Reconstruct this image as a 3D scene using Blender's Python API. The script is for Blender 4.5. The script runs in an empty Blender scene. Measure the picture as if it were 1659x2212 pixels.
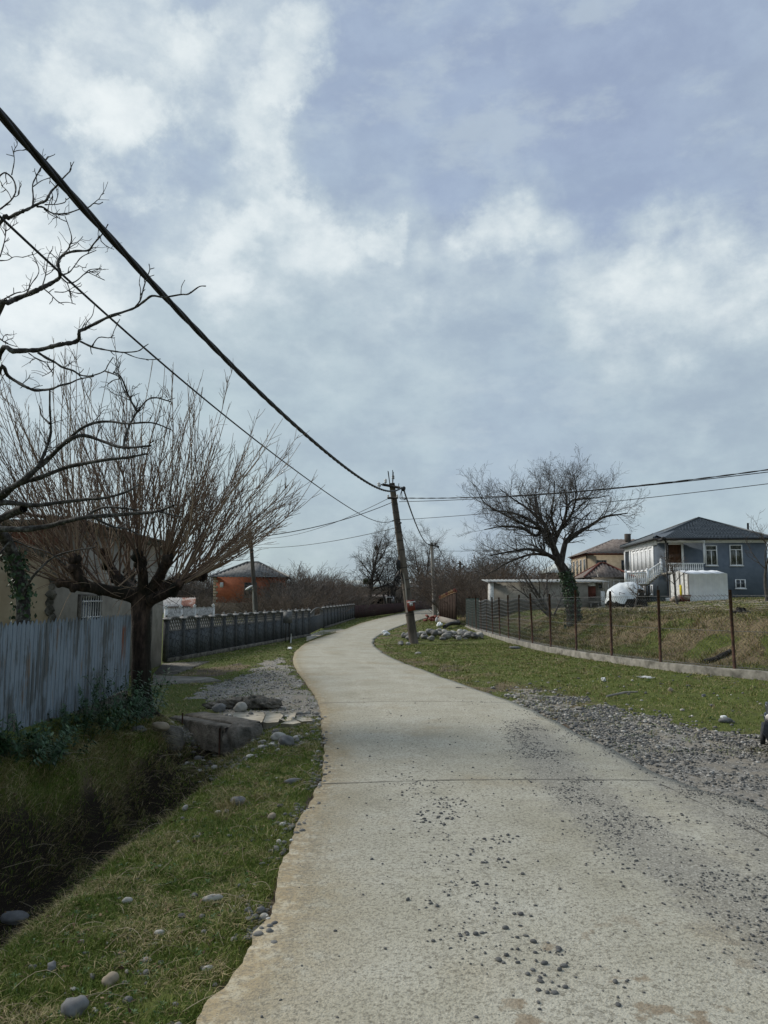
import bpy, math, random
import numpy as np
from mathutils import Vector, Matrix
# Authoring unit: 1 u = K metres (camera eye height 1.8 u); every mesh and location is multiplied by K on linking.
K = 1.35
scene = bpy.context.scene
COL = scene.collection
rng = np.random.default_rng(7)
random.seed(7)
rad = math.radians
F_, CX, CY, HOR, EYE = 1662.0, 829.5, 1106.0, 1290.0, 1.8
PITCH = math.atan((HOR - CY) / F_)
cP, sP = math.cos(PITCH), math.sin(PITCH)

def ray(u, v):
    a, b = u - CX, CY - v
    return np.array([a, F_ * cP - b * sP, F_ * sP + b * cP])
def at(u, v, y):
    d = ray(u, v); t = y / d[1]
    return np.array([d[0] * t, y, EYE + d[2] * t])
def gnd(u, v, z=0.0):
    d = ray(u, v); t = (z - EYE) / d[2]
    return np.array([d[0] * t, d[1] * t, z])
def sm(a, b, x):
    t = np.clip((np.asarray(x, float) - a) / (b - a), 0, 1)
    return t * t * (3 - 2 * t)

# ---------- 2-D value noise ----------
_NT = np.random.default_rng(3).random((256, 256))
def vnoise(x, y):
    x = np.asarray(x, float); y = np.asarray(y, float)
    xi = np.floor(x).astype(int); yi = np.floor(y).astype(int)
    fx = x - xi; fy = y - yi
    fx = fx * fx * (3 - 2 * fx); fy = fy * fy * (3 - 2 * fy)
    g = lambda i, j: _NT[i & 255, j & 255]
    a = g(xi, yi) * (1 - fx) + g(xi + 1, yi) * fx
    b = g(xi, yi + 1) * (1 - fx) + g(xi + 1, yi + 1) * fx
    return a * (1 - fy) + b * fy
def fbm(x, y, o=4):
    s = 0; a = 0.5; t = 0
    for i in range(o):
        s = s + a * vnoise(x * 2 ** i + 17.3 * i, y * 2 ** i + 9.1 * i); t += a; a *= 0.5
    return s / t

# ---------- object plumbing ----------
ORG = {}
def tag(o, label=None, cat=None, group=None, kind=None):
    if label: o['label'] = label
    if cat: o['category'] = cat
    if group: o['group'] = group
    if kind: o['kind'] = kind
    return o
def thing(name, loc, label, cat, group=None, rz=0.0):
    o = bpy.data.objects.new(name, None); COL.objects.link(o)
    o.empty_display_size = 0.2
    o.location = Vector(loc) * K; o.rotation_euler = (0, 0, rz)
    ORG[o.name] = np.array(loc, float)
    return tag(o, label, cat, group)
def copy_tree(o, parent=None):
    c = o.copy(); COL.objects.link(c)
    if parent is not None: c.parent = parent
    for ch in list(o.children): copy_tree(ch, c)
    return c
def place(o, loc, rz=0.0, s=1.0, label=None, rot=None):
    o.location = Vector(loc) * K
    o.rotation_euler = rot if rot is not None else (0, 0, rz)
    o.scale = (s, s, s) if not isinstance(s, (tuple, list)) else s
    if label: o['label'] = label
    return o

def icosphere(sub):
    t = (1 + 5 ** .5) / 2
    v = [(-1, t, 0), (1, t, 0), (-1, -t, 0), (1, -t, 0), (0, -1, t), (0, 1, t), (0, -1, -t), (0, 1, -t), (t, 0, -1), (t, 0, 1), (-t, 0, -1), (-t, 0, 1)]
    f = [(0, 11, 5), (0, 5, 1), (0, 1, 7), (0, 7, 10), (0, 10, 11), (1, 5, 9), (5, 11, 4), (11, 10, 2), (10, 7, 6), (7, 1, 8), (3, 9, 4), (3, 4, 2), (3, 2, 6), (3, 6, 8), (3, 8, 9), (4, 9, 5), (2, 4, 11), (6, 2, 10), (8, 6, 7), (9, 8, 1)]
    v = [np.array(p, float) / np.linalg.norm(p) for p in v]
    for _ in range(sub):
        c = {}; nf = []
        def mid(a, b):
            k = (min(a, b), max(a, b))
            if k not in c:
                m = v[a] + v[b]; v.append(m / np.linalg.norm(m)); c[k] = len(v) - 1
            return c[k]
        for a, b, d in f:
            x, y, z = mid(a, b), mid(b, d), mid(d, a)
            nf += [(a, x, z), (b, y, x), (d, z, y), (x, y, z)]
        f = nf
    return np.array(v), np.array(f)
ICO = [icosphere(i) for i in range(4)]

def rotz(a):
    c, s = math.cos(a), math.sin(a)
    return np.array([[c, -s, 0], [s, c, 0], [0, 0, 1]])
def euler(rx, ry, rz):
    cx, sx, cy, sy = math.cos(rx), math.sin(rx), math.cos(ry), math.sin(ry)
    X = np.array([[1, 0, 0], [0, cx, -sx], [0, sx, cx]]); Y = np.array([[cy, 0, sy], [0, 1, 0], [-sy, 0, cy]])
    return rotz(rz) @ Y @ X

class MB:
    def __init__(s):
        s.V = []; s.F = []; s.R = []; s.n = 0; s.lines = {}
    def add(s, v, f, r=0.0):
        v = np.asarray(v, float).reshape(-1, 3); f = np.asarray(f, int)
        if f.ndim == 1: f = f[None]
        s.V.append(v); s.F.append(f + s.n); s.n += len(v)
        s.R.append(np.full(len(v), r) if np.isscalar(r) else np.asarray(r, float))
        return s
    def box(s, c, size, R=None, r=0.0):
        q = np.array([(-1, -1, -1), (1, -1, -1), (1, 1, -1), (-1, 1, -1), (-1, -1, 1), (1, -1, 1), (1, 1, 1), (-1, 1, 1)], float) * np.array(size) / 2
        if R is not None:
            if np.isscalar(R): R = rotz(R)
            q = q @ R.T
        return s.add(q + np.array(c), [(0, 3, 2, 1), (4, 5, 6, 7), (0, 1, 5, 4), (1, 2, 6, 5), (2, 3, 7, 6), (3, 0, 4, 7)], r)
    def span(s, a, b, w, h, zoff=0.0):
        """box lying from a to b (plan), width w, vertical h from a.z"""
        a = np.array(a, float); b = np.array(b, float)
        d = b - a; L = np.linalg.norm(d[:2]); t = d[:2] / L; n = np.array([-t[1], t[0]]) * w / 2
        v = []
        for p in (a, b):
            for sg in (-1, 1):
                for zz in (0, h):
                    v.append((p[0] + sg * n[0], p[1] + sg * n[1], p[2] + zz + zoff))
        return s.add(v, [(0, 1, 3, 2), (4, 6, 7, 5), (0, 4, 5, 1), (2, 3, 7, 6), (1, 5, 7, 3), (0, 2, 6, 4)])
    def line(s, P, R, n=3, r=0.0):
        P = np.asarray(P, float); R = np.broadcast_to(np.asarray(R, float), (len(P),))
        s.lines.setdefault((len(P), n), []).append((P, R, r)); return s
    def cyl(s, a, b, r0, r1=None, n=10):
        return s.tube([a, b], [r0, r0 if r1 is None else r1], n)
    def tube(s, P, R, n=8, r=0.0):
        P = np.asarray(P, float); R = np.broadcast_to(np.asarray(R, float), (len(P),)); k = len(P)
        V, Fq = tubes(P[None], R[None], n)
        s.add(V, Fq, r)
        o = s.n - k * n
        s.F.append(np.array([[o + i for i in range(n)][::-1]])); s.F.append(np.array([[o + (k - 1) * n + i for i in range(n)]]))
        return s
    def lathe(s, prof, c=(0, 0, 0), n=12):
        a = np.arange(n) * 2 * math.pi / n
        v = np.array([[(r * math.cos(t), r * math.sin(t), z) for t in a] for r, z in prof]).reshape(-1, 3) + np.array(c)
        f = [(i * n + j, i * n + (j + 1) % n, (i + 1) * n + (j + 1) % n, (i + 1) * n + j) for i in range(len(prof) - 1) for j in range(n)]
        s.add(v, f)
        o = s.n - len(v)
        s.F.append(np.array([[o + i for i in range(n)][::-1]])); s.F.append(np.array([[o + (len(prof) - 1) * n + i for i in range(n)]]))
        return s
    def ico(s, c, size, R=None, sub=1, amp=0.12, seed=0, r=0.0):
        v, f = ICO[sub]
        w = v * (1 + amp * (fbm(v[:, 0] * 1.3 + seed * 3.7 + v[:, 2], v[:, 1] * 1.3 + seed * 1.9 - v[:, 2], 3) - .5)[:, None] * 2)
        w = w * np.array(size)
        if R is not None: w = w @ R.T
        return s.add(w + np.array(c), f, r)
    def flush(s):
        for (k, n), L in s.lines.items():
            P = np.array([a[0] for a in L]); R = np.array([a[1] for a in L])
            V, f = tubes(P, R, n)
            s.add(V, f, np.repeat(np.array([a[2] for a in L]), k * n))
        s.lines = {}
    def build(s, name, mat, parent=None, loc=None, smooth=False, label=None):
        s.flush()
        V = np.concatenate(s.V)
        if parent is not None: org = ORG[parent.name]
        elif loc is not None: org = np.array(loc, float)
        else:
            lo, hi = V.min(0), V.max(0); org = np.array([(lo[0] + hi[0]) / 2, (lo[1] + hi[1]) / 2, lo[2]])
        me = bpy.data.meshes.new(name)
        fill_mesh(me, (V - org) * K, s.F, smooth)
        Rr = np.concatenate(s.R)
        if Rr.any():
            at_ = me.attributes.new('rnd', 'FLOAT', 'POINT'); at_.data.foreach_set('value', Rr.astype(np.float32))
        if mat: me.materials.append(mat)
        o = bpy.data.objects.new(name, me); COL.objects.link(o)
        if parent is not None: o.parent = parent
        else: o.location = Vector(org) * K
        ORG[o.name] = org
        if label: o['label'] = label
        return o

def fill_mesh(me, V, F, smooth=False):
    nv = len(V)
    li = np.concatenate([f.ravel() for f in F]).astype(np.int32)
    lt = np.concatenate([np.full(len(f), f.shape[1]) for f in F]).astype(np.int32)
    ls = np.concatenate([[0], np.cumsum(lt)[:-1]]).astype(np.int32)
    me.vertices.add(nv); me.vertices.foreach_set('co', np.ascontiguousarray(V, dtype=np.float32).ravel())
    me.loops.add(len(li)); me.loops.foreach_set('vertex_index', li)
    me.polygons.add(len(lt)); me.polygons.foreach_set('loop_start', ls); me.polygons.foreach_set('loop_total', lt)
    if smooth: me.polygons.foreach_set('use_smooth', np.ones(len(lt), bool))
    me.update(calc_edges=True); me.validate()

def tubes(P, R, n):
    N, k, _ = P.shape
    T = np.gradient(P, axis=1); T /= np.maximum(np.linalg.norm(T, axis=2, keepdims=True), 1e-9)
    d = P[:, -1] - P[:, 0]; d /= np.maximum(np.linalg.norm(d, axis=1, keepdims=True), 1e-9)
    ref = np.where((np.abs(d[:, 2]) < .8)[:, None], np.array([0, 0, 1.]), np.array([1., 0.13, 0]))[:, None, :]
    U = np.cross(T, np.broadcast_to(ref, T.shape)); U /= np.maximum(np.linalg.norm(U, axis=2, keepdims=True), 1e-9)
    W = np.cross(T, U)
    a = np.arange(n) * 2 * math.pi / n
    V = P[:, :, None] + R[:, :, None, None] * (np.cos(a)[None, None, :, None] * U[:, :, None] + np.sin(a)[None, None, :, None] * W[:, :, None])
    i = np.arange(k - 1)[:, None] * n; j = np.arange(n)[None]; j2 = (j + 1) % n
    q = np.stack([i + j, i + n + j, i + n + j2, i + j2], -1).reshape(-1, 4)
    f = (q[None] + (np.arange(N) * k * n)[:, None, None]).reshape(-1, 4)
    return V.reshape(-1, 3), f

def catmull(P, per=6):
    P = np.asarray(P, float); Q = np.vstack([2 * P[0] - P[1], P, 2 * P[-1] - P[-2]]); out = []
    for i in range(len(P) - 1):
        a, b, c, d = Q[i:i + 4]
        for t in np.arange(per) / per:
            out.append(.5 * ((2 * b) + (c - a) * t + (2 * a - 5 * b + 4 * c - d) * t * t + (3 * b - a - 3 * c + d) * t ** 3))
    out.append(P[-1]); return np.array(out)

# ---------- materials ----------
def ramp(nt, stops):
    r = nt.nodes.new('ShaderNodeValToRGB'); e = r.color_ramp.elements
    while len(e) > len(stops): e.remove(e[-1])
    while len(e) < len(stops): e.new(0.5)
    for x, (p, c) in zip(e, stops):
        x.position = p; x.color = (c[0], c[1], c[2], 1)
    return r
def N(nt, t, **kw):
    n = nt.nodes.new(t)
    for k, v in kw.items():
        if hasattr(n, k): setattr(n, k, v)
        else: n.inputs[k.replace('_', ' ')].default_value = v
    return n
def new_mat(name):
    m = bpy.data.materials.new(name); m.use_nodes = True; nt = m.node_tree
    return m, nt, nt.nodes['Principled BSDF']
def mixc(nt, fac, a, b, mode='MIX'):
    n = nt.nodes.new('ShaderNodeMix'); n.data_type = 'RGBA'; n.blend_type = mode
    for s, x in ((0, fac), (6, a), (7, b)):
        if isinstance(x, (int, float)): n.inputs[s].default_value = x
        elif isinstance(x, tuple): n.inputs[s].default_value = (*x, 1)
        else: nt.links.new(x, n.inputs[s])
    return n.outputs[2]
def mth(nt, op, a, b=None, c=None, clamp=False):
    n = nt.nodes.new('ShaderNodeMath'); n.operation = op; n.use_clamp = clamp
    for i, x in enumerate((a, b, c)):
        if x is None: continue
        if isinstance(x, (int, float)): n.inputs[i].default_value = x
        else: nt.links.new(x, n.inputs[i])
    return n.outputs[0]
def coords(nt, stretch=(1, 1, 1), which='Object'):
    tc = nt.nodes.new('ShaderNodeTexCoord'); mp = nt.nodes.new('ShaderNodeMapping')
    mp.inputs['Scale'].default_value = stretch
    nt.links.new(tc.outputs[which], mp.inputs['Vector']); return mp.outputs[0]
def noise(nt, vec, scale, detail=5, rough=.6, out=0):
    n = nt.nodes.new('ShaderNodeTexNoise'); n.inputs['Scale'].default_value = scale
    n.inputs['Detail'].default_value = detail; n.inputs['Roughness'].default_value = rough
    nt.links.new(vec, n.inputs['Vector']); return n.outputs[out]
def sstep(nt, x, a, b, lo=0., hi=1.):
    n = nt.nodes.new('ShaderNodeMapRange'); n.interpolation_type = 'SMOOTHSTEP'
    nt.links.new(x, n.inputs[0])
    for i, v in enumerate((a, b, lo, hi)): n.inputs[i + 1].default_value = v
    return n.outputs[0]
def attr(nt, name, out=2):
    a = nt.nodes.new('ShaderNodeAttribute'); a.attribute_name = name; return a.outputs[out]
def bump(nt, b, h, strength=.4, dist=.02):
    n = nt.nodes.new('ShaderNodeBump'); n.inputs['Strength'].default_value = strength; n.inputs['Distance'].default_value = dist
    nt.links.new(h, n.inputs['Height'])
    if b.inputs['Normal'].links: nt.links.new(b.inputs['Normal'].links[0].from_socket, n.inputs['Normal'])
    nt.links.new(n.outputs[0], b.inputs['Normal'])
def nmat(name, stops, scale=4, detail=6, rough=.85, bmp=.3, bscale=None, stretch=(1, 1, 1), src='noise', spec=.25, dist=.02, dirt=None, metal=0):
    """stops: colour ramp over noise; src 'rnd' uses the per-piece attribute, 'obj' the object's own random number (each mixed with noise)"""
    m, nt, b = new_mat(name)
    vec = coords(nt, stretch); n1 = noise(nt, vec, scale, detail)
    x = sstep(nt, n1, .28, .72)
    if src == 'rnd': x = mth(nt, 'ADD', mth(nt, 'MULTIPLY', attr(nt, 'rnd'), .8), mth(nt, 'MULTIPLY', x, .2))
    if src == 'obj':
        oi = nt.nodes.new('ShaderNodeObjectInfo'); x = mth(nt, 'ADD', mth(nt, 'MULTIPLY', oi.outputs['Random'], .7), mth(nt, 'MULTIPLY', x, .3))
    r = ramp(nt, stops); nt.links.new(x, r.inputs[0]); c = r.outputs[0]
    if dirt:
        col, sc, a, bb = dirt
        c = mixc(nt, sstep(nt, noise(nt, coords(nt, stretch), sc, 8, .65), a, bb), c, col)
    nt.links.new(c, b.inputs['Base Color'])
    b.inputs['Roughness'].default_value = rough; b.inputs['Specular IOR Level'].default_value = spec; b.inputs['Metallic'].default_value = metal
    if bmp: bump(nt, b, noise(nt, vec, bscale or scale * 4, 6, .65), bmp, dist)
    return m
# ================= camera, light, sky =================
cam = bpy.data.cameras.new('camera'); camo = bpy.data.objects.new('camera', cam); COL.objects.link(camo)
cam.sensor_fit = 'VERTICAL'; cam.sensor_height = 24; cam.lens = 24 * F_ / 2212
cam.clip_start = .05; cam.clip_end = 6000
camo.location = (0, 0, EYE * K); camo.rotation_euler = (math.pi / 2 + PITCH, 0, 0)
scene.camera = camo
SUN_DIR = Vector((-.72, .42, .62)).normalized()
sl = bpy.data.lights.new('sun', 'SUN'); sl.energy = 2.9; sl.angle = rad(24); sl.color = (1, .95, .86)
so = bpy.data.objects.new('sun', sl); COL.objects.link(so); so.rotation_euler = SUN_DIR.to_track_quat('Z', 'Y').to_euler()
so.location = (-20, 10, 40)
scene.view_settings.view_transform = 'Standard'; scene.view_settings.look = 'None'
scene.view_settings.exposure = .2; scene.view_settings.gamma = 1
w = bpy.data.worlds.new('World'); scene.world = w; w.use_nodes = True
nt = w.node_tree; bg = nt.nodes['Background']
BGS = .12
sky = nt.nodes.new('ShaderNodeTexSky'); sky.sky_type = 'NISHITA'; sky.sun_disc = False
sky.sun_elevation = math.asin(SUN_DIR.z); sky.sun_rotation = math.atan2(SUN_DIR.x, SUN_DIR.y)
sky.dust_density = 2.0
tc = nt.nodes.new('ShaderNodeTexCoord'); D0 = tc.outputs['Generated']
def vmath(op, a, b=None, sc=None):
    n = nt.nodes.new('ShaderNodeVectorMath'); n.operation = op
    for i, x in enumerate((a, b)):
        if x is None: continue
        if isinstance(x, tuple): n.inputs[i].default_value = x
        else: nt.links.new(x, n.inputs[i])
    if sc is not None: n.inputs['Scale'].default_value = sc
    return n
# domain warp of the view direction so that cloud banks have ragged edges
w1 = nt.nodes.new('ShaderNodeTexNoise'); w1.inputs['Scale'].default_value = 5.5; w1.inputs['Detail'].default_value = 9; w1.inputs['Roughness'].default_value = .62
nt.links.new(D0, w1.inputs['Vector'])
wv = vmath('SUBTRACT', w1.outputs['Color'], (.5, .5, .5)); wv = vmath('SCALE', wv.outputs[0], sc=.30)
DW = vmath('NORMALIZE', vmath('ADD', D0, wv.outputs[0]).outputs[0]).outputs[0]
def udir(u, v):
    d = ray(u, v); d = d / np.linalg.norm(d); return tuple(float(x) for x in d)
def blobs(L, D):
    acc = None
    for u, v, sg, a in L:
        dt = vmath('DOT_PRODUCT', D, udir(u, v)).outputs['Value']
        ang = sg / F_ * 1.9
        x = sstep(nt, dt, math.cos(ang), 1.0, 0, a)
        acc = x if acc is None else mth(nt, 'ADD', acc, x)
    return acc
white = blobs([(210, 60, 110, .75), (250, 250, 70, .7), (250, 330, 45, .4), (560, 110, 120, .9), (650, 170, 60, .5), (400, 60, 50, .2), (540, 300, 60, .35), (490, 430, 80, .5), (620, 400, 45, .4), (690, 500, 60, .4), (560, 560, 110, .35), (400, 540, 90, .4), (60, 600, 130, .4), (560, 680, 130, .3),
               (200, 720, 180, .3), (620, 680, 150, .2), (1120, 500, 85, .7), (1040, 600, 90, .65), (830, 580, 80, .5), (820, 520, 30, .4), (1390, 640, 120, .5), (1580, 580, 120, .5), (1430, 760, 160, .35),
               (860, 860, 110, .3), (1000, 300, 45, .45), (860, 380, 70, .35), (-500, 300, 400, .6), (-300, 900, 300, .3), (20, 90, 60, .35), (1250, 590, 60, .25)], DW)
dark = blobs([(370, 380, 80, .5), (60, 190, 90, .45), (260, 500, 60, .25), (1000, 80, 330, .55), (1500, 150, 300, .45), (1150, 380, 170, .45), (1500, 420, 140, .3), (800, 170, 160, .4), (900, 950, 230, .3), (1400, 980, 300, .35), (1560, 480, 90, .2)], DW)
def wn(scale, detail, rough, zs=1.0):
    mp = nt.nodes.new('ShaderNodeMapping'); mp.inputs['Scale'].default_value = (1, 1, zs); nt.links.new(D0, mp.inputs[0])
    return noise(nt, mp.outputs[0], scale, detail, rough)
f1 = wn(5, 9, .58, 1.4); f2 = wn(14, 7, .6, 1.6); f3 = wn(2.2, 5, .5, 2.5)
raw = mth(nt, 'MULTIPLY', white, .95)
raw = mth(nt, 'ADD', raw, mth(nt, 'MULTIPLY', mth(nt, 'SUBTRACT', f1, .5), 1.7))
raw = mth(nt, 'ADD', raw, mth(nt, 'MULTIPLY', mth(nt, 'SUBTRACT', f2, .5), 1.2))
raw = mth(nt, 'SUBTRACT', raw, mth(nt, 'MULTIPLY', dark, .30))
cov = sstep(nt, raw, -.12, 1.25)
lit = sstep(nt, mth(nt, 'ADD', raw, mth(nt, 'MULTIPLY', mth(nt, 'SUBTRACT', wn(24, 6, .62, 1.3), .5), .9)), .25, 1.85)
sx = nt.nodes.new('ShaderNodeSeparateXYZ'); nt.links.new(D0, sx.inputs[0]); Z = sx.outputs[2]
g = lambda c: tuple(x / BGS for x in c)
low, mid_, high = g((.395, .495, .525)), g((.38, .468, .518)), g((.32, .40, .555))
base = mixc(nt, sstep(nt, Z, .04, .36), low, mid_)
base = mixc(nt, sstep(nt, Z, .30, .72), base, high)
lav = mth(nt, 'MULTIPLY', dark, .9, clamp=True)
base = mixc(nt, lav, base, g((.27, .34, .50)))
base = mixc(nt, sstep(nt, f3, .35, .7, 0, .35), base, g((.43, .525, .56)))
base = mixc(nt, sstep(nt, f3, .62, .4, 0, .25), base, g((.36, .425, .485)))
base = mixc(nt, 1.0, base, mixc(nt, sstep(nt, f2, .3, .7), (.93, .93, .95), (1.09, 1.085, 1.06)), 'MULTIPLY')
f4 = wn(9, 8, .6, 2.2)
base = mixc(nt, sstep(nt, f4, .50, .70, 0, .45), base, g((.48, .56, .605)))
cloudc = mixc(nt, lit, g((.47, .555, .60)), g((.76, .81, .815)))
allc = mixc(nt, cov, base, cloudc)
out = mixc(nt, .93, sky.outputs[0], allc)
# below the horizon the world is a dull ground colour
out = mixc(nt, sstep(nt, Z, -.02, .0), g((.10, .10, .08)), out)
nt.links.new(out, bg.inputs['Color']); bg.inputs['Strength'].default_value = BGS

# ================= materials =================
M = {}
M['bark_dark'] = nmat('bark_dark', [(0, (.018, .015, .013)), (.6, (.045, .038, .033)), (1, (.10, .095, .085))], 9, rough=.95, bmp=.6, bscale=30, stretch=(1, 1, .35))
M['bark_lichen'] = nmat('bark_lichen', [(0, (.02, .018, .017)), (.55, (.055, .05, .046)), (1, (.14, .14, .13))], 14, rough=.95, bmp=.5, bscale=40, dirt=((.16, .085, .015), 9, .70, .76))
M['bark_grey'] = nmat('bark_grey', [(0, (.045, .04, .036)), (1, (.12, .11, .10))], 5, rough=.95, bmp=.2)
M['twig_red'] = nmat('twig_red', [(0, (.07, .045, .035)), (.5, (.17, .115, .08)), (1, (.34, .265, .19))], 6, rough=.8, bmp=.1, src='rnd')
M['twig_grey'] = nmat('twig_grey', [(0, (.05, .043, .038)), (1, (.15, .13, .115))], 6, rough=.9, bmp=0, src='rnd')
M['twig_dark'] = nmat('twig_dark', [(0, (.028, .024, .022)), (1, (.085, .075, .066))], 6, rough=.9, bmp=0, src='rnd')
M['twig_brown'] = nmat('twig_brown', [(0, (.055, .04, .03)), (1, (.17, .13, .10))], 6, rough=.9, bmp=0, src='rnd')
M['bark_pollard'] = nmat('bark_pollard', [(0, (.008, .006, .005)), (.5, (.035, .024, .019)), (1, (.10, .066, .05))], 9, rough=.95, bmp=1.0, bscale=16, stretch=(1, 1, .3), dist=.06, dirt=((.012, .013, .008), 2.2, .42, .58))
M['ivy'] = nmat('ivy', [(0, (.012, .03, .012)), (.7, (.03, .065, .025)), (1, (.09, .13, .06))], 3, rough=.55, bmp=0, src='rnd', spec=.4)
M['shrub'] = nmat('shrub', [(0, (.016, .042, .017)), (.7, (.036, .085, .032)), (1, (.09, .135, .05))], 3, rough=.5, bmp=0, src='rnd', spec=.4)
M['moss_ball'] = nmat('mistletoe', [(0, (.02, .03, .012)), (1, (.06, .08, .03))], 3, bmp=0)
M['concrete'] = nmat('concrete', [(0, (.15, .14, .115)), (1, (.30, .28, .24))], 4, bmp=.5, bscale=28, dirt=((.08, .075, .06), 2.2, .45, .7))
M['concrete_dark'] = nmat('concrete_dark', [(0, (.07, .065, .055)), (1, (.20, .18, .15))], 4, bmp=.9, bscale=22, dist=.05, dirt=((.03, .028, .02), 3, .48, .7))
M['concrete_pale'] = nmat('concrete_pale', [(0, (.30, .27, .21)), (1, (.48, .44, .36))], 3.5, bmp=.4, bscale=25, dirt=((.17, .15, .12), 2.5, .52, .72))
M['pole'] = nmat('pole_concrete', [(0, (.055, .045, .036)), (1, (.15, .125, .10))], 3, bmp=.35, bscale=20, stretch=(1, 1, .3))
M['wood_dark'] = nmat('wood_dark', [(0, (.035, .03, .026)), (1, (.10, .085, .07))], 6, stretch=(1, 1, .2), bmp=.3)
M['wood_pale'] = nmat('wood_pale', [(0, (.18, .165, .145)), (1, (.34, .31, .27))], 6, stretch=(1, 1, .2), bmp=.2)
M['black'] = nmat('black_plastic', [(0, (.012, .012, .013)), (1, (.03, .03, .032))], 5, rough=.6, bmp=0)
M['iron'] = nmat('dark_iron', [(0, (.02, .018, .016)), (1, (.05, .042, .036))], 9, rough=.7, bmp=.1)
M['rust'] = nmat('rusty_iron', [(0, (.035, .022, .018)), (1, (.11, .055, .035))], 12, rough=.9, bmp=.3)
M['porcelain'] = nmat('porcelain', [(0, (.45, .44, .42)), (1, (.62, .60, .58))], 5, rough=.3, bmp=0, spec=.5)
M['white_paint'] = nmat('white_paint', [(0, (.70, .70, .70)), (1, (.82, .82, .81))], 3, rough=.6, bmp=.05)
M['white_worn'] = nmat('white_worn', [(0, (.45, .45, .44)), (1, (.74, .73, .71))], 5, rough=.8, bmp=.15, dirt=((.2, .19, .17), 6, .55, .7))
M['wire_galv'] = nmat('galvanised_wire', [(0, (.09, .09, .088)), (1, (.17, .17, .165))], 9, rough=.6, bmp=0, metal=.3)
M['wire_green'] = nmat('green_mesh', [(0, (.03, .05, .045)), (1, (.06, .085, .075))], 9, rough=.7, bmp=0)
M['glass'] = nmat('window_glass', [(0, (.025, .03, .035)), (1, (.06, .07, .08))], 2, rough=.08, bmp=0, spec=.6)
M['curtain'] = nmat('curtained_glass', [(0, (.035, .04, .038)), (.5, (.06, .065, .055)), (1, (.20, .20, .17))], 3.5, rough=.15, bmp=0, stretch=(3, 3, .7), spec=.6)

def unit_(v): return v / max(np.linalg.norm(v), 1e-9)
# ================= terrain functions (u units) =================
def curve_y(px):
    P = np.array([gnd(u, v)[:2] for u, v in px]); P = P[np.argsort(P[:, 1])]
    return P
LE = curve_y([(440, 2212), (540, 2050), (590, 1950), (618, 1850), (650, 1770), (693, 1690), (702, 1650), (698, 1600), (695, 1560), (690, 1520), (665, 1480), (640, 1445), (633, 1425), (642, 1405), (672, 1385), (735, 1364), (765, 1352), (800, 1341), (880, 1322), (946, 1313)])
RE = curve_y([(1405, 1665), (1265, 1595), (1120, 1523), (965, 1468), (905, 1445), (870, 1432), (835, 1415), (815, 1402), (806, 1388), (815, 1375), (845, 1360), (880, 1347), (915, 1337), (950, 1326)])
RE = np.vstack([[[4.6, -3], [4.6, 3], [4.2, 4.6], [3.6, 5.6], [3.3, 6.5], [3.2, 7.05], [2.95, 7.45]], RE, [[9.5, 122], [12.5, 140]]])
LE = np.vstack([[[-.8, -3], [-.78, 1]], LE, [[10.5, 140]]])
def yfun(P):
    C = catmull(P, 8); o = np.argsort(C[:, 1]); C = C[o]
    return lambda y: np.interp(y, C[:, 1], C[:, 0])
xl, xr = yfun(LE), yfun(RE)
KERB = np.array([[26, -4], [17, 4], [13.2, 8], [10.3, 12], [7.8, 15.6], [6.45, 18.3], [5.35, 23.4], [4.95, 29.7], [4.9, 40], [5.0, 54], [4.45, 61], [4.9, 70], [8, 90], [14, 130], [20, 400]], float)
KC = catmull(KERB, 6)
xk = lambda y: np.interp(y, KC[:, 1], KC[:, 0])
def kerb_z(y): return np.interp(y, [8, 15, 24, 40, 55], [.36, .30, .24, .10, .05])
def sdist_kerb(x, y):
    x = np.asarray(x, float); y = np.asarray(y, float)
    best = np.full(x.shape, 1e9)
    for a, b in zip(KC[:-1], KC[1:]):
        d = b - a; L2 = d @ d
        t = np.clip(((x - a[0]) * d[0] + (y - a[1]) * d[1]) / L2, 0, 1)
        best = np.minimum(best, np.hypot(x - a[0] - t * d[0], y - a[1] - t * d[1]))
    return np.where(x > xk(y), best, -best)
xd = lambda y: np.interp(y, [-3, 3, 6, 8.3, 10.3, 11.6], [-3.5, -3.2, -2.95, -2.68, -2.5, -2.45])
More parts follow.
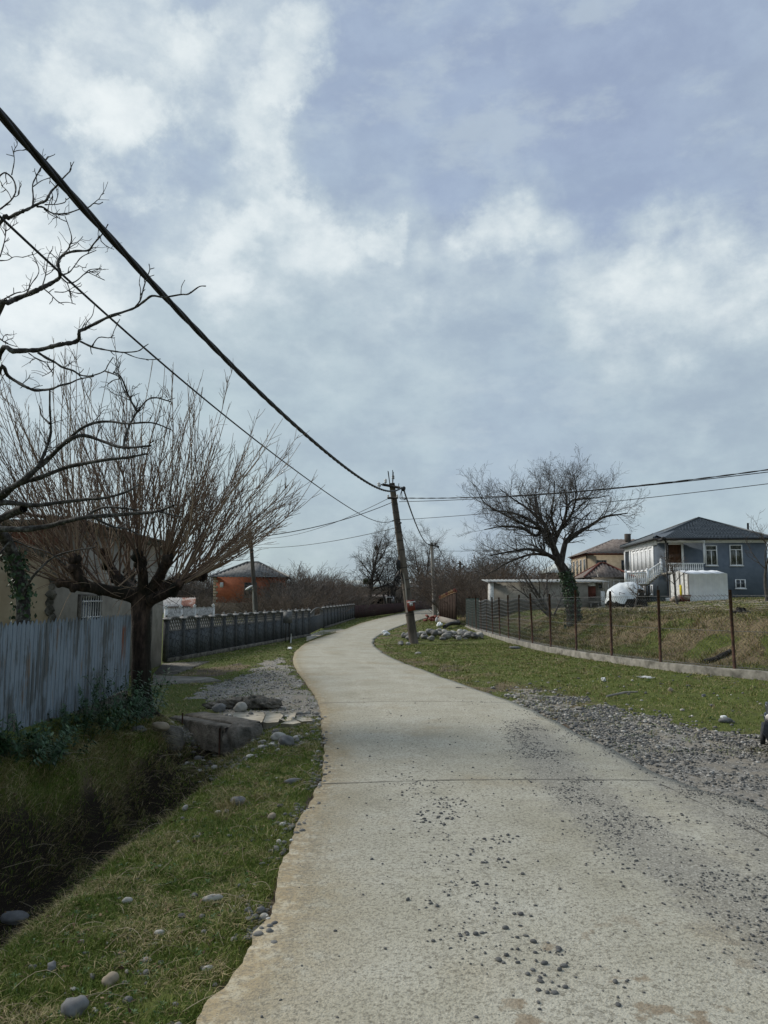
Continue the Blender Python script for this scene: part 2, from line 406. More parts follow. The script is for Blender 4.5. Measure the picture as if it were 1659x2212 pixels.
def H(x, y, rough=True):
    x = np.asarray(x, float); y = np.asarray(y, float)
    z = np.zeros(np.broadcast(x, y).shape)
    # right verge and bank
    k = xk(y); r = xr(y); kz = kerb_z(y)
    s = sdist_kerb(x, y)
    zr = (kz - .16 * sm(60, 25, y)) * sm(0.1, 1.0, (x - r) / np.maximum(k - r, .3))
    far = sm(130, 75, y)
    wob = (fbm(x * .5, y * .5) - .5)
    bank = kz - .14 + .12 * sm(.1, .4, s) + (1.02 * sm(.15, 3.2, s + 1.3 * wob) + .72 * sm(2.6, 24, s)) * (.35 + .65 * sm(66, 40, y - np.clip(x - 8, 0, 30))) * far + .10 * wob * sm(.3, 2, s)
    z = np.where(s > 0, bank, zr)
    # ditch on the left
    f = sm(11.5, 10.8, y) * (1 - .5 * sm(9.2, 10.4, y))
    dx = x - xd(y) + .18 * (vnoise(y * 1.3, x * .3) - .5)
    left = -.84 + .98 * sm(-.16, -.60, dx)
    right = -.84 + .81 * sm(.12, 1.2, dx)
    dit = np.where(dx < 0, left, right) * f
    z = np.where((x < xl(y) - .25), z + dit, z)
    lsl = sm(-.02, -.25, dx) * sm(-1.25, -.7, dx) * f * (x < 0)
    z = z + lsl * (.30 * (fbm(x * 2.6 + 3, y * 2.6, 4) - .5) + .08 * (vnoise(x * 4.3, y * 4.3) - .5))
    # yard behind the blue fence, house plot
    z = z + .28 * sm(-3.6, -3.85, x) * sm(12.1, 11.9, y) + .12 * sm(-3.3, -3.6, x) * f
    if rough:
        amp = np.where(s > .2, .10, .035)
        amp = np.where(np.abs(s) < .35, .03, amp); z = z + amp * (fbm(x * 2.1 + 5, y * 2.1, 4) - .5) + .03 * (vnoise(x * 6, y * 6) - .5) * sm(40, 10, y)
    ins = sm(-.12, .10, np.minimum(x - xl(y), r - x))
    z = z * (1 - ins) + (-.05) * ins
    return z
def Hs(x, y): return float(H(np.array([x]), np.array([y]))[0])

def inpoly(x, y, P):
    P = np.asarray(P); c = np.zeros(x.shape, bool); j = len(P) - 1
    for i in range(len(P)):
        a, b = P[i], P[j]
        m = ((a[1] > y) != (b[1] > y)) & (x < (b[0] - a[0]) * (y - a[1]) / (b[1] - a[1] + 1e-12) + a[0])
        c ^= m; j = i
    return c
def pxpoly(px, z=0): return np.array([gnd(u, v, z)[:2] for u, v in px])
G_DRIVE = np.vstack([pxpoly([(1405, 1672), (1300, 1612), (1170, 1548), (1090, 1508), (1085, 1494), (1160, 1492), (1260, 1505), (1230, 1520), (1300, 1525), (1385, 1548), (1560, 1580), (1659, 1596)], .02), [[9, 9.2], [9.5, 3], [2.85, 3], [2.7, 6.5]]])
G_LEFT = pxpoly([(600, 1420), (640, 1450), (668, 1490), (690, 1545), (600, 1560), (480, 1545), (420, 1500), (470, 1478), (540, 1455), (585, 1425)])
G_DIRT = pxpoly([(430, 1445), (520, 1432), (545, 1440), (470, 1462), (420, 1465)])
G_RUB = pxpoly([(400, 1555), (690, 1548), (690, 1600), (560, 1640), (470, 1660), (430, 1610), (330, 1570)], -.05)
def masks(x, y):
    """grass, gravel, straw/brown amounts"""
    jx = x + .8 * (fbm(x * 1.7, y * 1.7, 4) - .5); jy = y + 2.6 * (fbm(x * 1.1 + 31, y * 1.1 + 7, 4) - .5)
    g = np.full(x.shape, .75); st = np.full(x.shape, .2); gr = np.zeros(x.shape)
    n = fbm(x * .9, y * .9, 4); n2 = fbm(x * 3.1 + 4, y * 3.1, 3)
    s = sdist_kerb(x, y)
    bank = s > 0
    g = np.where(bank, .20 + .8 * sm(.46, .66, n), .62 + .6 * (n - .4)); st = np.where(bank, .5 + .9 * sm(.6, .38, n), st * 1.1 + .9 * sm(.50, .66, n2))
    flat = sm(3.2, 5, s) * bank
    st = np.maximum(st, flat * .6)
    dv = inpoly(jx, jy, G_DRIVE) | inpoly(jx, jy, G_LEFT)
    gr = np.where(dv, 1., 0.); g = np.where(dv, .05 + .75 * sm(.54, .66, n2), g); st = np.where(dv, .08 + .4 * sm(.5, .7, n), st)
    rub = inpoly(jx, jy, G_RUB); gr = np.where(rub, .8, gr); g = np.where(rub, .18, g)
    dirt = inpoly(jx, jy, G_DIRT); g = np.where(dirt, .08, g); gr = np.where(dirt, .15, gr)
    # ditch: straw on the left slope, bare bottom
    dx = x - xd(y); inl = (x < xl(y)) & (y < 11.5)
    g = np.where(inl & (np.abs(dx) < .42), .06, g); st = np.where(inl & (np.abs(dx) < .35), .5, st)
    ls = inl & (dx < -.42) & (dx > -1.0)
    g = np.where(ls, .50 + .5 * sm(.45, .62, n), g); st = np.where(ls, .80 - .5 * sm(.45, .62, n), st)
    rs = inl & (dx > .2)
    st = np.where(rs, .10 + .6 * sm(.52, .68, n2) , st); g = np.where(rs, .62 + .5 * sm(.62, .38, n2), g)
    rv = (x > xr(y)) & (s < 0) & ~dv; bare = sm(.56, .40, fbm(x * 1.1 + 40, y * 1.1 + 3, 4)) * sm(2.2, .3, x - xr(y))
    g = np.where(rv, g * (1 - .8 * bare), g); st = np.where(rv, np.maximum(st, .5 * bare), st)
    edge = np.minimum(np.abs(x - xl(y)), np.abs(x - xr(y)))
    g = g * sm(-.03, .08, edge + .16 * (n2 - .5))
    return np.clip(g, 0, 1), np.clip(gr, 0, 1), np.clip(st, 0, 1)

# ================= ground sheet =================
def axis(segs):
    out = []
    for a, b, h in segs: out += list(np.arange(a, b, h))
    out.append(segs[-1][1]); return np.array(out)
gx = axis([(-1400, -300, 220), (-300, -60, 30), (-60, -12, 4), (-12, -4.5, .5), (-4.5, 9, .11), (9, 14, .16), (14, 16, .3), (16, 40, 1.0), (40, 100, 6), (100, 300, 30), (300, 1400, 220)])
gy = axis([(-60, -4, 8), (-4, 2, .5), (2, 16, .11), (16, 34, .25), (34, 70, .8), (70, 150, 3), (150, 400, 25), (400, 2600, 275)])
X, Y = np.meshgrid(gx, gy); Zg = H(X, Y)
nxg, nyg = len(gx), len(gy)
V = np.stack([X, Y, Zg], -1).reshape(-1, 3)
i = np.arange(nyg - 1)[:, None] * nxg; j = np.arange(nxg - 1)[None]
Fg = np.stack([i + j, i + j + 1, i + nxg + j + 1, i + nxg + j], -1).reshape(-1, 4)
me = bpy.data.meshes.new('ground'); fill_mesh(me, V * K, [Fg], True)
mk = masks(X.ravel(), Y.ravel())
ditch_shade = sm(.62, .30, np.abs(X.ravel() - xd(Y.ravel()))) * sm(11.4, 10.9, Y.ravel()) * sm(-4, 0, Y.ravel())  # mask for the ditch shadow painted into the ground colour
for nme, a in zip(('grass_amt', 'gravel_amt', 'straw_amt', 'ditch_shade_amt'), mk + (ditch_shade,)):
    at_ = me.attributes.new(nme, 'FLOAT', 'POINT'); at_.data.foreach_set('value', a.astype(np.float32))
def ground_mat():
    m, nt, b = new_mat('ground')
    v = coords(nt); n1 = noise(nt, v, 2.2, 8, .65); n2 = noise(nt, v, 14, 6, .65); n3 = noise(nt, v, 60, 4, .6)
    soil = ramp(nt, [(0.25, (.045, .035, .025)), (.75, (.14, .11, .08))]); nt.links.new(n2, soil.inputs[0])
    gcol = ramp(nt, [(.25, (.040, .054, .014)), (.5, (.082, .098, .024)), (.8, (.15, .16, .048))]); nt.links.new(n2, gcol.inputs[0])
    scol = ramp(nt, [(.25, (.075, .056, .032)), (.8, (.23, .18, .11))]); nt.links.new(n2, scol.inputs[0])
    vo = nt.nodes.new('ShaderNodeTexVoronoi'); vo.inputs['Scale'].default_value = 26; nt.links.new(v, vo.inputs['Vector'])
    vs = nt.nodes.new('ShaderNodeSeparateColor'); nt.links.new(vo.outputs['Color'], vs.inputs[0])
    pcol = ramp(nt, [(0, (.10, .097, .088)), (.55, (.20, .192, .172)), (.88, (.32, .305, .275)), (1, (.50, .48, .44))]); nt.links.new(vs.outputs[0], pcol.inputs[0])
    j = mth(nt, 'ADD', mth(nt, 'MULTIPLY', mth(nt, 'SUBTRACT', n2, .5), .9), mth(nt, 'MULTIPLY', mth(nt, 'SUBTRACT', n1, .5), .5))
    c = mixc(nt, sstep(nt, mth(nt, 'ADD', attr(nt, 'straw_amt'), j), .25, .75), soil.outputs[0], scol.outputs[0])
    c = mixc(nt, sstep(nt, mth(nt, 'ADD', attr(nt, 'grass_amt'), j), .22, .62), c, gcol.outputs[0])
    gv = sstep(nt, mth(nt, 'ADD', attr(nt, 'gravel_amt'), mth(nt, 'MULTIPLY', j, .6)), .35, .65)
    gcol2 = mixc(nt, sstep(nt, n1, .40, .62), pcol.outputs[0], (.245, .22, .18))
    c = mixc(nt, gv, c, gcol2)
    c = mixc(nt, sstep(nt, mth(nt, 'ADD', attr(nt, 'ditch_shade_amt'), mth(nt, 'MULTIPLY', j, .5)), .3, .8), c, (.022, .017, .012))  # shade of the ditch bottom, mixed in as near-black soil
    nt.links.new(c, b.inputs['Base Color']); b.inputs['Roughness'].default_value = .95; b.inputs['Specular IOR Level'].default_value = .12
    bump(nt, b, n3, .6, .02); bump(nt, b, n2, .6, .05)
    return m
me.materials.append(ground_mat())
ground = bpy.data.objects.new('ground', me); COL.objects.link(ground); tag(ground, kind='structure', label='grassy village ground with gravel patches, a ditch and a raised bank')

# ================= road =================
ry = axis([(-3, 3, .5), (3, 12, .05), (12, 16, .12), (16, 40, .3), (40, 140, 1.2)])
nu = 26
rv_, ra = [], []
def crown(t, y): return .015 + .03 * (1 - (2 * t - 1) ** 2)
for y in ry:
    a, c = xl(y), xr(y)
    a += .055 * (float(fbm(np.array(y * 2.3), np.array(3.1), 4)) - .5) * min(1.6, 8 / max(y, 4)) + .055 * (float(fbm(np.array(y * 9.), np.array(1.), 3)) - .5); c += .10 * (float(fbm(np.array(y * 1.7), np.array(8.1), 4)) - .5)
    for q in range(nu):
        t = q / (nu - 1); rv_.append((a + (c - a) * t, y, crown(t, y))); ra.append(t)
RV = np.array(rv_); ny = len(ry)
i = np.arange(ny - 1)[:, None] * nu; j = np.arange(nu - 1)[None]
Fr = np.stack([i + j, i + j + 1, i + nu + j + 1, i + nu + j], -1).reshape(-1, 4)
# skirts give the slab its thickness
sk = RV.reshape(ny, nu, 3); L = sk[:, 0] - [0, 0, .12]; R_ = sk[:, -1] - [0, 0, .12]
base = len(RV); RV2 = np.vstack([RV, L, R_]); ra += [0.] * ny + [1.] * ny
ii = np.arange(ny - 1)
Fs1 = np.stack([ii * nu, (ii + 1) * nu, base + ii + 1, base + ii], -1)
Fs2 = np.stack([ii * nu + nu - 1, base + ny + ii, base + ny + ii + 1, (ii + 1) * nu + nu - 1], -1)
me = bpy.data.meshes.new('road'); fill_mesh(me, RV2 * K, [Fr, Fs1, Fs2], True)
at_ = me.attributes.new('across', 'FLOAT', 'POINT'); at_.data.foreach_set('value', np.array(ra, np.float32))
def band(x, y):
    """loose gravel spread over the right side of the slab"""
    c = np.interp(y, [2, 3, 4, 6, 8, 10, 12.5], [2.6, 2.35, 2.15, 1.85, 1.75, 1.9, 2.2]); wd = np.interp(y, [2, 4, 6, 8, 10, 13], [.35, .5, .5, .5, .45, .25])
    d = np.exp(-((x - c) / wd) ** 2) * sm(13.5, 10, y)
    c2 = np.interp(y, [3, 5, 8, 11], [.75, .55, .35, .3]); d2 = .42 * np.exp(-((x - c2) / .42) ** 2) * sm(2.8, 3.6, y) * sm(10.5, 7, y)
    rt = sm(2.2, 2.85, x) * .95
    return np.clip(d + d2 + rt, 0, 1)
bd = band(RV2[:, 0], RV2[:, 1])
at_ = me.attributes.new('grit', 'FLOAT', 'POINT'); at_.data.foreach_set('value', bd.astype(np.float32))
def road_mat():
    m, nt, b = new_mat('road_concrete')
    v = coords(nt); n1 = noise(nt, v, .9, 7, .6); n2 = noise(nt, v, 7, 7, .7); n3 = noise(nt, v, 55, 3, .6)
    base = ramp(nt, [(.3, (.33, .308, .235)), (.5, (.395, .374, .298)), (.72, (.445, .43, .36))]); nt.links.new(n1, base.inputs[0])
    c = base.outputs[0]
    och = mth(nt, 'ADD', sstep(nt, attr(nt, 'across'), .16, .0, 0, .75), sstep(nt, noise(nt, v, .55, 4, .5), .54, .70, 0, .55), clamp=True)
    c = mixc(nt, mth(nt, 'MULTIPLY', sstep(nt, attr(nt, 'across'), .07, .0), sstep(nt, n2, .40, .62)), c, (.15, .115, .07))
    c = mixc(nt, mth(nt, 'MULTIPLY', och, sstep(nt, n2, .25, .6)), c, (.31, .25, .15))
    c = mixc(nt, sstep(nt, n2, .50, .72, 0, .45), c, (.27, .255, .215))
    ac = attr(nt, 'across')
    trk = mth(nt, 'MAXIMUM', mth(nt, 'MULTIPLY', sstep(nt, ac, .18, .30), sstep(nt, ac, .44, .32)), mth(nt, 'MULTIPLY', sstep(nt, ac, .52, .64), sstep(nt, ac, .80, .68)))
    c = mixc(nt, mth(nt, 'MULTIPLY', trk, sstep(nt, noise(nt, coords(nt, (1, .25, 1)), 2.4, 5, .6), .35, .7, 0, .5)), c, (.49, .465, .385))
    c = mixc(nt, sstep(nt, noise(nt, v, 1.7, 6, .7), .58, .72, 0, .4), c, (.235, .21, .165))
    # exposed aggregate
    vo = nt.nodes.new('ShaderNodeTexVoronoi'); vo.inputs['Scale'].default_value = 58; nt.links.new(v, vo.inputs['Vector'])
    vs = nt.nodes.new('ShaderNodeSeparateColor'); nt.links.new(vo.outputs['Color'], vs.inputs[0])
    dm = sstep(nt, vo.outputs['Distance'], .42, .25)
    dark = mth(nt, 'MULTIPLY', sstep(nt, vs.outputs[0], .58, .74), dm); lite = sstep(nt, noise(nt, v, 46, 3, .7), .60, .74)
    c = mixc(nt, sstep(nt, noise(nt, v, 30, 5, .75), .46, .64, 0, .85), c, (.165, .15, .115))
    c = mixc(nt, mth(nt, 'MULTIPLY', dark, .55), c, (.125, .12, .105)); c = mixc(nt, mth(nt, 'MULTIPLY', lite, .55), c, (.62, .60, .53))
    gm = sstep(nt, mth(nt, 'ADD', attr(nt, 'grit'), mth(nt, 'MULTIPLY', mth(nt, 'SUBTRACT', n2, .5), 1.3)), .35, .95)
    gc = ramp(nt, [(0, (.10, .094, .082)), (.7, (.23, .218, .19)), (1, (.42, .40, .355))]); nt.links.new(vs.outputs[2], gc.inputs[0])
    c = mixc(nt, mth(nt, 'MULTIPLY', gm, .62), c, gc.outputs[0])
    # brown mud splats
    sp = nt.nodes.new('ShaderNodeSeparateXYZ'); nt.links.new(v, sp.inputs[0])
    near = mth(nt, 'MULTIPLY', sstep(nt, sp.outputs[1], 6.6, 5.2), mth(nt, 'MULTIPLY', sstep(nt, sp.outputs[0], .3, .9), sstep(nt, sp.outputs[0], 2.7, 2.0)))
    mud = mth(nt, 'MULTIPLY', sstep(nt, noise(nt, v, 3.1, 5, .55), .60, .66), near)
    c = mixc(nt, mth(nt, 'MULTIPLY', mud, .75), c, (.21, .16, .105))
    nt.links.new(c, b.inputs['Base Color']); b.inputs['Roughness'].default_value = .92; b.inputs['Specular IOR Level'].default_value = .15
    bump(nt, b, n3, .55, .012); bump(nt, b, vo.outputs['Distance'], .35, .010)
    bump(nt, b, noise(nt, coords(nt, (1, 5, 1)), 9, 4, .6), .35, .012)
    return m
me.materials.append(road_mat())
road = bpy.data.objects.new('road', me); COL.objects.link(road); tag(road, kind='structure', label='pale concrete village road curving away to the right')
ORG['road'] = np.zeros(3)
def roadz(x, y):
    t = (x - xl(y)) / (xr(y) - xl(y)); return crown(t, y)
M['joint'] = nmat('joint_dirt', [(0, (.07, .065, .055)), (1, (.15, .14, .12))], 12, bmp=0)
for y0, sl_ in ((7.68, .0), (13.3, .0), (19.6, 0), (26.5, 0), (36, 0)):
    mb = MB(); q = np.linspace(.0, 1, 40); a, c = float(xl(y0)), float(xr(y0)); xs = a + (min(c, 2.66) - a) * q
    ys = y0 + .05 * (fbm(xs * 2.1, xs * 0 + y0, 4) - .5) + (.10 * (q - .5) if y0 < 10 else 0)
    wd = .003 + .009 * fbm(xs * 5, xs * 0 + 2, 3)
    top = np.stack([xs, ys + wd, crown((xs - a) / (c - a), y0) + .005], 1); bot = np.stack([xs, ys - wd, crown((xs - a) / (c - a), y0) + .005], 1)
    ii = np.arange(39); mb.add(np.vstack([bot, top]), np.stack([ii, ii + 1, ii + 41, ii + 40], -1)); mb.build('joint', M['joint'], road)

mb = MB(); q = np.linspace(7.6, 3.0, 60); xs = np.interp(q, [3, 5, 6.2, 7.6], [3.05, 2.92, 2.84, 2.64]) + .04 * (fbm(q * 3, q * 0 + 6, 3) - .5)
tt = (xs - xl(q)) / (xr(q) - xl(q)); zz = crown(tt, q) + .005; wd = .002 + .009 * sm(.35, .7, fbm(q * 6, q * 0 + 3, 3)); ii = np.arange(59)
mb.add(np.vstack([np.stack([xs - wd, q, zz], 1), np.stack([xs + wd, q, zz], 1)]), np.stack([ii + 1, ii, ii + 60, ii + 61], -1)); mb.build('joint', M['joint'], road)
# ================= grass =================
def blades(pts, h, wd, lean, rnd, ang=None):
    n = len(pts); a = rng.random(n) * 2 * math.pi if ang is None else ang
    la = rng.random(n) * 2 * math.pi
    t = np.stack([np.cos(a), np.sin(a), np.zeros(n)], 1) * (wd / 2)[:, None]
    l = np.stack([np.cos(la), np.sin(la), np.zeros(n)], 1) * (lean * h)[:, None]
    up = np.zeros((n, 3)); up[:, 2] = h
    m = pts + up * .55 + l * .35
    tip = pts + up * (1 - .25 * np.minimum(lean, 1.5))[:, None] + l
    V = np.stack([pts - t, pts + t, m - t * .7, m + t * .7, tip], 1).reshape(-1, 3)
    b = np.arange(n)[:, None] * 5
    return V, (b + np.array([[0, 1, 3, 2]])), (b + np.array([[2, 3, 4]])), np.repeat(rnd, 5)
GR = []
def scatter(n, x0, x1, y0, y1, keep):
    x = rng.uniform(x0, x1, n); y = rng.uniform(y0, y1, n); m = keep(x, y); return x[m], y[m]
def offroad(x, y): return (x < xl(y) - .02) | (x > xr(y) + .03)
def inview(x, y, pad=.6): return (np.abs(x) < .52 * y + pad)
def grassfield(n, x0, x1, y0, y1, extra=None, hs=1.0, strawmul=1.0, gain=1.0):
    def keep(x, y):
        g, gr, st = masks(x, y); cl = fbm(x * 4.3 + 11, y * 4.3, 3)
        m = offroad(x, y) & inview(x, y) & (rng.random(len(x)) < gain * np.clip(np.maximum(g, .55 * st) * (.35 + 1.3 * sm(.35, .6, cl)), 0, 1))
        return m & extra(x, y) if extra else m
    x, y = scatter(n, x0, x1, y0, y1, keep)
    g, gr, st = masks(x, y); d = y
    z = H(x, y) - .008
    isst = rng.random(len(x)) < np.clip(st * strawmul * .75, 0, .92)
    big = fbm(x * .8, y * .8, 3)
    h = (.024 + .040 * rng.random(len(x)) * (.5 + big)) * hs * np.where(isst, 1.15, 1.0)
    wd = np.maximum(.0042, .00062 * d) * (.7 + .6 * rng.random(len(x)))
    rnd = np.where(isst, .62 + .38 * rng.random(len(x)), np.clip(.02 + .5 * rng.random(len(x)) * (.5 + big), 0, .55))
    lean = np.where(isst, .8 + 1.6 * rng.random(len(x)), .2 + .9 * rng.random(len(x)))
    GR.append(blades(np.stack([x, y, z], 1), h, wd, lean, rnd))
grassfield(150000, -2.6, -.5, 2.6, 6.0, hs=.85, strawmul=.7, gain=1.5)
grassfield(150000, -4.0, -.5, 6.0, 11.8, hs=.95, strawmul=.8, gain=1.5, extra=lambda x, y: x > -3.72)
grassfield(70000, -4.0, -2.3, 5.0, 11.2, hs=1.15, strawmul=.9, gain=1.4, extra=lambda x, y: (x > -3.7) & (x - xd(y) < -.22))
grassfield(60000, -6.2, -1.0, 11.8, 40, hs=.9, extra=lambda x, y: x > np.interp(y, [11, 21, 36], [-5.6, -5.9, -3.3]))
grassfield(150000, 0, 9, 9, 30, hs=.8, strawmul=.7, gain=1.3, extra=lambda x, y: sdist_kerb(x, y) < -.05)
grassfield(25000, -1, 6, 28, 62, hs=1.1, extra=lambda x, y: sdist_kerb(x, y) < -.05)
grassfield(170000, 5, 16, 12, 34, hs=1.6, strawmul=1.0, extra=lambda x, y: (sdist_kerb(x, y) > .1))
grassfield(50000, 5, 32, 30, 60, hs=2.0, extra=lambda x, y: (sdist_kerb(x, y) > .2))
grassfield(14000, -4, 4, 38, 75, hs=1.3)
def tufts(xs, ys, nb, hl, hh, strawp, drift=(0, 0), spread=.03):
    X_, Y_, dr = np.repeat(xs, nb) + rng.normal(0, spread, len(xs) * nb), np.repeat(ys, nb) + rng.normal(0, spread, len(xs) * nb), np.repeat(rng.random(len(xs)), nb)
    n = len(X_); h = rng.uniform(hl, hh, n) * (.6 + .8 * dr); isst = rng.random(n) < np.clip(strawp + .6 * (dr - .5), 0, 1)
    rnd = np.where(isst, rng.uniform(.6, 1, n), rng.uniform(.0, .5, n)); lean = rng.uniform(.3, 1.3, n)
    V, q, t, r = blades(np.stack([X_, Y_, H(X_, Y_) - .01], 1), h, np.maximum(.0045, .00062 * Y_) * rng.uniform(.7, 1.2, n), lean, rnd)
    V = V.reshape(-1, 5, 3); V[:, 4, :2] += np.array(drift) * h[:, None]; V[:, 2:4, :2] += np.array(drift) * h[:, None, None] * .35; V[:, 4, 2] -= .5 * np.hypot(*drift) * h
    GR.append((V.reshape(-1, 3), q, t, r))
yy = rng.uniform(5, 11, 230); tufts(xd(yy) - rng.uniform(.25, .8, 230), yy, 26, .06, .16, .62, (.9, -.1), .035)
yy = rng.uniform(4, 10.8, 90); tufts(xd(yy) + rng.uniform(.3, 1.1, 90), yy, 24, .04, .12, .45, (-.3, -.1), .03)
xx, yy = gnd(500, 1775, -.15)[:2]; tufts(xx + rng.normal(0, .12, 26), yy + rng.normal(0, .2, 26), 24, .05, .14, .95, (-.2, -.2), .04)
yy = rng.uniform(3, 11, 220); tufts(xl(yy) - .08 - np.abs(rng.normal(0, .6, 220)), yy, 22, .03, .075, .3, (0, 0), .025)
yy = rng.uniform(9, 24, 420); tufts(xr(yy) + rng.random(420) * (xk(yy) - xr(yy) - .1), yy, 20, .04, .10, .5, (0, 0), .05)
yy = rng.uniform(13, 34, 900); tufts(xk(yy) + .2 + 7 * rng.random(900) ** 1.4, yy, 20, .08, .24, .62, (-.5, -.3), .07)
Vg = np.concatenate([a[0] for a in GR]); o = 0; F4, F3, Rg = [], [], []
for a in GR:
    F4.append(a[1] + o); F3.append(a[2] + o); Rg.append(a[3]); o += len(a[0])
me = bpy.data.meshes.new('grass'); fill_mesh(me, Vg * K, [np.concatenate(F4), np.concatenate(F3)])
at_ = me.attributes.new('rnd', 'FLOAT', 'POINT'); at_.data.foreach_set('value', np.concatenate(Rg).astype(np.float32))
M['grass'] = nmat('grass_blades', [(0, (.044, .078, .012)), (.30, (.110, .160, .024)), (.52, (.22, .235, .052)), (.60, (.22, .185, .075)), (.8, (.31, .245, .125)), (1, (.46, .385, .24))], 1.5, src='rnd', rough=.7, bmp=0, spec=.2)
me.materials.append(M['grass']); go = bpy.data.objects.new('grass', me); COL.objects.link(go); tag(go, kind='stuff')

# long dead stalks lying about the verge, ditch and bank
mb = MB()
def stalk(x, y, L):
    z = Hs(x, y); a = random.uniform(0, 6.28); h = L * random.uniform(.02, .3); pts = []
    b = random.uniform(-.8, .8)
    for t in np.linspace(0, 1, 6):
        q = a + b * t
        pts.append((x + math.cos(q) * L * t, y + math.sin(q) * L * t, z + .012 + h * math.sin(t * 2.6)))
    mb.line(pts, np.linspace(.0019, .0010, 6) * max(1, y / 5), 3, random.uniform(.3, 1))
for _ in range(300):
    y = 3 + 8 * random.random() ** 1.3; x = float(xl(y)) - .1 - abs(random.gauss(0, 1.0)); stalk(x, y, random.uniform(.06, .26))
for _ in range(200):
    y = random.uniform(5, 11); x = float(xd(y)) - random.uniform(-.25, .8); stalk(x, y, random.uniform(.12, .36))
for _ in range(70):
    y = random.uniform(9, 26); x = random.uniform(float(xr(y)) + .2, float(xk(y))); stalk(x, y, random.uniform(.1, .35))
for _ in range(380):
    y = random.uniform(15, 40); x = float(xk(y)) + random.uniform(.3, 9); stalk(x, y, random.uniform(.2, .7))
M['stalk'] = nmat('dead_stalk', [(0, (.10, .075, .045)), (.6, (.24, .19, .12)), (1, (.42, .36, .26))], 3, src='rnd', bmp=0)
tag(mb.build('dry_grass', M['stalk'], loc=(0, 0, 0)), kind='stuff')

# cornstalk litter on the upper field
mb = MB()
for _ in range(420):
    y = random.uniform(27, 47); x = float(xk(y)) + random.uniform(4, 16); z = Hs(x, y) + .04; a = random.gauss(0, .5); L = random.uniform(.15, .75)
    d = np.array([math.cos(a), math.sin(a), 0]) * L / 2; p = np.array([x, y, z])
    mb.line([p - d, p + (0, 0, random.uniform(0, .05)), p + d], [.012, .014, .008], 3, random.uniform(.5, 1))
M['litter'] = nmat('stalk_litter', [(0, (.16, .12, .08)), (.7, (.34, .29, .22)), (1, (.55, .50, .42))], 3, src='rnd', bmp=0)
tag(mb.build('litter', M['litter'], loc=(0, 0, 0)), kind='stuff')

# dead leaves caught in the verge and the ditch
mb = MB()
for q in range(1500):
    y = 3 + 8.3 * random.random() ** 1.3; x = float(xl(y)) - .15 - 2.0 * random.random() if q % 3 else float(xd(y)) + random.gauss(0, .3); z = Hs(x, y) + random.uniform(.008, .03)
    a = unit_(rng.normal(size=3) * (1, 1, .35)); b_ = np.cross(a, unit_(rng.normal(size=3) * (.4, .4, 1))); s_ = random.uniform(.008, .02); p = np.array([x, y, z])
    mb.add([p - a * s_, p + b_ * s_ * .55, p + a * s_, p - b_ * s_ * .55], [(0, 1, 2), (0, 2, 3)], random.random())
M['dead_leaf'] = nmat('dead_leaf', [(0, (.05, .03, .018)), (.6, (.14, .09, .05)), (1, (.28, .20, .12))], 3, src='rnd', bmp=0)
tag(mb.build('dead_leaves', M['dead_leaf'], loc=(0, 0, 0)), kind='stuff')
# broad-leaved weeds
mb = MB()
def weed(x, y, s):
    z = Hs(x, y)
    for _ in range(random.randint(6, 11)):
        a = random.uniform(0, 6.28); L = s * random.uniform(.6, 1.2); w_ = L * .30; e = random.uniform(.15, .7)
        d = np.array([math.cos(a), math.sin(a)]); n_ = np.array([-d[1], d[0]]) * w_ / 2
        p = lambda t, k, hh: (x + d[0] * L * t + n_[0] * k, y + d[1] * L * t + n_[1] * k, z + hh)
        mb.add([p(0, 0, 0), p(.5, 1, L * e), p(.5, 0, L * e * .85), p(.5, -1, L * e), p(1, 0, L * e * .9)], [(0, 2, 1), (0, 3, 2), (1, 2, 4), (2, 3, 4)], random.random())
for _ in range(1100):
    y = 3 + 8 * random.random() ** 1.4; x = float(xl(y)) - .2 - 1.4 * random.random()
    if random.random() < .75: weed(x, y, random.uniform(.012, .036))
for _ in range(120):
    y = random.uniform(10, 22); x = random.uniform(float(xr(y)) + .4, float(xk(y)) - .1); weed(x, y, random.uniform(.03, .07))
M['weed'] = nmat('weed_leaf', [(0, (.03, .075, .02)), (.6, (.06, .125, .04)), (1, (.12, .17, .09))], 3, src='rnd', bmp=0, rough=.6)
tag(mb.build('weeds', M['weed'], loc=(0, 0, 0)), kind='stuff')

# ================= gravel =================
PV, PF = [], []; PRn = []; pn = 0
def pebbles(x, y, z, sz, rnd, sub):
    global pn
    v, f = ICO[sub]; n = len(x)
    a = rng.random(n) * 6.283; ca, sa = np.cos(a), np.sin(a)
    sx_ = sz * rng.uniform(.8, 1.35, n); sy_ = sz * rng.uniform(.6, 1.0, n); sz_ = sz * rng.uniform(.4, .75, n)
    jit = 1 + .18 * (rng.random((n, len(v))) - .5) * (1.6 if sub == 0 else .6)
    q = v[None] * jit[..., None] * np.stack([sx_, sy_, sz_], 1)[:, None]
    xx = q[..., 0] * ca[:, None] - q[..., 1] * sa[:, None] + x[:, None]; yy = q[..., 0] * sa[:, None] + q[..., 1] * ca[:, None] + y[:, None]
    zz = q[..., 2] + (z + sz_ * .45)[:, None]
    PV.append(np.stack([xx, yy, zz], -1).reshape(-1, 3)); PF.append((f[None] + (np.arange(n) * len(v))[:, None, None]).reshape(-1, 3) + pn); pn += n * len(v)
    PRn.append(np.repeat(rnd, len(v)))
def psize(n, lo, hi, p=3): return lo + (hi - lo) * rng.random(n) ** p
def pcolor(n, light=.12): return np.where(rng.random(n) < light, rng.uniform(.7, 1, n), rng.uniform(.02, .6, n))
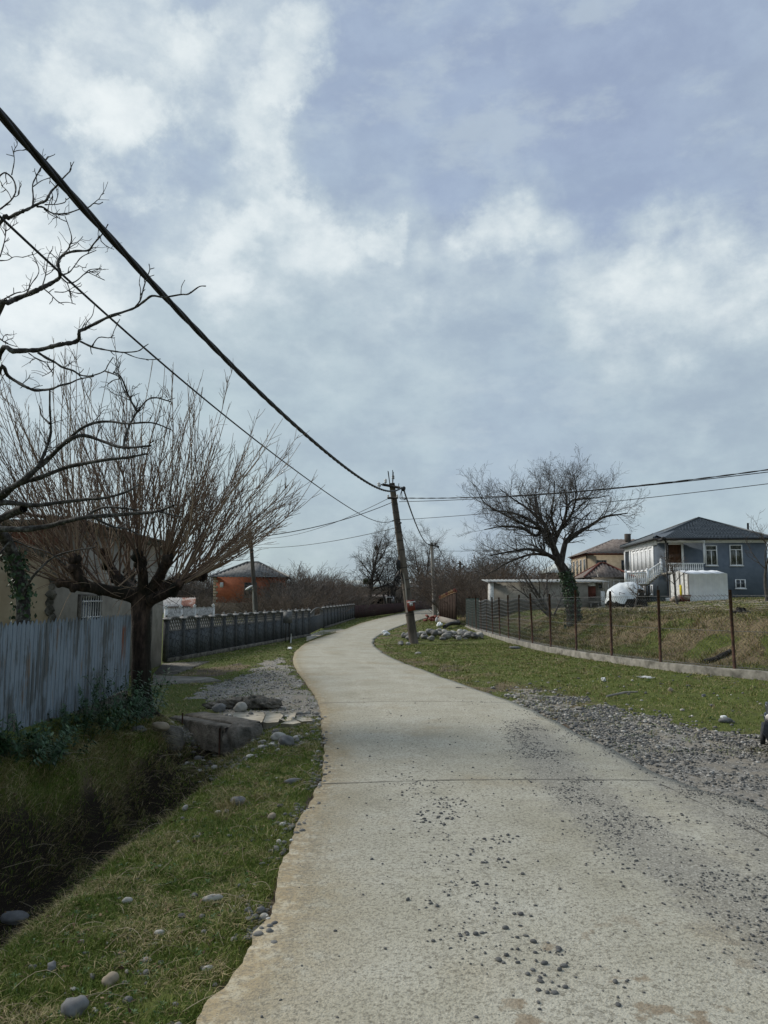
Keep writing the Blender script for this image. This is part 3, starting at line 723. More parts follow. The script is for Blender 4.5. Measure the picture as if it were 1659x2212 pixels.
# driveway
x, y = scatter(60000, 1.2, 9, 5, 14.5, lambda x, y: inpoly(x + .6 * (fbm(x * 2, y * 2) - .5), y + 1.8 * (fbm(x * 2 + 9, y * 2) - .5), G_DRIVE) & (x > xr(y) - .12) & inview(x, y, .3) & (rng.random(len(x)) < .12 + .9 * sm(.42, .60, fbm(x * 1.3, y * 1.3, 4))))
pebbles(x, y, H(x, y), psize(len(x), .006, .026, 2.6) * np.clip(y / 9, .8, 1.4), pcolor(len(x), .16), 0)
x, y = scatter(5200, 1.2, 9, 6.5, 17, lambda x, y: (x > xr(y)) & (sdist_kerb(x, y) < -.3) & inview(x, y, .3) & (rng.random(len(x)) < .10 + .8 * inpoly(x + 1.2 * (fbm(x * 2, y * 2) - .5), y - .9 + 3. * (fbm(x * 2 + 9, y * 2) - .5), G_DRIVE)))
pebbles(x, y, H(x, y), psize(len(x), .008, .030, 2.4) * np.clip(y / 9, .8, 1.4), pcolor(len(x), .3), 0)
# grit on the slab
x, y = scatter(150000, -.6, 4.5, 2.9, 13, lambda x, y: (x > xl(y) + .02) & (x < xr(y)) & inview(x, y, .1) & (rng.random(len(x)) < band(x, y) ** 2 * .32 * (.2 + 1.8 * sm(.42, .62, fbm(x * 3, y * 3, 3)))))
pebbles(x, y, roadz(x, y), psize(len(x), .003, .0125, 3), pcolor(len(x), .10) * .8, 0)
x, y = scatter(420, -.6, 3.0, 2.9, 14, lambda x, y: (x > xl(y) + .02) & (x < xr(y)))
pebbles(x, y, roadz(x, y), psize(len(x), .004, .014, 3), pcolor(len(x), .04) * .5, 1)
# the heaps dropped in the middle of the slab (photo clusters)
for (u, v, n, sp, s) in [(950, 1770, 46, .26, .016), (960, 1735, 40, .22, .012), (1085, 1815, 22, .16, .016), (1075, 1862, 22, .18, .016), (1035, 1915, 12, .14, .015), (1060, 1975, 18, .16, .017), (1000, 2020, 20, .16, .017), (1140, 2060, 20, .16, .017), (1210, 2065, 6, .06, .018), (1190, 2130, 18, .15, .017), (930, 1960, 9, .15, .015), (1330, 2130, 10, .2, .015), (900, 1700, 40, .4, .010)]:
    c = gnd(u, v, .03); x = c[0] + rng.normal(0, sp * .5, n); y = c[1] + rng.normal(0, sp * .5, n)
    pebbles(x, y, roadz(x, y), psize(n, .005, s, 1.8), pcolor(n, .03) * .5, 2)
# road edge, left
yy = 2.9 + 9 * rng.random(1500) ** 1.8; xx = xl(yy) - .02 + rng.normal(0, .05, 1500) - .05 * rng.random(1500)
m = fbm(xx * 3, yy * 1.8, 3) > .47; xx, yy = xx[m], yy[m]
pebbles(xx, yy, np.maximum(H(xx, yy), np.where(xx > xl(yy), .012, -1)), psize(len(xx), .006, .026, 2.5), pcolor(len(xx), .15), 2)
# left patch, rubble by the culvert, verge
x, y = scatter(14000, -5.5, -.8, 11.5, 26, lambda x, y: inpoly(x + .7 * (fbm(x * 2, y * 2) - .5), y + 2.0 * (fbm(x * 2 + 9, y * 2) - .5), G_LEFT) & (x < xl(y)) & (rng.random(len(x)) < .12 + .8 * sm(.42, .62, fbm(x * 2, y * 2, 3))))
pebbles(x, y, H(x, y), psize(len(x), .007, .028, 2.6), pcolor(len(x), .25), 0)
x, y = scatter(2600, -4.6, -.9, 7.6, 13, lambda x, y: inpoly(x, y, G_RUB) & offroad(x, y))
pebbles(x, y, H(x, y), psize(len(x), .012, .055, 2.6), pcolor(len(x), .28), 1)
x, y = scatter(420, -3, -.7, 2.8, 10.5, lambda x, y: (x < xl(y)) & (x > xd(y) + .2) & (fbm(x * 2.4, y * 2.4, 3) > .5))
pebbles(x, y, H(x, y), psize(len(x), .006, .03, 2.2), pcolor(len(x), .25), 1)
c = gnd(215, 2150, -.15); n = 45
x = c[0] + rng.normal(0, .16, n); y = c[1] + rng.normal(0, .22, n); pebbles(x, y, H(x, y), psize(n, .008, .024, 2), pcolor(n, .2), 2)
me = bpy.data.meshes.new('gravel'); fill_mesh(me, np.concatenate(PV) * K, [np.concatenate(PF)], True)
at_ = me.attributes.new('rnd', 'FLOAT', 'POINT'); at_.data.foreach_set('value', np.concatenate(PRn).astype(np.float32))
M['gravel'] = nmat('gravel_stone', [(0, (.06, .06, .06)), (.45, (.15, .147, .138)), (.62, (.23, .21, .18)), (.8, (.38, .36, .32)), (1, (.62, .60, .55))], 20, src='rnd', rough=.85, bmp=0)
me.materials.append(M['gravel']); go = bpy.data.objects.new('gravel', me); COL.objects.link(go); tag(go, kind='stuff')

# ================= single stones =================
M['stone'] = nmat('river_stone', [(0, (.075, .075, .078)), (.45, (.17, .165, .155)), (.75, (.30, .28, .25)), (1, (.46, .45, .42))], 6, src='obj', rough=.85, bmp=.25, bscale=40, dist=.01)
M['stone_pale'] = nmat('pale_stone', [(0, (.26, .25, .22)), (1, (.42, .40, .36))], 6, rough=.85, bmp=.25, bscale=40, dist=.01)
M['stone_grey'] = nmat('grey_stone', [(0, (.10, .10, .102)), (1, (.20, .20, .195))], 6, rough=.85, bmp=.25, bscale=40, dist=.01)
M['stone_tan'] = nmat('tan_stone', [(0, (.20, .165, .12)), (1, (.32, .27, .20))], 6, rough=.85, bmp=.25, bscale=40, dist=.01)
def stone(p, size, rz, label, mat='stone_grey', seed=0, group=None, tilt=0, sub=2):
    mb = MB(); mb.ico((0, 0, 0), size, euler(tilt, 0, rz), sub, .34 if group is None else .42, seed)
    lo = np.concatenate(mb.V)[:, 2].min()
    o = mb.build('stone', M[mat], loc=(0, 0, lo), smooth=True)
    o.location = Vector((p[0], p[1], p[2] - (.22 if group is None else .12) * size[2])) * K
    return tag(o, label, 'stone', group)
def gst(u, v, size, rz, label, mat, seed, z=-.05, **k):
    p = gnd(u, v, z)
    for _ in range(4): p = gnd(u, v, Hs(p[0], p[1]))
    return stone(p, size, rz, label, mat, seed, **k)
gst(460, 1948, (.062, .024, .022), .35, 'pale oblong stone lying alone in the grass verge beside the road edge', 'stone_pale', 1, -.08)
gst(163, 2195, (.055, .05, .042), .2, 'large round grey stone in the grass at the bottom left corner', 'stone_grey', 2, -.15)
gst(238, 2128, (.036, .034, .028), .9, 'rounded tan stone above the pebble heap in the bottom left grass', 'stone_tan', 3, -.15)
gst(112, 2098, (.032, .022, .024), 2.0, 'pointed grey stone beside bare earth in the bottom left grass', 'stone_grey', 4, -.2)
gst(276, 1951, (.03, .02, .018), .3, 'small white stone in the lower grass verge left of the oblong pale stone', 'stone_pale', 5, -.15)
gst(345, 2021, (.03, .02, .016), .3, 'flat white stone in weeds below the oblong pale stone', 'stone_pale', 6, -.12)
gst(570, 1987, (.03, .028, .022), .3, 'light speckled round pebble on the slab edge, largest of its cluster', 'stone_pale', 7, 0)
gst(563, 1972, (.026, .02, .018), .7, 'dark grey pebble on the slab edge above the light speckled one', 'stone_grey', 8, 0)
gst(634, 1693, (.09, .035, .03), .25, 'long grey stone lying in grass close to the road edge', 'stone_grey', 9, 0)
gst(515, 1738, (.065, .05, .04), .2, 'grey flat stone in the middle of the left grass slope', 'stone_grey', 10, -.1)
gst(588, 1770, (.05, .03, .03), 1.2, 'pale tan stone in grass beside the worn concrete edge', 'stone_tan', 11, 0)
gst(400, 1752, (.03, .02, .025), 1.2, 'small white pebble on the upper rim of the ditch', 'stone_pale', 12, -.1)
gst(20, 1720, (.045, .022, .02), .1, 'small pale stone on the grassy shelf under the blue fence', 'stone_pale', 13, .05)
gst(25, 1995, (.13, .07, .05), .1, 'big dark wet stone lying at the bottom of the ditch', 'stone_grey', 14, -.6)
gst(1568, 1562, (.095, .06, .042), -.15, 'smooth grey oval stone on the edge of the gravel driveway', 'stone_grey', 15, 0)
gst(1520, 1505, (.05, .03, .03), .4, 'small grey stone in the right grass strip above the gravel', 'stone_grey', 16, .05)
gst(1448, 1494, (.05, .045, .045), .4, 'upright brown stone in the right grass strip', 'stone_tan', 17, .05)
gst(1112, 1402, (.20, .10, .05), .2, 'flat dark stone lying in front of the low concrete wall', 'stone_grey', 18, .1)
gst(1487, 1420, (.16, .08, .09), .5, 'pale grey boulder at the foot of the bank behind the wire fence', 'stone_pale', 19, .35)
gst(903, 1413, (.10, .06, .04), .2, 'flat pale stone alone in the grass in front of the leaning pole', 'stone_pale', 20, .02)
gst(1072, 1760 - 20, (.02, .016, .014), .2, 'dark round pebble alone in the middle of the road', 'stone_grey', 21, .03)
gst(1278, 1903, (.024, .02, .018), .9, 'dark angular stone on the road between the gravel and the mud spots', 'stone_grey', 22, .03)
gst(1360, 2170, (.022, .016, .014), .1, 'dark oval pebble near the bottom edge of the road', 'stone_grey', 23, .03)
gst(1300, 2155, (.018, .016, .013), .1, 'dark round pebble left of the oval one near the bottom of the road', 'stone_grey', 24, .03)
gst(957, 1812 - 8, (.028, .017, .015), .1, 'largest dark pebble of the scattered heap on the road', 'stone_grey', 25, .03)
gst(600, 1600, (.10, .07, .06), .2, 'white round stone at the corner of the cracked cement patch', 'stone_pale', 26, -.05)
gst(620, 1612, (.10, .08, .07), .5, 'grey round stone in grass below the cracked cement patch', 'stone_grey', 27, -.05)
gst(519, 1538, (.10, .08, .08), .5, 'white boulder sitting on the cracked cement patch', 'stone_pale', 28, .0)
gst(474, 1538, (.11, .09, .08), .5, 'dark grey boulder behind the broken culvert slab', 'stone_grey', 29, .0)
gst(345, 1578, (.13, .08, .06), .2, 'tan block stone on the bank beside the ditch hollow', 'stone_tan', 30, .05)
gst(300, 1582, (.09, .07, .05), .2, 'blue grey stone on the bank left of the tan block stone', 'stone_grey', 31, .05)
# rock pile by the leaning pole
def pile(n, cx, cy, rx, ry_, hmax, smin, smax, label_d, label_p, grp, seed0):
    for k in range(n):
        a = random.uniform(0, 6.28); q = math.sqrt(random.random()) ** 1.1
        x, y = cx + rx * q * math.cos(a), cy + ry_ * q * math.sin(a)
        s = random.uniform(smin, smax); pale = random.random() < .35
        h = hmax * (1 - q) ** .8 * random.uniform(.3, 1)
        p = (x, y, Hs(x, y) + h)
        stone(p, (s, s * random.uniform(.6, .9), s * random.uniform(.45, .75)), random.uniform(0, 3), label_p if pale else label_d, 'stone_pale' if pale else 'stone', seed0 + k, grp, tilt=random.uniform(-.5, .5), sub=2)
c = gnd(955, 1378, .05)
pile(125, c[0], c[1], 1.8, 2.2, .36, .06, .20, 'grey river stone in the heap beside the leaning utility pole', 'pale river stone in the heap beside the leaning utility pole', 'stones heaped beside the leaning pole', 100)
c = gnd(875, 1392, .03)
pile(6, c[0], c[1], .28, .4, .03, .07, .14, 'grey stone on the road side of the leaning pole foot', 'pale stone on the road side of the leaning pole foot', 'stones at the leaning pole foot', 300)
# ================= trees =================
def unit(v): v = np.asarray(v, float); return v / max(np.linalg.norm(v), 1e-9)
def rperp(d):
    r = rng.normal(size=3); r -= d * (r @ d); return unit(r)
def wander(p, d, L, k, wob, up):
    pts = [np.array(p, float)]; d = unit(d)
    for _ in range(k - 1):
        d = unit(d + rng.normal(0, wob, 3) + np.array([0, 0, up])); pts.append(pts[-1] + d * L / (k - 1))
    return np.array(pts)
def interp(P, t):
    f = t * (len(P) - 1); i = min(int(f), len(P) - 2); f -= i
    return P[i] * (1 - f) + P[i + 1] * f, unit(P[i + 1] - P[i])
def sides(r): return 8 if r > .06 else 5 if r > .02 else 4 if r > .008 else 3
def grow(mbs, P, r0, r1, lvl, spec):
    """mbs: (thick, thin) builders; spec: per level dict(n, L, ang, wob, up, k, t0, rr)"""
    R = r0 + (r1 - r0) * np.linspace(0, 1, len(P)) ** .85
    (mbs[0] if r0 > spec['split'] else mbs[1]).line(P, R, sides(r0), rng.random())
    if lvl >= len(spec['lv']): return
    s = spec['lv'][lvl]; n = s['n'] if not isinstance(s['n'], tuple) else rng.integers(*s['n'])
    for q in range(n):
        t = s.get('t0', .2) + (1 - s.get('t0', .2)) * (q + rng.random()) / n
        p, d = interp(P, min(t, .999)); rr = r0 + (r1 - r0) * t
        a = rad(s['ang'] * (.7 + .6 * rng.random()))
        side = rperp(d)
        if 'flat' in s: side = unit(side * np.array([1, s['flat'], 1]))
        nd = unit(d * math.cos(a) + side * math.sin(a) + np.array([0, 0, s.get('bias', 0)]))
        L = s['L'] * (.55 + .7 * rng.random()) * (1 - s.get('tap', .45) * t)
        cr = min(rr * .75, max(spec['rmin'], rr * s.get('rr', .55)))
        grow(mbs, wander(p, nd, L, s.get('k', 5), s.get('wob', .18), s.get('up', .06)), cr, max(spec['rmin'] * .7, cr * .35), lvl + 1, spec)

def leaves_on(mb, P, R, n, size, spread=.03):
    """ivy leaves round a trunk polyline"""
    for _ in range(n):
        t = rng.random(); p, d = interp(P, t * .999); r = np.interp(t, np.linspace(0, 1, len(R)), R)
        o = rperp(d); c = p + o * (r + abs(rng.normal(0, spread))); s = size * rng.uniform(.6, 1.3)
        nrm = unit(o + rng.normal(0, .5, 3)); a = rperp(nrm); b = np.cross(nrm, a)
        mb.add([c - a * s, c + b * s * .7, c + a * s, c - b * s * .7 + nrm * s * .2], [(0, 1, 2), (0, 2, 3)], rng.random())

# ---- walnut at the left edge: trunk with ivy, boughs overhanging from outside the frame ----
B2 = lambda L: [(x * .2811, 301.7 + y * .2811) for x, y in L]
B1 = lambda L: [(x * .4299, 713.2 + y * .4299) for x, y in L]
root = thing('walnut_tree', (-4.85, 10.2, .28), 'bare lichen-spotted tree with an ivy-wrapped trunk behind the blue fence', 'tree')
tr, tw = MB(), MB()
TP = np.array([at(57, 1350, 10.2), at(50, 1315, 10.2), at(43, 1270, 10.15), at(37, 1228, 10.1), at(24, 1190, 10.0), at(5, 1155, 9.8), at(-40, 1110, 9.6), at(-80, 1050, 9.4), at(-130, 950, 9.1), at(-190, 800, 8.8), at(-260, 560, 8.5)])
TP[0][2] = .2
TPc = catmull(TP, 4); TR = np.interp(np.linspace(0, 1, len(TPc)), [0, .1, .5, 1], [.12, .085, .075, .05])
tr.tube(TPc, TR, 10)
WSP = dict(split=.012, rmin=.0032, lv=[dict(n=3, L=.14, ang=50, wob=.25, up=.10, k=4, t0=.3, tap=.2, rr=.5)])
def bough(px, y0, y1, r0, r1, conv=B2, hub=None, tw_n=6, twL=.22, sub=True):
    q = conv(px); n = len(q); ys = np.linspace(y0, y1, n) + np.array([.10 * math.sin(i * 1.7 + y0 * 9) for i in range(n)])
    if y0 == y1: ys = np.full(n, y0) + np.linspace(0, .25, n)
    P = np.array([at(u, v, y) for (u, v), y in zip(q, ys)])
    s = 1 / F_ * y0
    if hub is not None:
        h = TPc[int(hub * (len(TPc) - 1))]; d = P[1] - P[0]
        P = np.vstack([h, (h * .45 + P[0] * .55) + (0, 0, -.02), P])
    C = catmull(P, 4); R = np.interp(np.linspace(0, 1, len(C)), [0, .35, 1], [r0, r0 * .72, r1]) * s * .65
    (tr if r0 > 9 else tw).line(C, R * (1 + .12 * rng.normal(size=len(R)).clip(-1.5, 1.5)), 7 if r0 > 9 else 5)
    for k in range(tw_n):
        t = rng.uniform(.12, 1); p, d = interp(C, t * .999); side = rperp(d); side[1] *= .5
        nd = unit(d * .6 + side * .8 + np.array([0, 0, .25]))
        L = twL * rng.uniform(.3, 1.2) * (1 - .3 * t)
        grow((tw, tw), wander(p, nd, L, 5, .22, .05), .0058, .0038, 0 if L > .12 else 1, WSP)
    return C
h = .93
bough([(0, 640), (60, 605), (130, 570), (190, 545), (250, 515), (300, 490), (350, 470), (375, 430), (400, 390), (440, 350), (480, 300), (520, 260), (545, 230), (543, 175)], 7.0, 6.8, 8, 1.7, hub=.9)
bough([(250, 515), (255, 440), (250, 350), (275, 290), (320, 205), (375, 130)], 7, 7, 3.4, 1.6, tw_n=3)
bough([(255, 360), (320, 315), (390, 290), (430, 265)], 7, 7, 2.2, 1.5, tw_n=2)
bough([(280, 515), (330, 520), (380, 555), (430, 570), (520, 565), (610, 535), (680, 520), (720, 490), (760, 495), (790, 480)], 7, 7, 3.6, 1.6, tw_n=4)
bough([(340, 535), (380, 570), (425, 595)], 7, 7, 2.4, 1.5, tw_n=0)
bough([(345, 500), (390, 498), (440, 497), (500, 480), (505, 450)], 7, 7, 2.4, 1.5, tw_n=2)
bough([(395, 395), (405, 440), (395, 490)], 7, 7, 2.0, 1.5, tw_n=1)
bough([(-60, 330), (0, 275), (40, 255), (90, 290), (115, 340), (120, 400), (90, 460), (40, 505), (-20, 550)], 7.2, 7.0, 4, 3, tw_n=4, hub=1.0)
bough([(90, 270), (110, 150), (90, 50)], 7.1, 7.1, 2.5, 1.5, tw_n=3)
bough([(90, 460), (60, 400), (10, 350)], 7, 7, 2.2, 1.5, tw_n=2)
bough([(115, 440), (145, 420), (150, 370)], 7, 7, 2, 1.4, tw_n=1)
bough([(0, 1290), (60, 1255), (120, 1225), (200, 1195), (270, 1165), (330, 1135), (400, 1100), (460, 1055), (450, 990), (445, 940), (480, 890), (520, 870), (590, 855), (680, 850), (720, 800), (790, 720), (830, 650)], 7.4, 7.0, 11, 1.7, hub=.8, tw_n=10)
bough([(495, 875), (530, 830), (550, 760), (535, 690), (500, 590)], 7.2, 7.2, 3, 1.5, tw_n=3)
bough([(460, 1045), (530, 1020), (580, 960), (630, 900), (740, 850)], 7.2, 7.2, 3, 1.5, tw_n=3)
bough([(470, 1060), (520, 1100), (580, 1090), (650, 1030), (690, 1000), (780, 990)], 7.2, 7.2, 3, 1.5, tw_n=4)
bough([(670, 1015), (740, 1050), (805, 1080)], 7.2, 7.2, 2, 1.4, tw_n=1)
bough([(330, 1140), (390, 1190), (440, 1240), (490, 1270)], 7.3, 7.3, 2.6, 1.4, tw_n=3)
bough([(450, 1255), (520, 1250), (580, 1265)], 7.3, 7.3, 1.8, 1.3, tw_n=1)
bough([(320, 1140), (350, 1040), (370, 900), (400, 850)], 7.3, 7.3, 2.5, 1.4, tw_n=3)
bough([(200, 1190), (240, 1110), (290, 1040), (295, 980), (245, 865)], 7.3, 7.3, 2.5, 1.4, tw_n=2)
bough([(-40, 1250), (0, 1240), (60, 1210), (120, 1180), (160, 1170)], 7.4, 7.4, 4, 2, tw_n=4)
bough([(420, 1170), (500, 1170), (570, 1130), (620, 1100)], 7.3, 7.3, 2, 1.3, tw_n=2)
bough([(0, 1640), (100, 1625), (200, 1620), (300, 1615), (400, 1590), (480, 1570), (560, 1560), (605, 1535), (607, 1500), (612, 1470), (650, 1455), (740, 1410), (840, 1360), (930, 1330), (1040, 1290), (1110, 1240), (1170, 1200), (1260, 1210), (1390, 1190), (1450, 1185), (1530, 1130), (1580, 1125)], 7.3, 6.7, 9.5, 1.7, hub=.72, tw_n=6, twL=.15)
bough([(1040, 1285), (1080, 1230), (1100, 1150), (1125, 1070), (1150, 1000), (1145, 955)], 6.9, 6.9, 3, 1.5, tw_n=3, twL=.12)
bough([(1075, 1240), (1080, 1150), (1070, 1100), (1080, 1030)], 6.9, 6.9, 2.2, 1.4, tw_n=1, twL=.1)
bough([(1390, 1190), (1395, 1130), (1420, 1080)], 6.8, 6.8, 1.8, 1.3, tw_n=0)
bough([(615, 1550), (700, 1590), (780, 1610), (900, 1630), (960, 1635), (1060, 1625), (1110, 1590), (1140, 1570)], 7, 7, 4.2, 1.5, tw_n=3, twL=.12)
bough([(950, 1635), (1050, 1675), (1150, 1690), (1235, 1685)], 7, 7, 2.4, 1.5, tw_n=1, twL=.1)
bough([(710, 1580), (760, 1520), (850, 1520), (880, 1460), (920, 1380)], 7, 7, 2.4, 1.4, tw_n=3, twL=.12)
bough([(655, 1440), (670, 1400), (710, 1350), (725, 1275)], 7, 7, 2.2, 1.4, tw_n=0)
bough([(290, 1635), (360, 1680), (420, 1710), (480, 1750), (560, 1775), (620, 1810), (700, 1815), (800, 1780), (830, 1730), (870, 1670)], 7.2, 7.2, 5, 1.5, tw_n=5, twL=.15)
bough([(810, 1780), (870, 1800), (920, 1830), (940, 1890), (970, 1950), (1010, 2010), (1060, 2085)], 7.2, 7.3, 2.6, 1.8, tw_n=6, twL=.18)
bough([(410, 1700), (410, 1780), (400, 1820)], 7.2, 7.2, 2, 1.4, tw_n=2)
bough([(220, 1640), (290, 1690), (350, 1715), (385, 1770)], 7.2, 7.2, 2.2, 1.4, tw_n=2)
bough([(0, 1765), (60, 1815), (130, 1860), (200, 1900), (260, 1925), (330, 1925), (400, 1915), (460, 1890), (540, 1870), (610, 1840), (720, 1820)], 7.6, 7.3, 8, 2, hub=.68, tw_n=8, twL=.18)
bough([(0, 1530), (40, 1560), (90, 1580), (130, 1590)], 7.3, 7.3, 2.4, 1.4, tw_n=4, twL=.15)
bough([(0, 900), (30, 800), (45, 700), (40, 600)], 7.2, 7.2, 2.6, 1.5, tw_n=5)
bough([(0, 930), (60, 925), (110, 900), (180, 905)], 7.2, 7.2, 2.2, 1.4, tw_n=2)
bough([(0, 870), (80, 870), (180, 880), (300, 865), (430, 850), (540, 840), (640, 810), (700, 775)], 8.6, 8.0, 11, 2.5, B1, .58, 6)
bough([(0, 1000), (120, 1000), (240, 985), (330, 960), (430, 940), (560, 930), (680, 920), (790, 910), (870, 880)], 8.8, 7.9, 13, 4, B1, .52, 8)
bough([(790, 908), (850, 925), (905, 937)], 7.9, 7.9, 4, 2.5, B1, None, 1)
bough([(430, 945), (470, 910), (530, 890), (620, 895), (720, 910)], 8.4, 8.2, 6, 2.5, B1, None, 4)
bough([(470, 940), (560, 985), (640, 1000), (700, 1030)], 8.4, 8.4, 5, 2, B1, None, 3)
bough([(0, 830), (60, 790), (110, 760), (190, 690), (250, 640), (310, 580), (370, 540), (430, 530), (520, 560), (620, 590), (760, 580)], 8.5, 7.6, 14, 3, B1, .64, 10)
bough([(0, 850), (90, 775), (200, 740), (330, 690), (420, 670), (540, 650), (640, 640), (740, 620)], 8.6, 7.8, 12, 3, B1, .62, 8)
bough([(190, 690), (230, 600), (255, 510), (250, 400), (250, 300)], 8.2, 8.0, 6.5, 2.5, B1, None, 6)
bough([(310, 580), (400, 500), (480, 465), (560, 460), (640, 470), (760, 465), (860, 500)], 8, 7.7, 6, 2.2, B1, None, 8)
bough([(620, 590), (630, 540), (650, 480), (690, 410), (760, 340), (860, 360)], 7.8, 7.8, 5.5, 2, B1, None, 8)
bough([(690, 410), (650, 340), (610, 240), (570, 210)], 7.7, 7.5, 4.5, 2, B1, None, 4)
bough([(250, 470), (210, 430), (200, 390)], 8, 8, 4, 3, B1, None, 1)
bough([(-60, 985), (0, 950), (60, 920), (120, 895)], 9.0, 8.8, 17, 14, B1, .5, 0)
bough([(110, 1340), (150, 1260), (200, 1200), (270, 1140), (360, 1110), (480, 1090)], 10.0, 9.7, 5.5, 2, B1, None, 6)
bough([(0, 1120), (60, 1060), (150, 1090), (250, 1120), (330, 1180)], 9.7, 9.5, 4, 2, B1, None, 7)
tr.build('trunk', M['bark_lichen'], root, smooth=True); tw.build('crown', M['bark_lichen'], root, smooth=True)
iv = MB(); leaves_on(iv, TPc[:17], TR[:17] * 1.15, 520, .032, .035); iv.build('ivy', M['ivy'], root)

# ---- pollarded mulberry by the end of the blue fence ----
b = gnd(308, 1540, .05); b = np.array([b[0], 11.75, .02])
root = thing('pollard_tree', b, 'dark-trunked pollard tree with a fan of long bare shoots beside the blue fence', 'tree')
tr, tw = MB(), MB()
p1 = lambda x, y, d=11.75: at(x * .4299, 713.2 + y * .4299, d)
tpts = [p1(715, 1925), p1(714, 1880), p1(710, 1780), p1(710, 1650), p1(710, 1540), p1(708, 1440), p1(712, 1370), p1(722, 1300)]
tpts[0][2] = -.1
kx = catmull(np.array(tpts), 4)
def knobby(P, R, n=14, amp=.13, seed=0):
    V, f = tubes(P[None], R[None], n); V = V.reshape(len(P), n, 3); ctr = P[:, None]
    t = np.arange(len(P))[:, None] * .55; a = np.arange(n)[None] * 2 * math.pi / n
    ns = fbm(t + seed * 7.1, np.cos(a) * 1.4 + np.sin(a) * .7 + 5, 3) + .5 * vnoise(t * .3 + seed, np.sin(a * 2) * 2 + 9) - .75
    V = ctr + (V - ctr) * (1 + amp * 2 * ns)[..., None]
    return V.reshape(-1, 3), f
TRr = np.interp(np.linspace(0, 1, len(kx)), [0, .06, .2, .5, .8, 1], [.225, .185, .150, .140, .150, .16])
V, f = knobby(kx, TRr, 18, .10, 1); tr.add(V, f)
for a in (0.2, 1.5, 2.9, 4.1, 5.2):  # buttress roots
    d = np.array([math.cos(a), math.sin(a), 0]); q = b + d * .13
    P = np.array([q + (0, 0, .28), q + d * .05 + (0, 0, .12), q + d * .14 + (0, 0, .03), q + d * .26 + (0, 0, -.03)])
    V, f = knobby(catmull(P, 3), np.linspace(.07, .03, 10), 8, .1, a); tr.add(V, f)
limbs = [([(722, 1390), (690, 1350), (600, 1320), (500, 1300), (400, 1285), (300, 1270)], [.125, .12, .095, .085, .08, .05], [0, 0, -.15, -.3, -.4, -.5]),
         ([(730, 1370), (790, 1320), (850, 1275), (930, 1245), (1020, 1238)], [.13, .11, .085, .075, .055], [0, .05, .2, .3, .4]),
         ([(725, 1350), (770, 1290), (805, 1230), (845, 1150)], [.12, .085, .075, .06], [0, -.1, -.2, -.35]),
         ([(700, 1350), (640, 1300), (570, 1220), (520, 1120)], [.12, .085, .07, .06], [0, .15, .3, .5]),
         ([(718, 1340), (718, 1270), (712, 1190), (690, 1120)], [.12, .085, .07, .05], [0, -.15, -.25, -.3]),
         ([(430, 1285), (395, 1230), (380, 1150)], [.075, .07, .06], [-.4, -.45, -.5]),
         ([(735, 1360), (820, 1330), (880, 1300), (900, 1270)], [.10, .07, .06, .04], [0, -.25, -.5, -.7]),
         ([(700, 1350), (660, 1290), (640, 1210)], [.10, .07, .055], [0, .4, .7])]
SRC = []
for q, (px, rr, dy) in enumerate(limbs):
    P = catmull(np.array([p1(x, y, 11.75 + d) for (x, y), d in zip(px, dy)]), 4); R = np.interp(np.linspace(0, 1, len(P)), np.linspace(0, 1, len(rr)), rr) * 1.0
    R = R * (1 + .18 * (fbm(np.arange(len(P)) * .9 + q * 5, np.zeros(len(P)) + q, 2) - .3))
    V, f = knobby(P, R, 12, .16, q + 3); tr.add(V, f); SRC.append((P, R))
    tr.ico(P[-1], (R[-1] * 1.35,) * 3, None, 2, .4, q)
    for _ in range(7):
        p, d = interp(P, rng.uniform(.4, .98)); tr.ico(p + rperp(d) * .05, (rng.uniform(.035, .075),) * 3, None, 1, .4, q + _)
tr.build('trunk', M['bark_pollard'], root, smooth=True)
nsh = 0
def shoot(P, R, i, th, az, L, r0):
    t = rng.uniform(.45, .98) if i % 3 else rng.uniform(.8, 1)
    p, d = interp(P, t)
    out = np.array([math.sin(th), az, max(math.cos(th), -.1)])
    k = 12; dd = unit(out); pts = [p - dd * .02]
    side = math.sin(th)
    for q in range(k - 1):
        f = q / (k - 2)
        if abs(side) > .62: g = .10 - .16 * f + (.16 if f > .85 else 0)   # arching outer shoots
        else: g = .045 + .03 * f
        dd = unit(dd + np.array([0, 0, g]) * .9 + rng.normal(0, .055, 3)); pts.append(pts[-1] + dd * L / (k - 1))
    pts = np.array(pts); rn = rng.random()
    tw.line(pts, np.linspace(r0, .0032, k), 4, rn)
    n = rng.integers(7, 15)
    for q in range(n):
        tt = rng.uniform(.25, .98); pp, d2 = interp(pts, tt); sd = rperp(d2)
        nd = unit(d2 * .75 + sd * .6 + np.array([0, 0, .25])); l = rng.uniform(.12, .75) * (1.1 - tt * .7)
        tp = wander(pp, nd, l, 5, .08, .07)
        tw.line(tp, np.linspace(.0046, .0026, 5), 3, rn)
        if l > .3:
            for _ in range(rng.integers(1, 4)):
                p3, d3 = interp(tp, rng.uniform(.3, .9)); tw.line(wander(p3, unit(d3 + rperp(d3) * .6), rng.uniform(.06, .25), 4, .1, .05), np.linspace(.0034, .0022, 4), 3, rn)
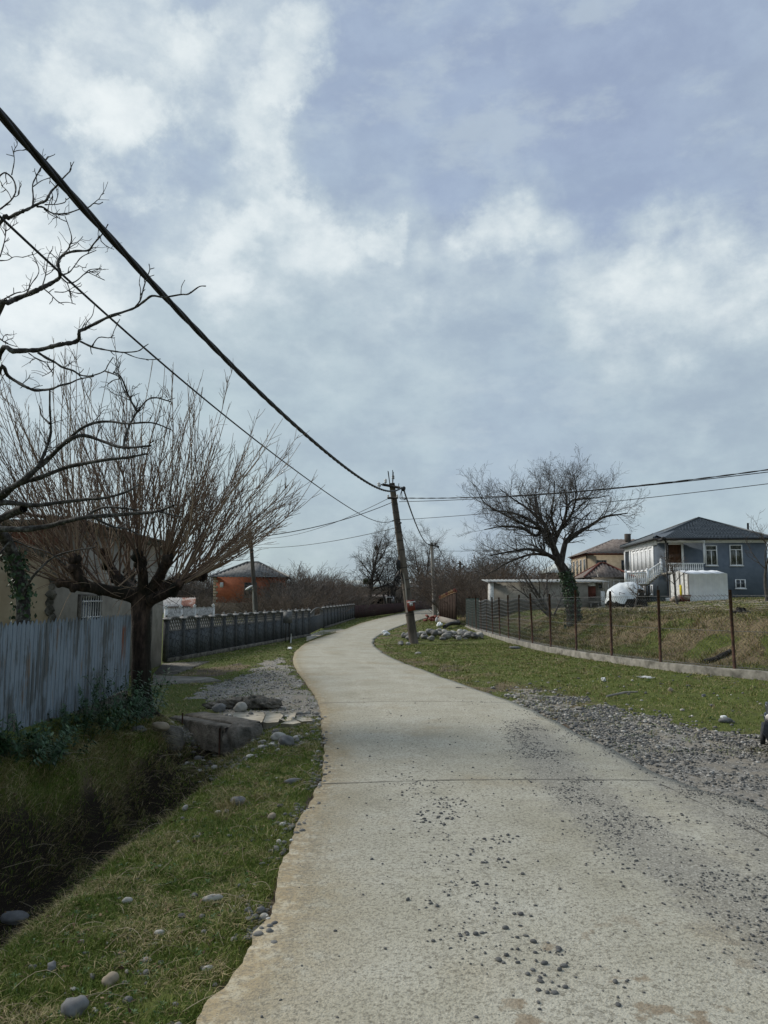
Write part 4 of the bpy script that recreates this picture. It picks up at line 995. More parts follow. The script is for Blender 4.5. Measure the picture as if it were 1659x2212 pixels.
for i in range(260):
    q = rng.choice(8, p=[.19, .2, .15, .13, .11, .08, .07, .07]); P, R = SRC[q]
    th = {0: -.55, 1: .62, 2: .35, 3: -.22, 4: .05, 5: -.4, 6: .6, 7: -.1}[q] + rng.normal(0, .34)
    if q in (1, 6) and rng.random() < .42: th = rng.uniform(.9, 1.5)
    if q in (0, 5) and rng.random() < .25: th = -rng.uniform(.9, 1.4)
    L = rng.uniform(1.6, 3.45) * (1 - .08 * abs(th)) * (1.12 if q in (0, 5) else .97) * (.84 if th > .85 else 1)
    shoot(P, R, i, th, rng.normal(0, .40), L, rng.uniform(.006, .0145))
for i in range(70):   # thin whips hanging round the head
    P, R = SRC[rng.integers(0, 8)]; p, d = interp(P, rng.uniform(.1, .95)); nd = unit(rng.normal(size=3) * (1, .8, .6) + (0, -.3, -.05))
    tw.line(wander(p, nd, rng.uniform(.25, .9), 8, .10, -.01), np.linspace(.006, .0026, 8), 3, rng.random())
tw.build('crown', M['twig_red'], root, smooth=True)

# ---- leaning ivy-trunked tree on the right bank ----
p4 = lambda x, y, d=28.: at(932.6 + x * .2645, 932.6 + y * .2645, d)
bz = p4(1165, 1530); bz[2] = Hs(bz[0], bz[1])
root = thing('fruit_tree', bz, 'spreading bare tree with a dark ivy-covered trunk behind the wire fence', 'tree')
tr, tw = MB(), MB()
T = catmull(np.array([bz - (0, 0, .25), p4(1150, 1400), p4(1130, 1290), p4(1098, 1180), p4(1060, 1100), p4(1025, 1050)]), 4)
Rt = np.interp(np.linspace(0, 1, len(T)), [0, .12, .5, 1], [.33, .26, .22, .15]); V, f = knobby(T, Rt, 12, .1, 2); tr.add(V, f)
SP = dict(split=.03, rmin=.0052, lv=[
    dict(n=15, L=1.35, ang=46, wob=.16, up=.055, k=7, t0=.12, rr=.42, bias=.22, tap=.35),
    dict(n=8, L=.72, ang=45, wob=.2, up=.06, k=5, t0=.12, rr=.5, bias=.12),
    dict(n=4, L=.36, ang=42, wob=.2, up=.05, k=4, t0=.2, rr=.7),
    ])
def limb4(px, r0, r1, dy, sp=SP):
    n = len(px); P = catmull(np.array([p4(x, y, 28 + dy * i / (n - 1)) for i, (x, y) in enumerate(px)]), 3)
    grow((tr, tw), P, r0, r1, 0, sp)
limb4([(1040, 1070), (1000, 960), (975, 900), (900, 800), (800, 720), (650, 660), (480, 640)], .15, .02, -.5)
limb4([(1025, 1050), (960, 1010), (880, 975), (780, 960), (640, 980), (480, 1010)], .10, .02, -1.2)
limb4([(1055, 1080), (1080, 950), (1105, 885), (1180, 830), (1290, 770), (1400, 700), (1500, 680), (1600, 665)], .12, .018, .5)
limb4([(990, 930), (1020, 850), (1070, 760), (1100, 650), (1100, 560), (1085, 480)], .11, .02, .4)
limb4([(1100, 620), (1150, 560), (1230, 550), (1340, 540), (1450, 520)], .05, .015, .8)
limb4([(900, 800), (850, 850), (740, 790), (600, 770), (430, 800)], .08, .015, -.8)
limb4([(985, 900), (900, 720), (860, 600), (850, 450)], .08, .015, 1.0)
limb4([(960, 1010), (820, 1000), (640, 1060), (520, 1130), (430, 1180)], .06, .014, -1.0)
limb4([(900, 800), (760, 760), (600, 680), (440, 590), (370, 480)], .06, .014, .3)
limb4([(1000, 960), (940, 780), (800, 640), (680, 560), (560, 470)], .08, .015, .9)
limb4([(1080, 760), (1150, 660), (1180, 500), (1160, 350)], .06, .015, -.4)
limb4([(1030, 860), (980, 700), (1000, 520), (1000, 400)], .06, .015, -.9)
tr.build('trunk', M['bark_dark'], root, smooth=True); tw.build('crown', M['twig_grey'], root)
iv = MB(); leaves_on(iv, T[:15], Rt[:15], 1000, .045, .04); iv.build('ivy', M['ivy'], root)

# ---- generic distant bare tree ----
STEMS = []
def bare_tree(name, u, v, d, vtop, label, stems, sp, mat='twig_grey', bark='bark_dark', r=.2, group=None, lean=(0, 0)):
    bb = at(u, v, d); bb[2] = Hs(bb[0], bb[1]); top = at(u, vtop, d)[2]; Hh = top - bb[2]
    o = thing(name, bb, label, 'tree', group); tr, tw = MB(), MB()
    for (dx, dyy, hh, r0) in stems:
        P = wander(bb - (0, 0, .1), unit((dx + lean[0], dyy, 1)), Hh * hh, 8, .045, .03)
        STEMS.append(P); grow((tr, tw), P, r * r0, .02, 0, sp(Hh))
    tr.build('trunk', M[bark], o, smooth=True); tw.build('crown', M[mat], o); return o, Hh, bb
def spA(Hh): return dict(split=.05, rmin=.012, lv=[dict(n=20, L=.54 * Hh, ang=60, wob=.15, up=.07, k=7, t0=.22, rr=.42, tap=.55), dict(n=8, L=.19 * Hh, ang=45, wob=.2, up=.04, k=5, t0=.15, rr=.5), dict(n=7, L=.085 * Hh, ang=42, wob=.2, up=.02, k=4, t0=.15, rr=.6)])
def spB(Hh): return dict(split=.03, rmin=.014, lv=[dict(n=11, L=.36 * Hh, ang=42, wob=.14, up=.08, k=6, t0=.3, rr=.45, tap=.4), dict(n=8, L=.2 * Hh, ang=40, wob=.18, up=.05, k=5, t0=.15, rr=.5), dict(n=5, L=.1 * Hh, ang=40, wob=.2, up=.02, k=4, t0=.15, rr=.6)])
o, Hh, bb = bare_tree('tall_tree', 796, 1309, 88, 1150, 'tallest bare tree in the distance with a mistletoe clump', [(0.02, 0, .96, 1.1), (.16, 0, .8, .6)], spA, 'twig_grey', r=.32)
mb = MB()
for (u, v, s) in ((787, 1166, .24), (786, 1255, .4)):
    c = interp(STEMS[0], .86 if v < 1200 else .42)[0] + (-.3 if v < 1200 else -.55, -.15, 0)
    for _ in range(420):
        q = rng.normal(size=3); q = c + q / np.linalg.norm(q) * s * rng.random() ** .4; a = unit(rng.normal(size=3)) * .09; bq = rperp(unit(a)) * .04
        mb.add([q - a, q + bq, q + a, q - bq], [(0, 1, 2, 3)], rng.random())
mb.build('mistletoe', M['moss_ball'], o)
bare_tree('bushy_tree', 840, 1310, 86, 1185, 'dense many-stemmed bare tree right of the tallest tree', [(-.3, 0, .8, .6), (.05, 0, .95, .7), (.35, .1, .85, .6), (-.1, .3, .85, .5)], spB, 'twig_dark', r=.28)
bare_tree('spreading_tree', 917, 1300, 128, 1158, 'wide bare tree behind the second utility pole', [(-.16, 0, .9, .9), (.10, 0, 1.0, 1.0), (.42, 0, .8, .7), (-.5, .1, .75, .5)], spA, 'twig_grey', r=.32)
bare_tree('slim_tree', 860, 1312, 97, 1262, 'small dark bare tree by the far bend, right of the cowshed', [(-.2, 0, .9, .8), (.2, 0, 1, .8)], spB, r=.18)
# small pruned trees in the blue house's yard
def pruned(u, vb, d, vtop, label, lean, r):
    bb = at(u, vb, d); bb[2] = Hs(bb[0], bb[1]); Hh = at(u, vtop, d)[2] - bb[2]
    o = thing('small_tree', bb, label, 'tree'); tr, tw = MB(), MB()
    sp = dict(split=.02, rmin=.007, lv=[dict(n=9, L=.55 * Hh, ang=55, wob=.18, up=.09, k=6, t0=.5, rr=.5, tap=.3), dict(n=6, L=.22 * Hh, ang=45, wob=.2, up=.06, k=4, t0=.2, rr=.6), dict(n=3, L=.1 * Hh, ang=45, wob=.2, up=.04, k=3, t0=.3, rr=.7)])
    grow((tr, tw), wander(bb - (0, 0, .05), unit((lean, 0, 1)), Hh * .72, 8, .09, .03), r, .025, 0, sp)
    tr.build('trunk', M['bark_grey'], o, smooth=True); tw.build('crown', M['twig_brown'], o)
pruned(1463, 1293, 44, 1190, 'small bare tree in front of the white balcony', -.12, .085)
pruned(1371, 1297, 40.5, 1245, 'small twisted bare tree in front of the tarp-covered heap', .15, .06)
pruned(1657, 1290, 40, 1112, 'bare tree with a crooked grey trunk in front of the blue house end', -.05, .11)
# leaning bare tree clump in front of the long shed
bb = p4(985, 1500, 33); bb[2] = Hs(bb[0], bb[1]); o = thing('leaning_tree', bb, 'leaning many-stemmed bare tree in front of the long grey shed', 'tree'); tr, tw = MB(), MB()
for (dx, L, r) in ((-.55, 2.6, .11), (-.9, 2.2, .06), (-.25, 2.4, .06), (.35, 2.0, .05), (-.6, 2.9, .05)):
    grow((tr, tw), wander(bb - (0, 0, .1), unit((dx, rng.normal(0, .2), .8)), L, 8, .07, .05), r, .015, 0, dict(split=.03, rmin=.008, lv=[dict(n=10, L=1.0, ang=40, wob=.16, up=.06, k=6, t0=.25, rr=.5), dict(n=6, L=.45, ang=40, wob=.2, up=.05, k=4, t0=.2, rr=.6)]))
tr.build('trunk', M['bark_grey'], o, smooth=True); tw.build('crown', M['twig_grey'], o)

# ---- thickets of bare bushes, each bush an object ----
def bush_mesh(h, wd, n, seed, rmin):
    mb = MB(); st = np.random.default_rng(seed)
    global rng
    keep = rng; rng = st
    sp = dict(split=9, rmin=rmin, lv=[dict(n=8, L=.40 * h, ang=38, wob=.18, up=.06, k=5, t0=.2, rr=.6), dict(n=5, L=.22 * h, ang=36, wob=.18, up=.05, k=4, t0=.2, rr=.7)])
    for _ in range(n):
        p = np.array([st.normal(0, wd * .22), st.normal(0, wd * .22), -.05]); d = unit((p[0] * 1.6 / wd + st.normal(0, .3), p[1] * 1.6 / wd + st.normal(0, .3), 1))
        grow((mb, mb), wander(p, d, h * st.uniform(.6, 1.05), 7, .10, .01), rmin * 2.2, rmin, 0, sp)
    rng = keep
    return mb
protos = []
for q in range(4):
    o = bush_mesh(2.6, 2.4, 34, 50 + q, .0075).build('thicket_bush', M['twig_brown' if q % 2 else 'twig_grey'], loc=(0, 0, 0)); protos.append(o)
used = [False] * 4
def put_bush(u, d, vtop, label, group, q, wide=1.0):
    p = at(u, 1300, d); z = Hs(p[0], p[1]); Hh = at(u, vtop, d)[2] - z; s = Hh / 2.6
    o = protos[q] if not used[q] else copy_tree(protos[q]); used[q] = True
    place(o, (p[0], p[1], z), random.uniform(0, 6), (s * wide, s * wide, s)); tag(o, label, 'bush', group)
k = 0
LB = 'leafless bush in the brown thicket between the brick house and the tallest tree'
for (u, d, vt) in [(590, 58, 1288), (612, 66, 1262), (625, 60, 1266), (632, 70, 1232), (648, 64, 1245), (660, 72, 1222), (672, 66, 1248), (690, 70, 1240), (700, 78, 1236), (716, 72, 1250), (722, 84, 1248), (735, 90, 1254), (655, 58, 1268), (690, 60, 1270), (718, 68, 1268), (740, 84, 1268), (752, 95, 1262), (612, 76, 1228), (680, 84, 1238), (640, 52, 1275)]:
    put_bush(u, d, vt, LB, 'bushes of the left thicket', k % 4, 1.15); k += 1
LB = 'leafless bush in the dark thicket behind the far bend of the road'
for (u, d, vt) in [(868, 118, 1265), (885, 126, 1258), (900, 130, 1262), (925, 134, 1255), (945, 138, 1252), (960, 132, 1258), (850, 112, 1270), (770, 110, 1255), (750, 112, 1258), (830, 110, 1272), (875, 120, 1280), (905, 128, 1282), (935, 136, 1280), (812, 112, 1268)]:
    put_bush(u, d, vt, LB, 'bushes behind the far bend', k % 4, 1.25); k += 1
LB = 'leafless reddish brown bush in the thicket left of the long grey shed'
for (u, d, vt) in [(972, 96, 1240), (988, 90, 1228), (1003, 80, 1215), (1015, 78, 1200), (1030, 66, 1210), (1045, 62, 1202), (1060, 70, 1198), (1078, 60, 1215), (1022, 60, 1245), (1045, 56, 1248), (1005, 68, 1258), (1095, 66, 1220), (1115, 68, 1222), (1135, 70, 1228), (985, 88, 1262), (1150, 66, 1232)]:
    put_bush(u, d, vt, LB, 'bushes of the right thicket', k % 4, 1.3); k += 1
for (u, d, vt) in [(385, 88, 1240), (405, 92, 1232), (425, 90, 1238), (445, 94, 1230), (365, 90, 1236), (345, 92, 1240), (465, 96, 1240)]:
    put_bush(u, d, vt, 'leafless bush in the dark mass left of the brick house', 'bushes left of the brick house', k % 4, 1.4); k += 1
for (u, d, vt) in [(430, 52, 1278), (452, 56, 1285), (560, 56, 1275)]:
    put_bush(u, d, vt, 'leafless bush in front of the brick house, behind the stone fence', 'bushes before the brick house', k % 4, 1.2); k += 1
for q, o in enumerate(protos):
    if not used[q]: bpy.data.objects.remove(o)
# shrubs with narrow leaves along the blue fence
def leafy_shrub(x, y, h, w_, n, label):
    z = Hs(x, y); o = thing('leafy_shrub', (x, y, z), label, 'shrub'); lf = MB(); st = lf
    for _ in range(n):
        d = unit((rng.normal(0, .38) + .18, rng.normal(0, .38), 1)); P = wander((x + rng.normal(0, w_ * .3), y + rng.normal(0, w_ * .45), z), d, h * rng.uniform(.45, 1.05), 7, .10, -.04)
        st.line(P, np.linspace(.0045, .002, 7), 3)
        for _ in range(rng.integers(34, 56)):
            p, dd = interp(P, rng.uniform(.15, 1) * .999); s = rng.uniform(.035, .085); a = unit(dd * .4 + rperp(dd) + np.array([0, 0, -.12])); bq = unit(np.cross(a, (0, 0, 1))) * s * .19; up = np.array([0, 0, .012])
            q = p + a * .008
            lf.add([q, q + a * s * .45 + bq - up * .4, q + a * s * 1.0 - up, q + a * s * .45 - bq - up * .4], [(0, 1, 2), (0, 2, 3)], rng.random())
    lf.build('foliage', M['shrub'], o)
leafy_shrub(-3.42, 10.9, .78, .4, 26, 'dark leafy shrub at the foot of the pollard tree')
leafy_shrub(-3.42, 9.9, .95, .5, 34, 'tallest dark leafy shrub against the blue fence')
leafy_shrub(-3.48, 9.0, .55, .45, 26, 'low leafy shrub between the tallest one and the low bamboo clump by the blue fence')
leafy_shrub(-3.45, 8.0, .46, .5, 30, 'low bamboo-like clump under the lower edge of the blue fence')
leafy_shrub(-3.5, 7.1, .42, .45, 26, 'leafy clump under the blue fence at the left edge')
# ================= poles and wires =================
def lerp(a, b, t): return np.asarray(a) * (1 - t) + np.asarray(b) * t
PB = gnd(894, 1389, .02); PT = at(846.5, 1044, PB[1] + .15)
root = thing('utility_pole', PB, 'leaning concrete utility pole with a red box beside the stone heap', 'utility pole')
ax = unit(PT - PB)
def pole_mesh(a, b, r0, r1, n=4, tw_=.785):
    mb = MB(); d = unit(b - a); k = 10
    P = np.array([lerp(a, b, t) for t in np.linspace(0, 1, k)]); R = np.linspace(r0, r1, k)
    mb.tube(P, R, n); return mb
pole_mesh(PB - ax * .3, PT, .185, .115, 8).build('pole', M['pole'], root)
def onp(v, off=0.0, dy=0.0):
    """point on the pole axis at picture height v"""
    t = np.clip((1389 - v) / (1389 - 1044), 0, 1.1); return lerp(PB, PT, t) + np.array([off, dy, 0])
def bar(mb, a, b, w_=.03): mb.cyl(a, b, w_, w_, 6)
pd = PB[1]
def pp(x, y, d=0.0): return at(658.3 + x * .1984, 987.5 + y * .1984, pd + d)   # photo crop point near the pole
mb = MB(); mb.tube([pp(845, 297, -.1), pp(1040, 335, -.1)], [.055, .055], 4); mb.build('crossarm', M['iron'], root)
mb = MB(); mb.tube([pp(900, 446, -.12), pp(1015, 443, -.12)], [.045, .045], 4); mb.build('crossarm', M['iron'], root)
def insulator(c, s=.06):
    mb = MB(); mb.lathe([(s * .35, -s * 1.2), (s * .9, -s * .9), (s, -s * .2), (s * .6, 0), (s * .95, s * .5), (s * .8, s * 1.3), (s * .3, s * 1.6)], c, 8); mb.build('insulator', M['porcelain'], root, smooth=True)
insulator(pp(880, 262, -.1)); insulator(pp(806, 300, -.1)); insulator(pp(963, 222, -.05)); insulator(pp(908, 428, -.12), .045); insulator(pp(1008, 425, -.12), .045)
mb = MB()
for a, b in (((925, 295), (905, 150)), ((928, 295), (910, 155)), ((955, 290), (957, 140)), ((960, 285), (966, 160)), ((1020, 330), (1025, 285)), ((845, 297), (790, 288)), ((878, 292), (880, 270)), ((1040, 335), (1075, 350))): bar(mb, pp(*a, -.1), pp(*b, -.1), .014)
mb.tube(catmull(np.array([pp(845, 300, -.1), pp(826, 306, -.1), pp(822, 322, -.1), pp(812, 326, -.1), pp(806, 310, -.1)]), 4), [.014] * 17, 5)
mb.build('bracket', M['iron'], root)
mb = MB(); mb.ico(pp(1075, 347, -.1), (.09, .08, .10), None, 1, .3, 3); mb.build('clamp', M['black'], root)
# terminal box with looped cables, red meter box, conduit
mb = MB(); c0, c1 = pp(1012, 1122, -.12), pp(1025, 1228, -.12); mb.tube([c0, lerp(c0, c1, .08), lerp(c0, c1, .92), c1], [.06, .10, .09, .05], 10); mb.build('terminal_box', M['black'], root, smooth=True)
for q in range(7):
    a = pp(1030, 1225, -.15); e = pp(1045 + q * 6, 1290 + q * 14, -.18); mid_ = pp(1000 - q * 8 + 20, 1290 + q * 10, -.3)
    mb = MB(); mb.tube(catmull(np.array([a, mid_, e, pp(1050, 1240, -.18)]), 5), [.012] * 16, 5); mb.build('cable_loop', M['black'], root)
mb = MB(); mb.tube(catmull(np.array([pp(1028, 1040, -.15), pp(1000, 1150, -.2), pp(955, 1230, -.2), pp(962, 1285, -.2), pp(1010, 1300, -.2), pp(1035, 1240, -.15)]), 5), [.013] * 26, 5); mb.build('cable_loop', M['black'], root)
for q in range(3): mb = MB(); mb.tube(catmull(np.array([pp(1055, 360, -.12), pp(1035 + q * 14, 430, -.15), pp(1060 + q * 20, 468, -.15), pp(1110, 445, -.12)]), 5), [.009] * 16, 4); mb.build('cable_loop', M['black'], root)
mb = MB(); mb.tube(catmull(np.array([pp(970, 480, -.16), pp(975, 600, -.17), pp(980, 680, -.18), pp(1000, 760, -.18)]), 4), [.012] * 13, 4)
mb.build('cable_loop', M['black'], root)
mb = MB(); mb.tube(catmull(np.array([pp(1070, 1260, -.17), pp(1095, 1400, -.19), pp(1110, 1560, -.22), pp(1118, 1690, -.24)]), 4), [.03] * 13, 6); mb.build('conduit', M['wood_pale'], root)
M['red_paint'] = nmat('red_paint', [(0, (.13, .03, .022)), (1, (.22, .05, .035))], 5, rough=.6, bmp=.1)
c = pp(1155, 1615, -.22); mb = MB(); mb.box(c, (.30, .16, .42), euler(0, -.13, 0)); mb.build('meter_box', M['red_paint'], root)
mb = MB(); mb.box(pp(1160, 1578, -.235), (.31, .17, .05), euler(0, -.13, 0)); mb.box(pp(1160, 1603, -.31), (.12, .02, .12), euler(0, -.13, 0)); mb.build('meter_panel', M['white_worn'], root)
mb = MB()
for y in (520, 610, 690, 830, 920, 1025, 1215, 1350, 1450, 1700, 1725):
    t = onp(987.5 + y * .1984); r = .118 + .068 * (y - 300) / 1700; mb = MB(); mb.tube([t - ax * .012, t + ax * .012], [r + .008, r + .008], 8); mb.build('strap', M['iron'], root)
mb = MB(); mb.ico(pp(1040, 716, -.1), (.07, .05, .04), None, 1, .3, 5); mb.ico(pp(960, 694, -.1), (.04, .04, .03), None, 1, .3, 5); mb.build('anchor', M['iron'], root)

# second pole, third pole, thin pole, lamp post
b2 = gnd(940, 1333, .0); t2 = at(932.5, 1172, b2[1]); root = thing('utility_pole', b2, 'upright grey utility pole beside the brown gate fence', 'utility pole')
pole_mesh(b2 - (0, 0, .3), t2, .22, .13, 8).build('pole', M['wood_pale'], root)
q2 = lambda x, y: at(658.3 + x * .1984, 987.5 + y * .1984, b2[1] - .2)
mb = MB(); mb.tube([q2(1340, 950), q2(1440, 970)], [.06, .06], 4); mb.build('crossarm', M['iron'], root)
mb = MB(); mb.tube([q2(1395, 925), q2(1398, 910)], [.03, .03], 4); mb.ico(q2(1424, 945), (.09, .09, .12), None, 1); mb.ico(q2(1452, 978), (.12, .1, .12), None, 1); mb.build('insulator', M['iron'], root)
mb = MB(); mb.box(q2(1411, 1572), (.36, .2, .5)); mb.build('meter_box', M['wire_galv'], root)
b3 = at(996, 1270, 95); b3[2] = Hs(b3[0], 95); root = thing('utility_pole', b3, 'distant dark utility pole with a crossarm rising out of the thicket', 'utility pole')
t3 = at(994, 1213, 95); pole_mesh(b3, t3, .2, .14, 6).build('pole', M['wood_dark'], root)
mb = MB(); mb.tube([at(988, 1217, 95), at(1001, 1219, 95)], [.08, .08], 4); mb.tube([at(997, 1232, 94.8), at(1003, 1222, 94.8)], [.12, .12], 5); mb.build('crossarm', M['iron'], root)
b4 = at(555.5, 1330, 50); b4[2] = Hs(b4[0], 50); t4 = at(540, 1144, 50); root = thing('utility_pole', b4, 'thin dark leaning pole in front of the brick house', 'utility pole')
pole_mesh(b4, t4, .16, .11, 7).build('pole', M['wood_dark'], root)
mb = MB()
for v in (1160, 1172, 1185): mb.ico(lerp(b4, t4, (1330 - v) / 186) + (.1, -.1, 0), (.08, .06, .05), None, 1)
mb.build('insulator', M['iron'], root)
b5 = at(550, 1330, 46); b5[2] = Hs(b5[0], 46); t5 = at(546, 1272, 46); root = thing('street_lamp', b5, 'small white-headed lamp post behind the stone fence', 'street lamp')
pole_mesh(b5, t5, .06, .045, 7).build('pole', M['wood_pale'], root)
mb = MB(); mb.tube(catmull(np.array([t5, at(545, 1267, 46), at(541, 1267, 45.9)]), 3), [.04] * 7, 6); mb.build('arm', M['wood_pale'], root)
mb = MB(); c = at(537.5, 1269.5, 45.9); mb.ico(c, (.26, .10, .06), euler(0, -.55, 0), 2, .05); mb.build('lamp_head', M['white_paint'], root, smooth=True)

def fitpath(px, x0, y0, x1, y1, ext=None, deg=3, n=60):
    """picture trace -> smooth sagging wire in the vertical plane through two plan points"""
    pts = []
    nx, ny = (y1 - y0), -(x1 - x0)
    for u, v in px:
        d = ray(u, v); t = (nx * x0 + ny * y0) / (nx * d[0] + ny * d[1]); pts.append((d[0] * t, d[1] * t, EYE + d[2] * t))
    P = np.array(pts); s = np.hypot(P[:, 0] - x1, P[:, 1] - y1)
    c = np.polyfit(s, P[:, 2], deg); L = s.max() if ext is None else ext
    ss = np.linspace(s.min(), L, n); dx, dy = unit((x0 - x1, y0 - y1, 0))[:2]
    return np.stack([x1 + dx * ss, y1 + dy * ss, np.polyval(c, ss)], 1)
def wire(name, P, r, label, cat='cable', mat='black', strands=1, tw_r=0, turns=0):
    mb = MB()
    if strands == 1: mb.tube(P, [r] * len(P), 5)
    else:
        Q = catmull(P, 5); T = np.gradient(Q, axis=0); T /= np.linalg.norm(T, axis=1, keepdims=True)
        U = np.cross(T, (0, 0, 1)); U /= np.linalg.norm(U, axis=1, keepdims=True); W = np.cross(T, U); a = np.linspace(0, turns * 6.283, len(Q)); a = a + .6 * np.sin(a * .13)
        for k in range(strands):
            f = k * 6.283 / strands; mb.tube(Q + tw_r * (np.cos(a + f)[:, None] * U + np.sin(a + f)[:, None] * W), [r] * len(Q), 5)
    return tag(mb.build(name, M[mat], smooth=True), label, cat)
cl = pp(1075, 347, -.1)
P = fitpath([(0, 245), (100, 360), (200, 475), (300, 580), (400, 690), (500, 785), (600, 885), (700, 975), (760, 1020), (800, 1045), (845, 1062), (868, 1053)], -3.2, 0, cl[0], cl[1], ext=29.0, deg=4, n=90)
wire('power_cable', P, .0155, 'thick twisted black power cable sweeping down from the upper left to the leaning pole', strands=4, tw_r=.018, turns=15)
an = pp(960, 694, -.1)
P = fitpath([(10, 478), (60, 525), (150, 605), (300, 742), (450, 872), (600, 985), (700, 1060), (760, 1102), (800, 1120), (846, 1126)], -3.7, 0, an[0], an[1], ext=28.5, deg=4, n=70)
wire('phone_cable', P, .011, 'thin black cable running below the thick twisted one to the leaning pole')
e = pp(1010, 441, -.12); P = fitpath([(861, 1075), (1000, 1077), (1100, 1071), (1250, 1060), (1400, 1047), (1659, 1015)], 10.5, 19, e[0], e[1], ext=20, deg=2); WEND = [P[-1]]; wire('power_cable', P, .012, 'upper black power cable running right from the leaning pole over the spreading tree', strands=2, tw_r=.010, turns=18)
e = pp(1018, 484, -.12); P = fitpath([(862, 1084), (1000, 1079), (1100, 1073), (1250, 1062), (1400, 1050), (1659, 1019)], 10.5, 19, e[0], e[1], ext=20, deg=2); WEND.append(P[-1]); wire('power_cable', P, .012, 'second black cable running right from the leaning pole just below the upper one')
e = pp(1030, 690, -.12); P = fitpath([(863, 1122), (932, 1119), (1025, 1113), (1260, 1089), (1371, 1077), (1659, 1046)], 10.5, 19, e[0], e[1], ext=20, deg=2); WEND.append(P[-1]); wire('phone_cable', P, .010, 'lowest thin wire running right from the leaning pole')
pe = WEND[0].copy(); pe[2] = Hs(pe[0], pe[1]); te = pe.copy(); te[2] = max(q[2] for q in WEND) + .35
root = thing('utility_pole', pe, 'concrete pole carrying the right-hand cables, beyond the wire fence', 'utility pole')
pole_mesh(pe - (0, 0, .2), te, .2, .13, 8).build('pole', M['pole'], root); mb = MB(); mb.tube([te - (.5, 0, .3), te - (-.5, 0, .3)], [.05, .05], 4); mb.build('crossarm', M['iron'], root)
def sagline(a, b, sag, n=24):
    t = np.linspace(0, 1, n); P = lerp(np.asarray(a)[None], np.asarray(b)[None], t[:, None]); P[:, 2] -= sag * 4 * t * (1 - t); return P
wire('service_wire', sagline(pp(945, 495, -.1), at(385, 1172, 20.8), .35), .014, 'black wire from the leaning pole to the flat-roofed house on the left')
wire('service_wire', sagline(pp(985, 770, -.1), at(545, 1183, 49.5), .25), .013, 'lower wire from the leaning pole to the thin pole by the brick house')
wire('service_wire', sagline(pp(905, 452, -.1), at(541, 1163, 49.6), .5), .011, 'sagging wire from the short crossarm to the thin pole by the brick house')
wire('power_cable', sagline(cl, q2(1352, 948), .55), .02, 'twisted black cable sloping from the leaning pole to the upright grey pole', strands=3, tw_r=.018, turns=30)
wire('service_wire', sagline(pp(1045, 800, -.1), at(908, 1222, 75), .3), .012, 'thin wire from the middle of the leaning pole towards the wide distant tree')
wire('power_cable', sagline(q2(1452, 978), at(996, 1236, 94.9), .7), .03, 'black cable sloping from the upright grey pole to the distant dark pole')
wire('service_wire', sagline(q2(1455, 1020), at(1262, 1167, 74), .35), .016, 'thin wire from the upright grey pole to the tan house')
# ================= blue metal fence =================
def fence_blue():
    m, nt, b = new_mat('blue_sheet')
    v = coords(nt, (1, 1, .09)); n1 = noise(nt, v, 16, 7, .7); n2 = noise(nt, coords(nt, (1, 1, .45)), 2.0, 6, .65)
    r = ramp(nt, [(.3, (.14, .175, .215)), (.7, (.235, .285, .34))]); nt.links.new(n1, r.inputs[0])
    c = mixc(nt, sstep(nt, mth(nt, 'MULTIPLY', n1, n2), .225, .31, 0, .9), r.outputs[0], (.06, .066, .068))
    n3 = noise(nt, coords(nt, (1, 1, .16)), 5.5, 8, .7)
    c = mixc(nt, sstep(nt, n3, .57, .66, 0, .8), c, (.15, .10, .065))
    sp = nt.nodes.new('ShaderNodeSeparateXYZ'); nt.links.new(coords(nt), sp.inputs[0])
    # one big rust run near the far end
    rz_ = mth(nt, 'MULTIPLY', sstep(nt, sp.outputs[1], RUST_Y - .17, RUST_Y - .05), sstep(nt, sp.outputs[1], RUST_Y + .17, RUST_Y + .05))
    rz_ = mth(nt, 'MULTIPLY', rz_, mth(nt, 'MULTIPLY', sstep(nt, sp.outputs[2], .50, .75), sstep(nt, sp.outputs[2], 1.32, 1.2)))
    c = mixc(nt, mth(nt, 'MULTIPLY', rz_, sstep(nt, noise(nt, coords(nt, (1, 1, .25)), 9, 6, .7), .42, .56)), c, (.17, .055, .028))
    nt.links.new(c, b.inputs['Base Color']); b.inputs['Roughness'].default_value = .55; b.inputs['Specular IOR Level'].default_value = .35
    bump(nt, b, n1, .15, .01); return m
fx = -3.765; ya, yb = 4.6, 11.52
RUST_Y = (11.2 - (ya + yb) / 2) * K
root = thing('metal_fence', (fx, (ya + yb) / 2, .44), 'weathered blue corrugated metal fence with a sawtooth top and rust streaks', 'fence')
mb = MB(); n = 72; ys = np.linspace(ya, yb, n + 1); w1_ = ys[1] - ys[0]
for q in range(n):
    y0, y1 = ys[q], ys[q + 1]; zb = .45 - .03 * math.sin(y0 * .9); zt = 1.565 + .010 * math.sin(q * 2.3)
    xo = fx + .012 * math.sin(y0 * 1.4)
    prof = [(0, 0), (.10, .020), (.42, .022), (.62, .022), (.90, .020), (1, 0)]
    for a, c in zip(prof[:-1], prof[1:]):
        za = zt - abs(a[0] - .5) * .13; zc = zt - abs(c[0] - .5) * .13
        mb.add([(xo + a[1], y0 + a[0] * w1_, zb), (xo + c[1], y0 + c[0] * w1_, zb), (xo + c[1], y0 + c[0] * w1_, zc), (xo + a[1], y0 + a[0] * w1_, za),
                (xo + a[1] - .004, y0 + a[0] * w1_, zb), (xo + c[1] - .004, y0 + c[0] * w1_, zb), (xo + c[1] - .004, y0 + c[0] * w1_, zc), (xo + a[1] - .004, y0 + a[0] * w1_, za)], [(0, 1, 2, 3), (7, 6, 5, 4)])
mb.build('sheet', fence_blue(), root)
mb = MB()
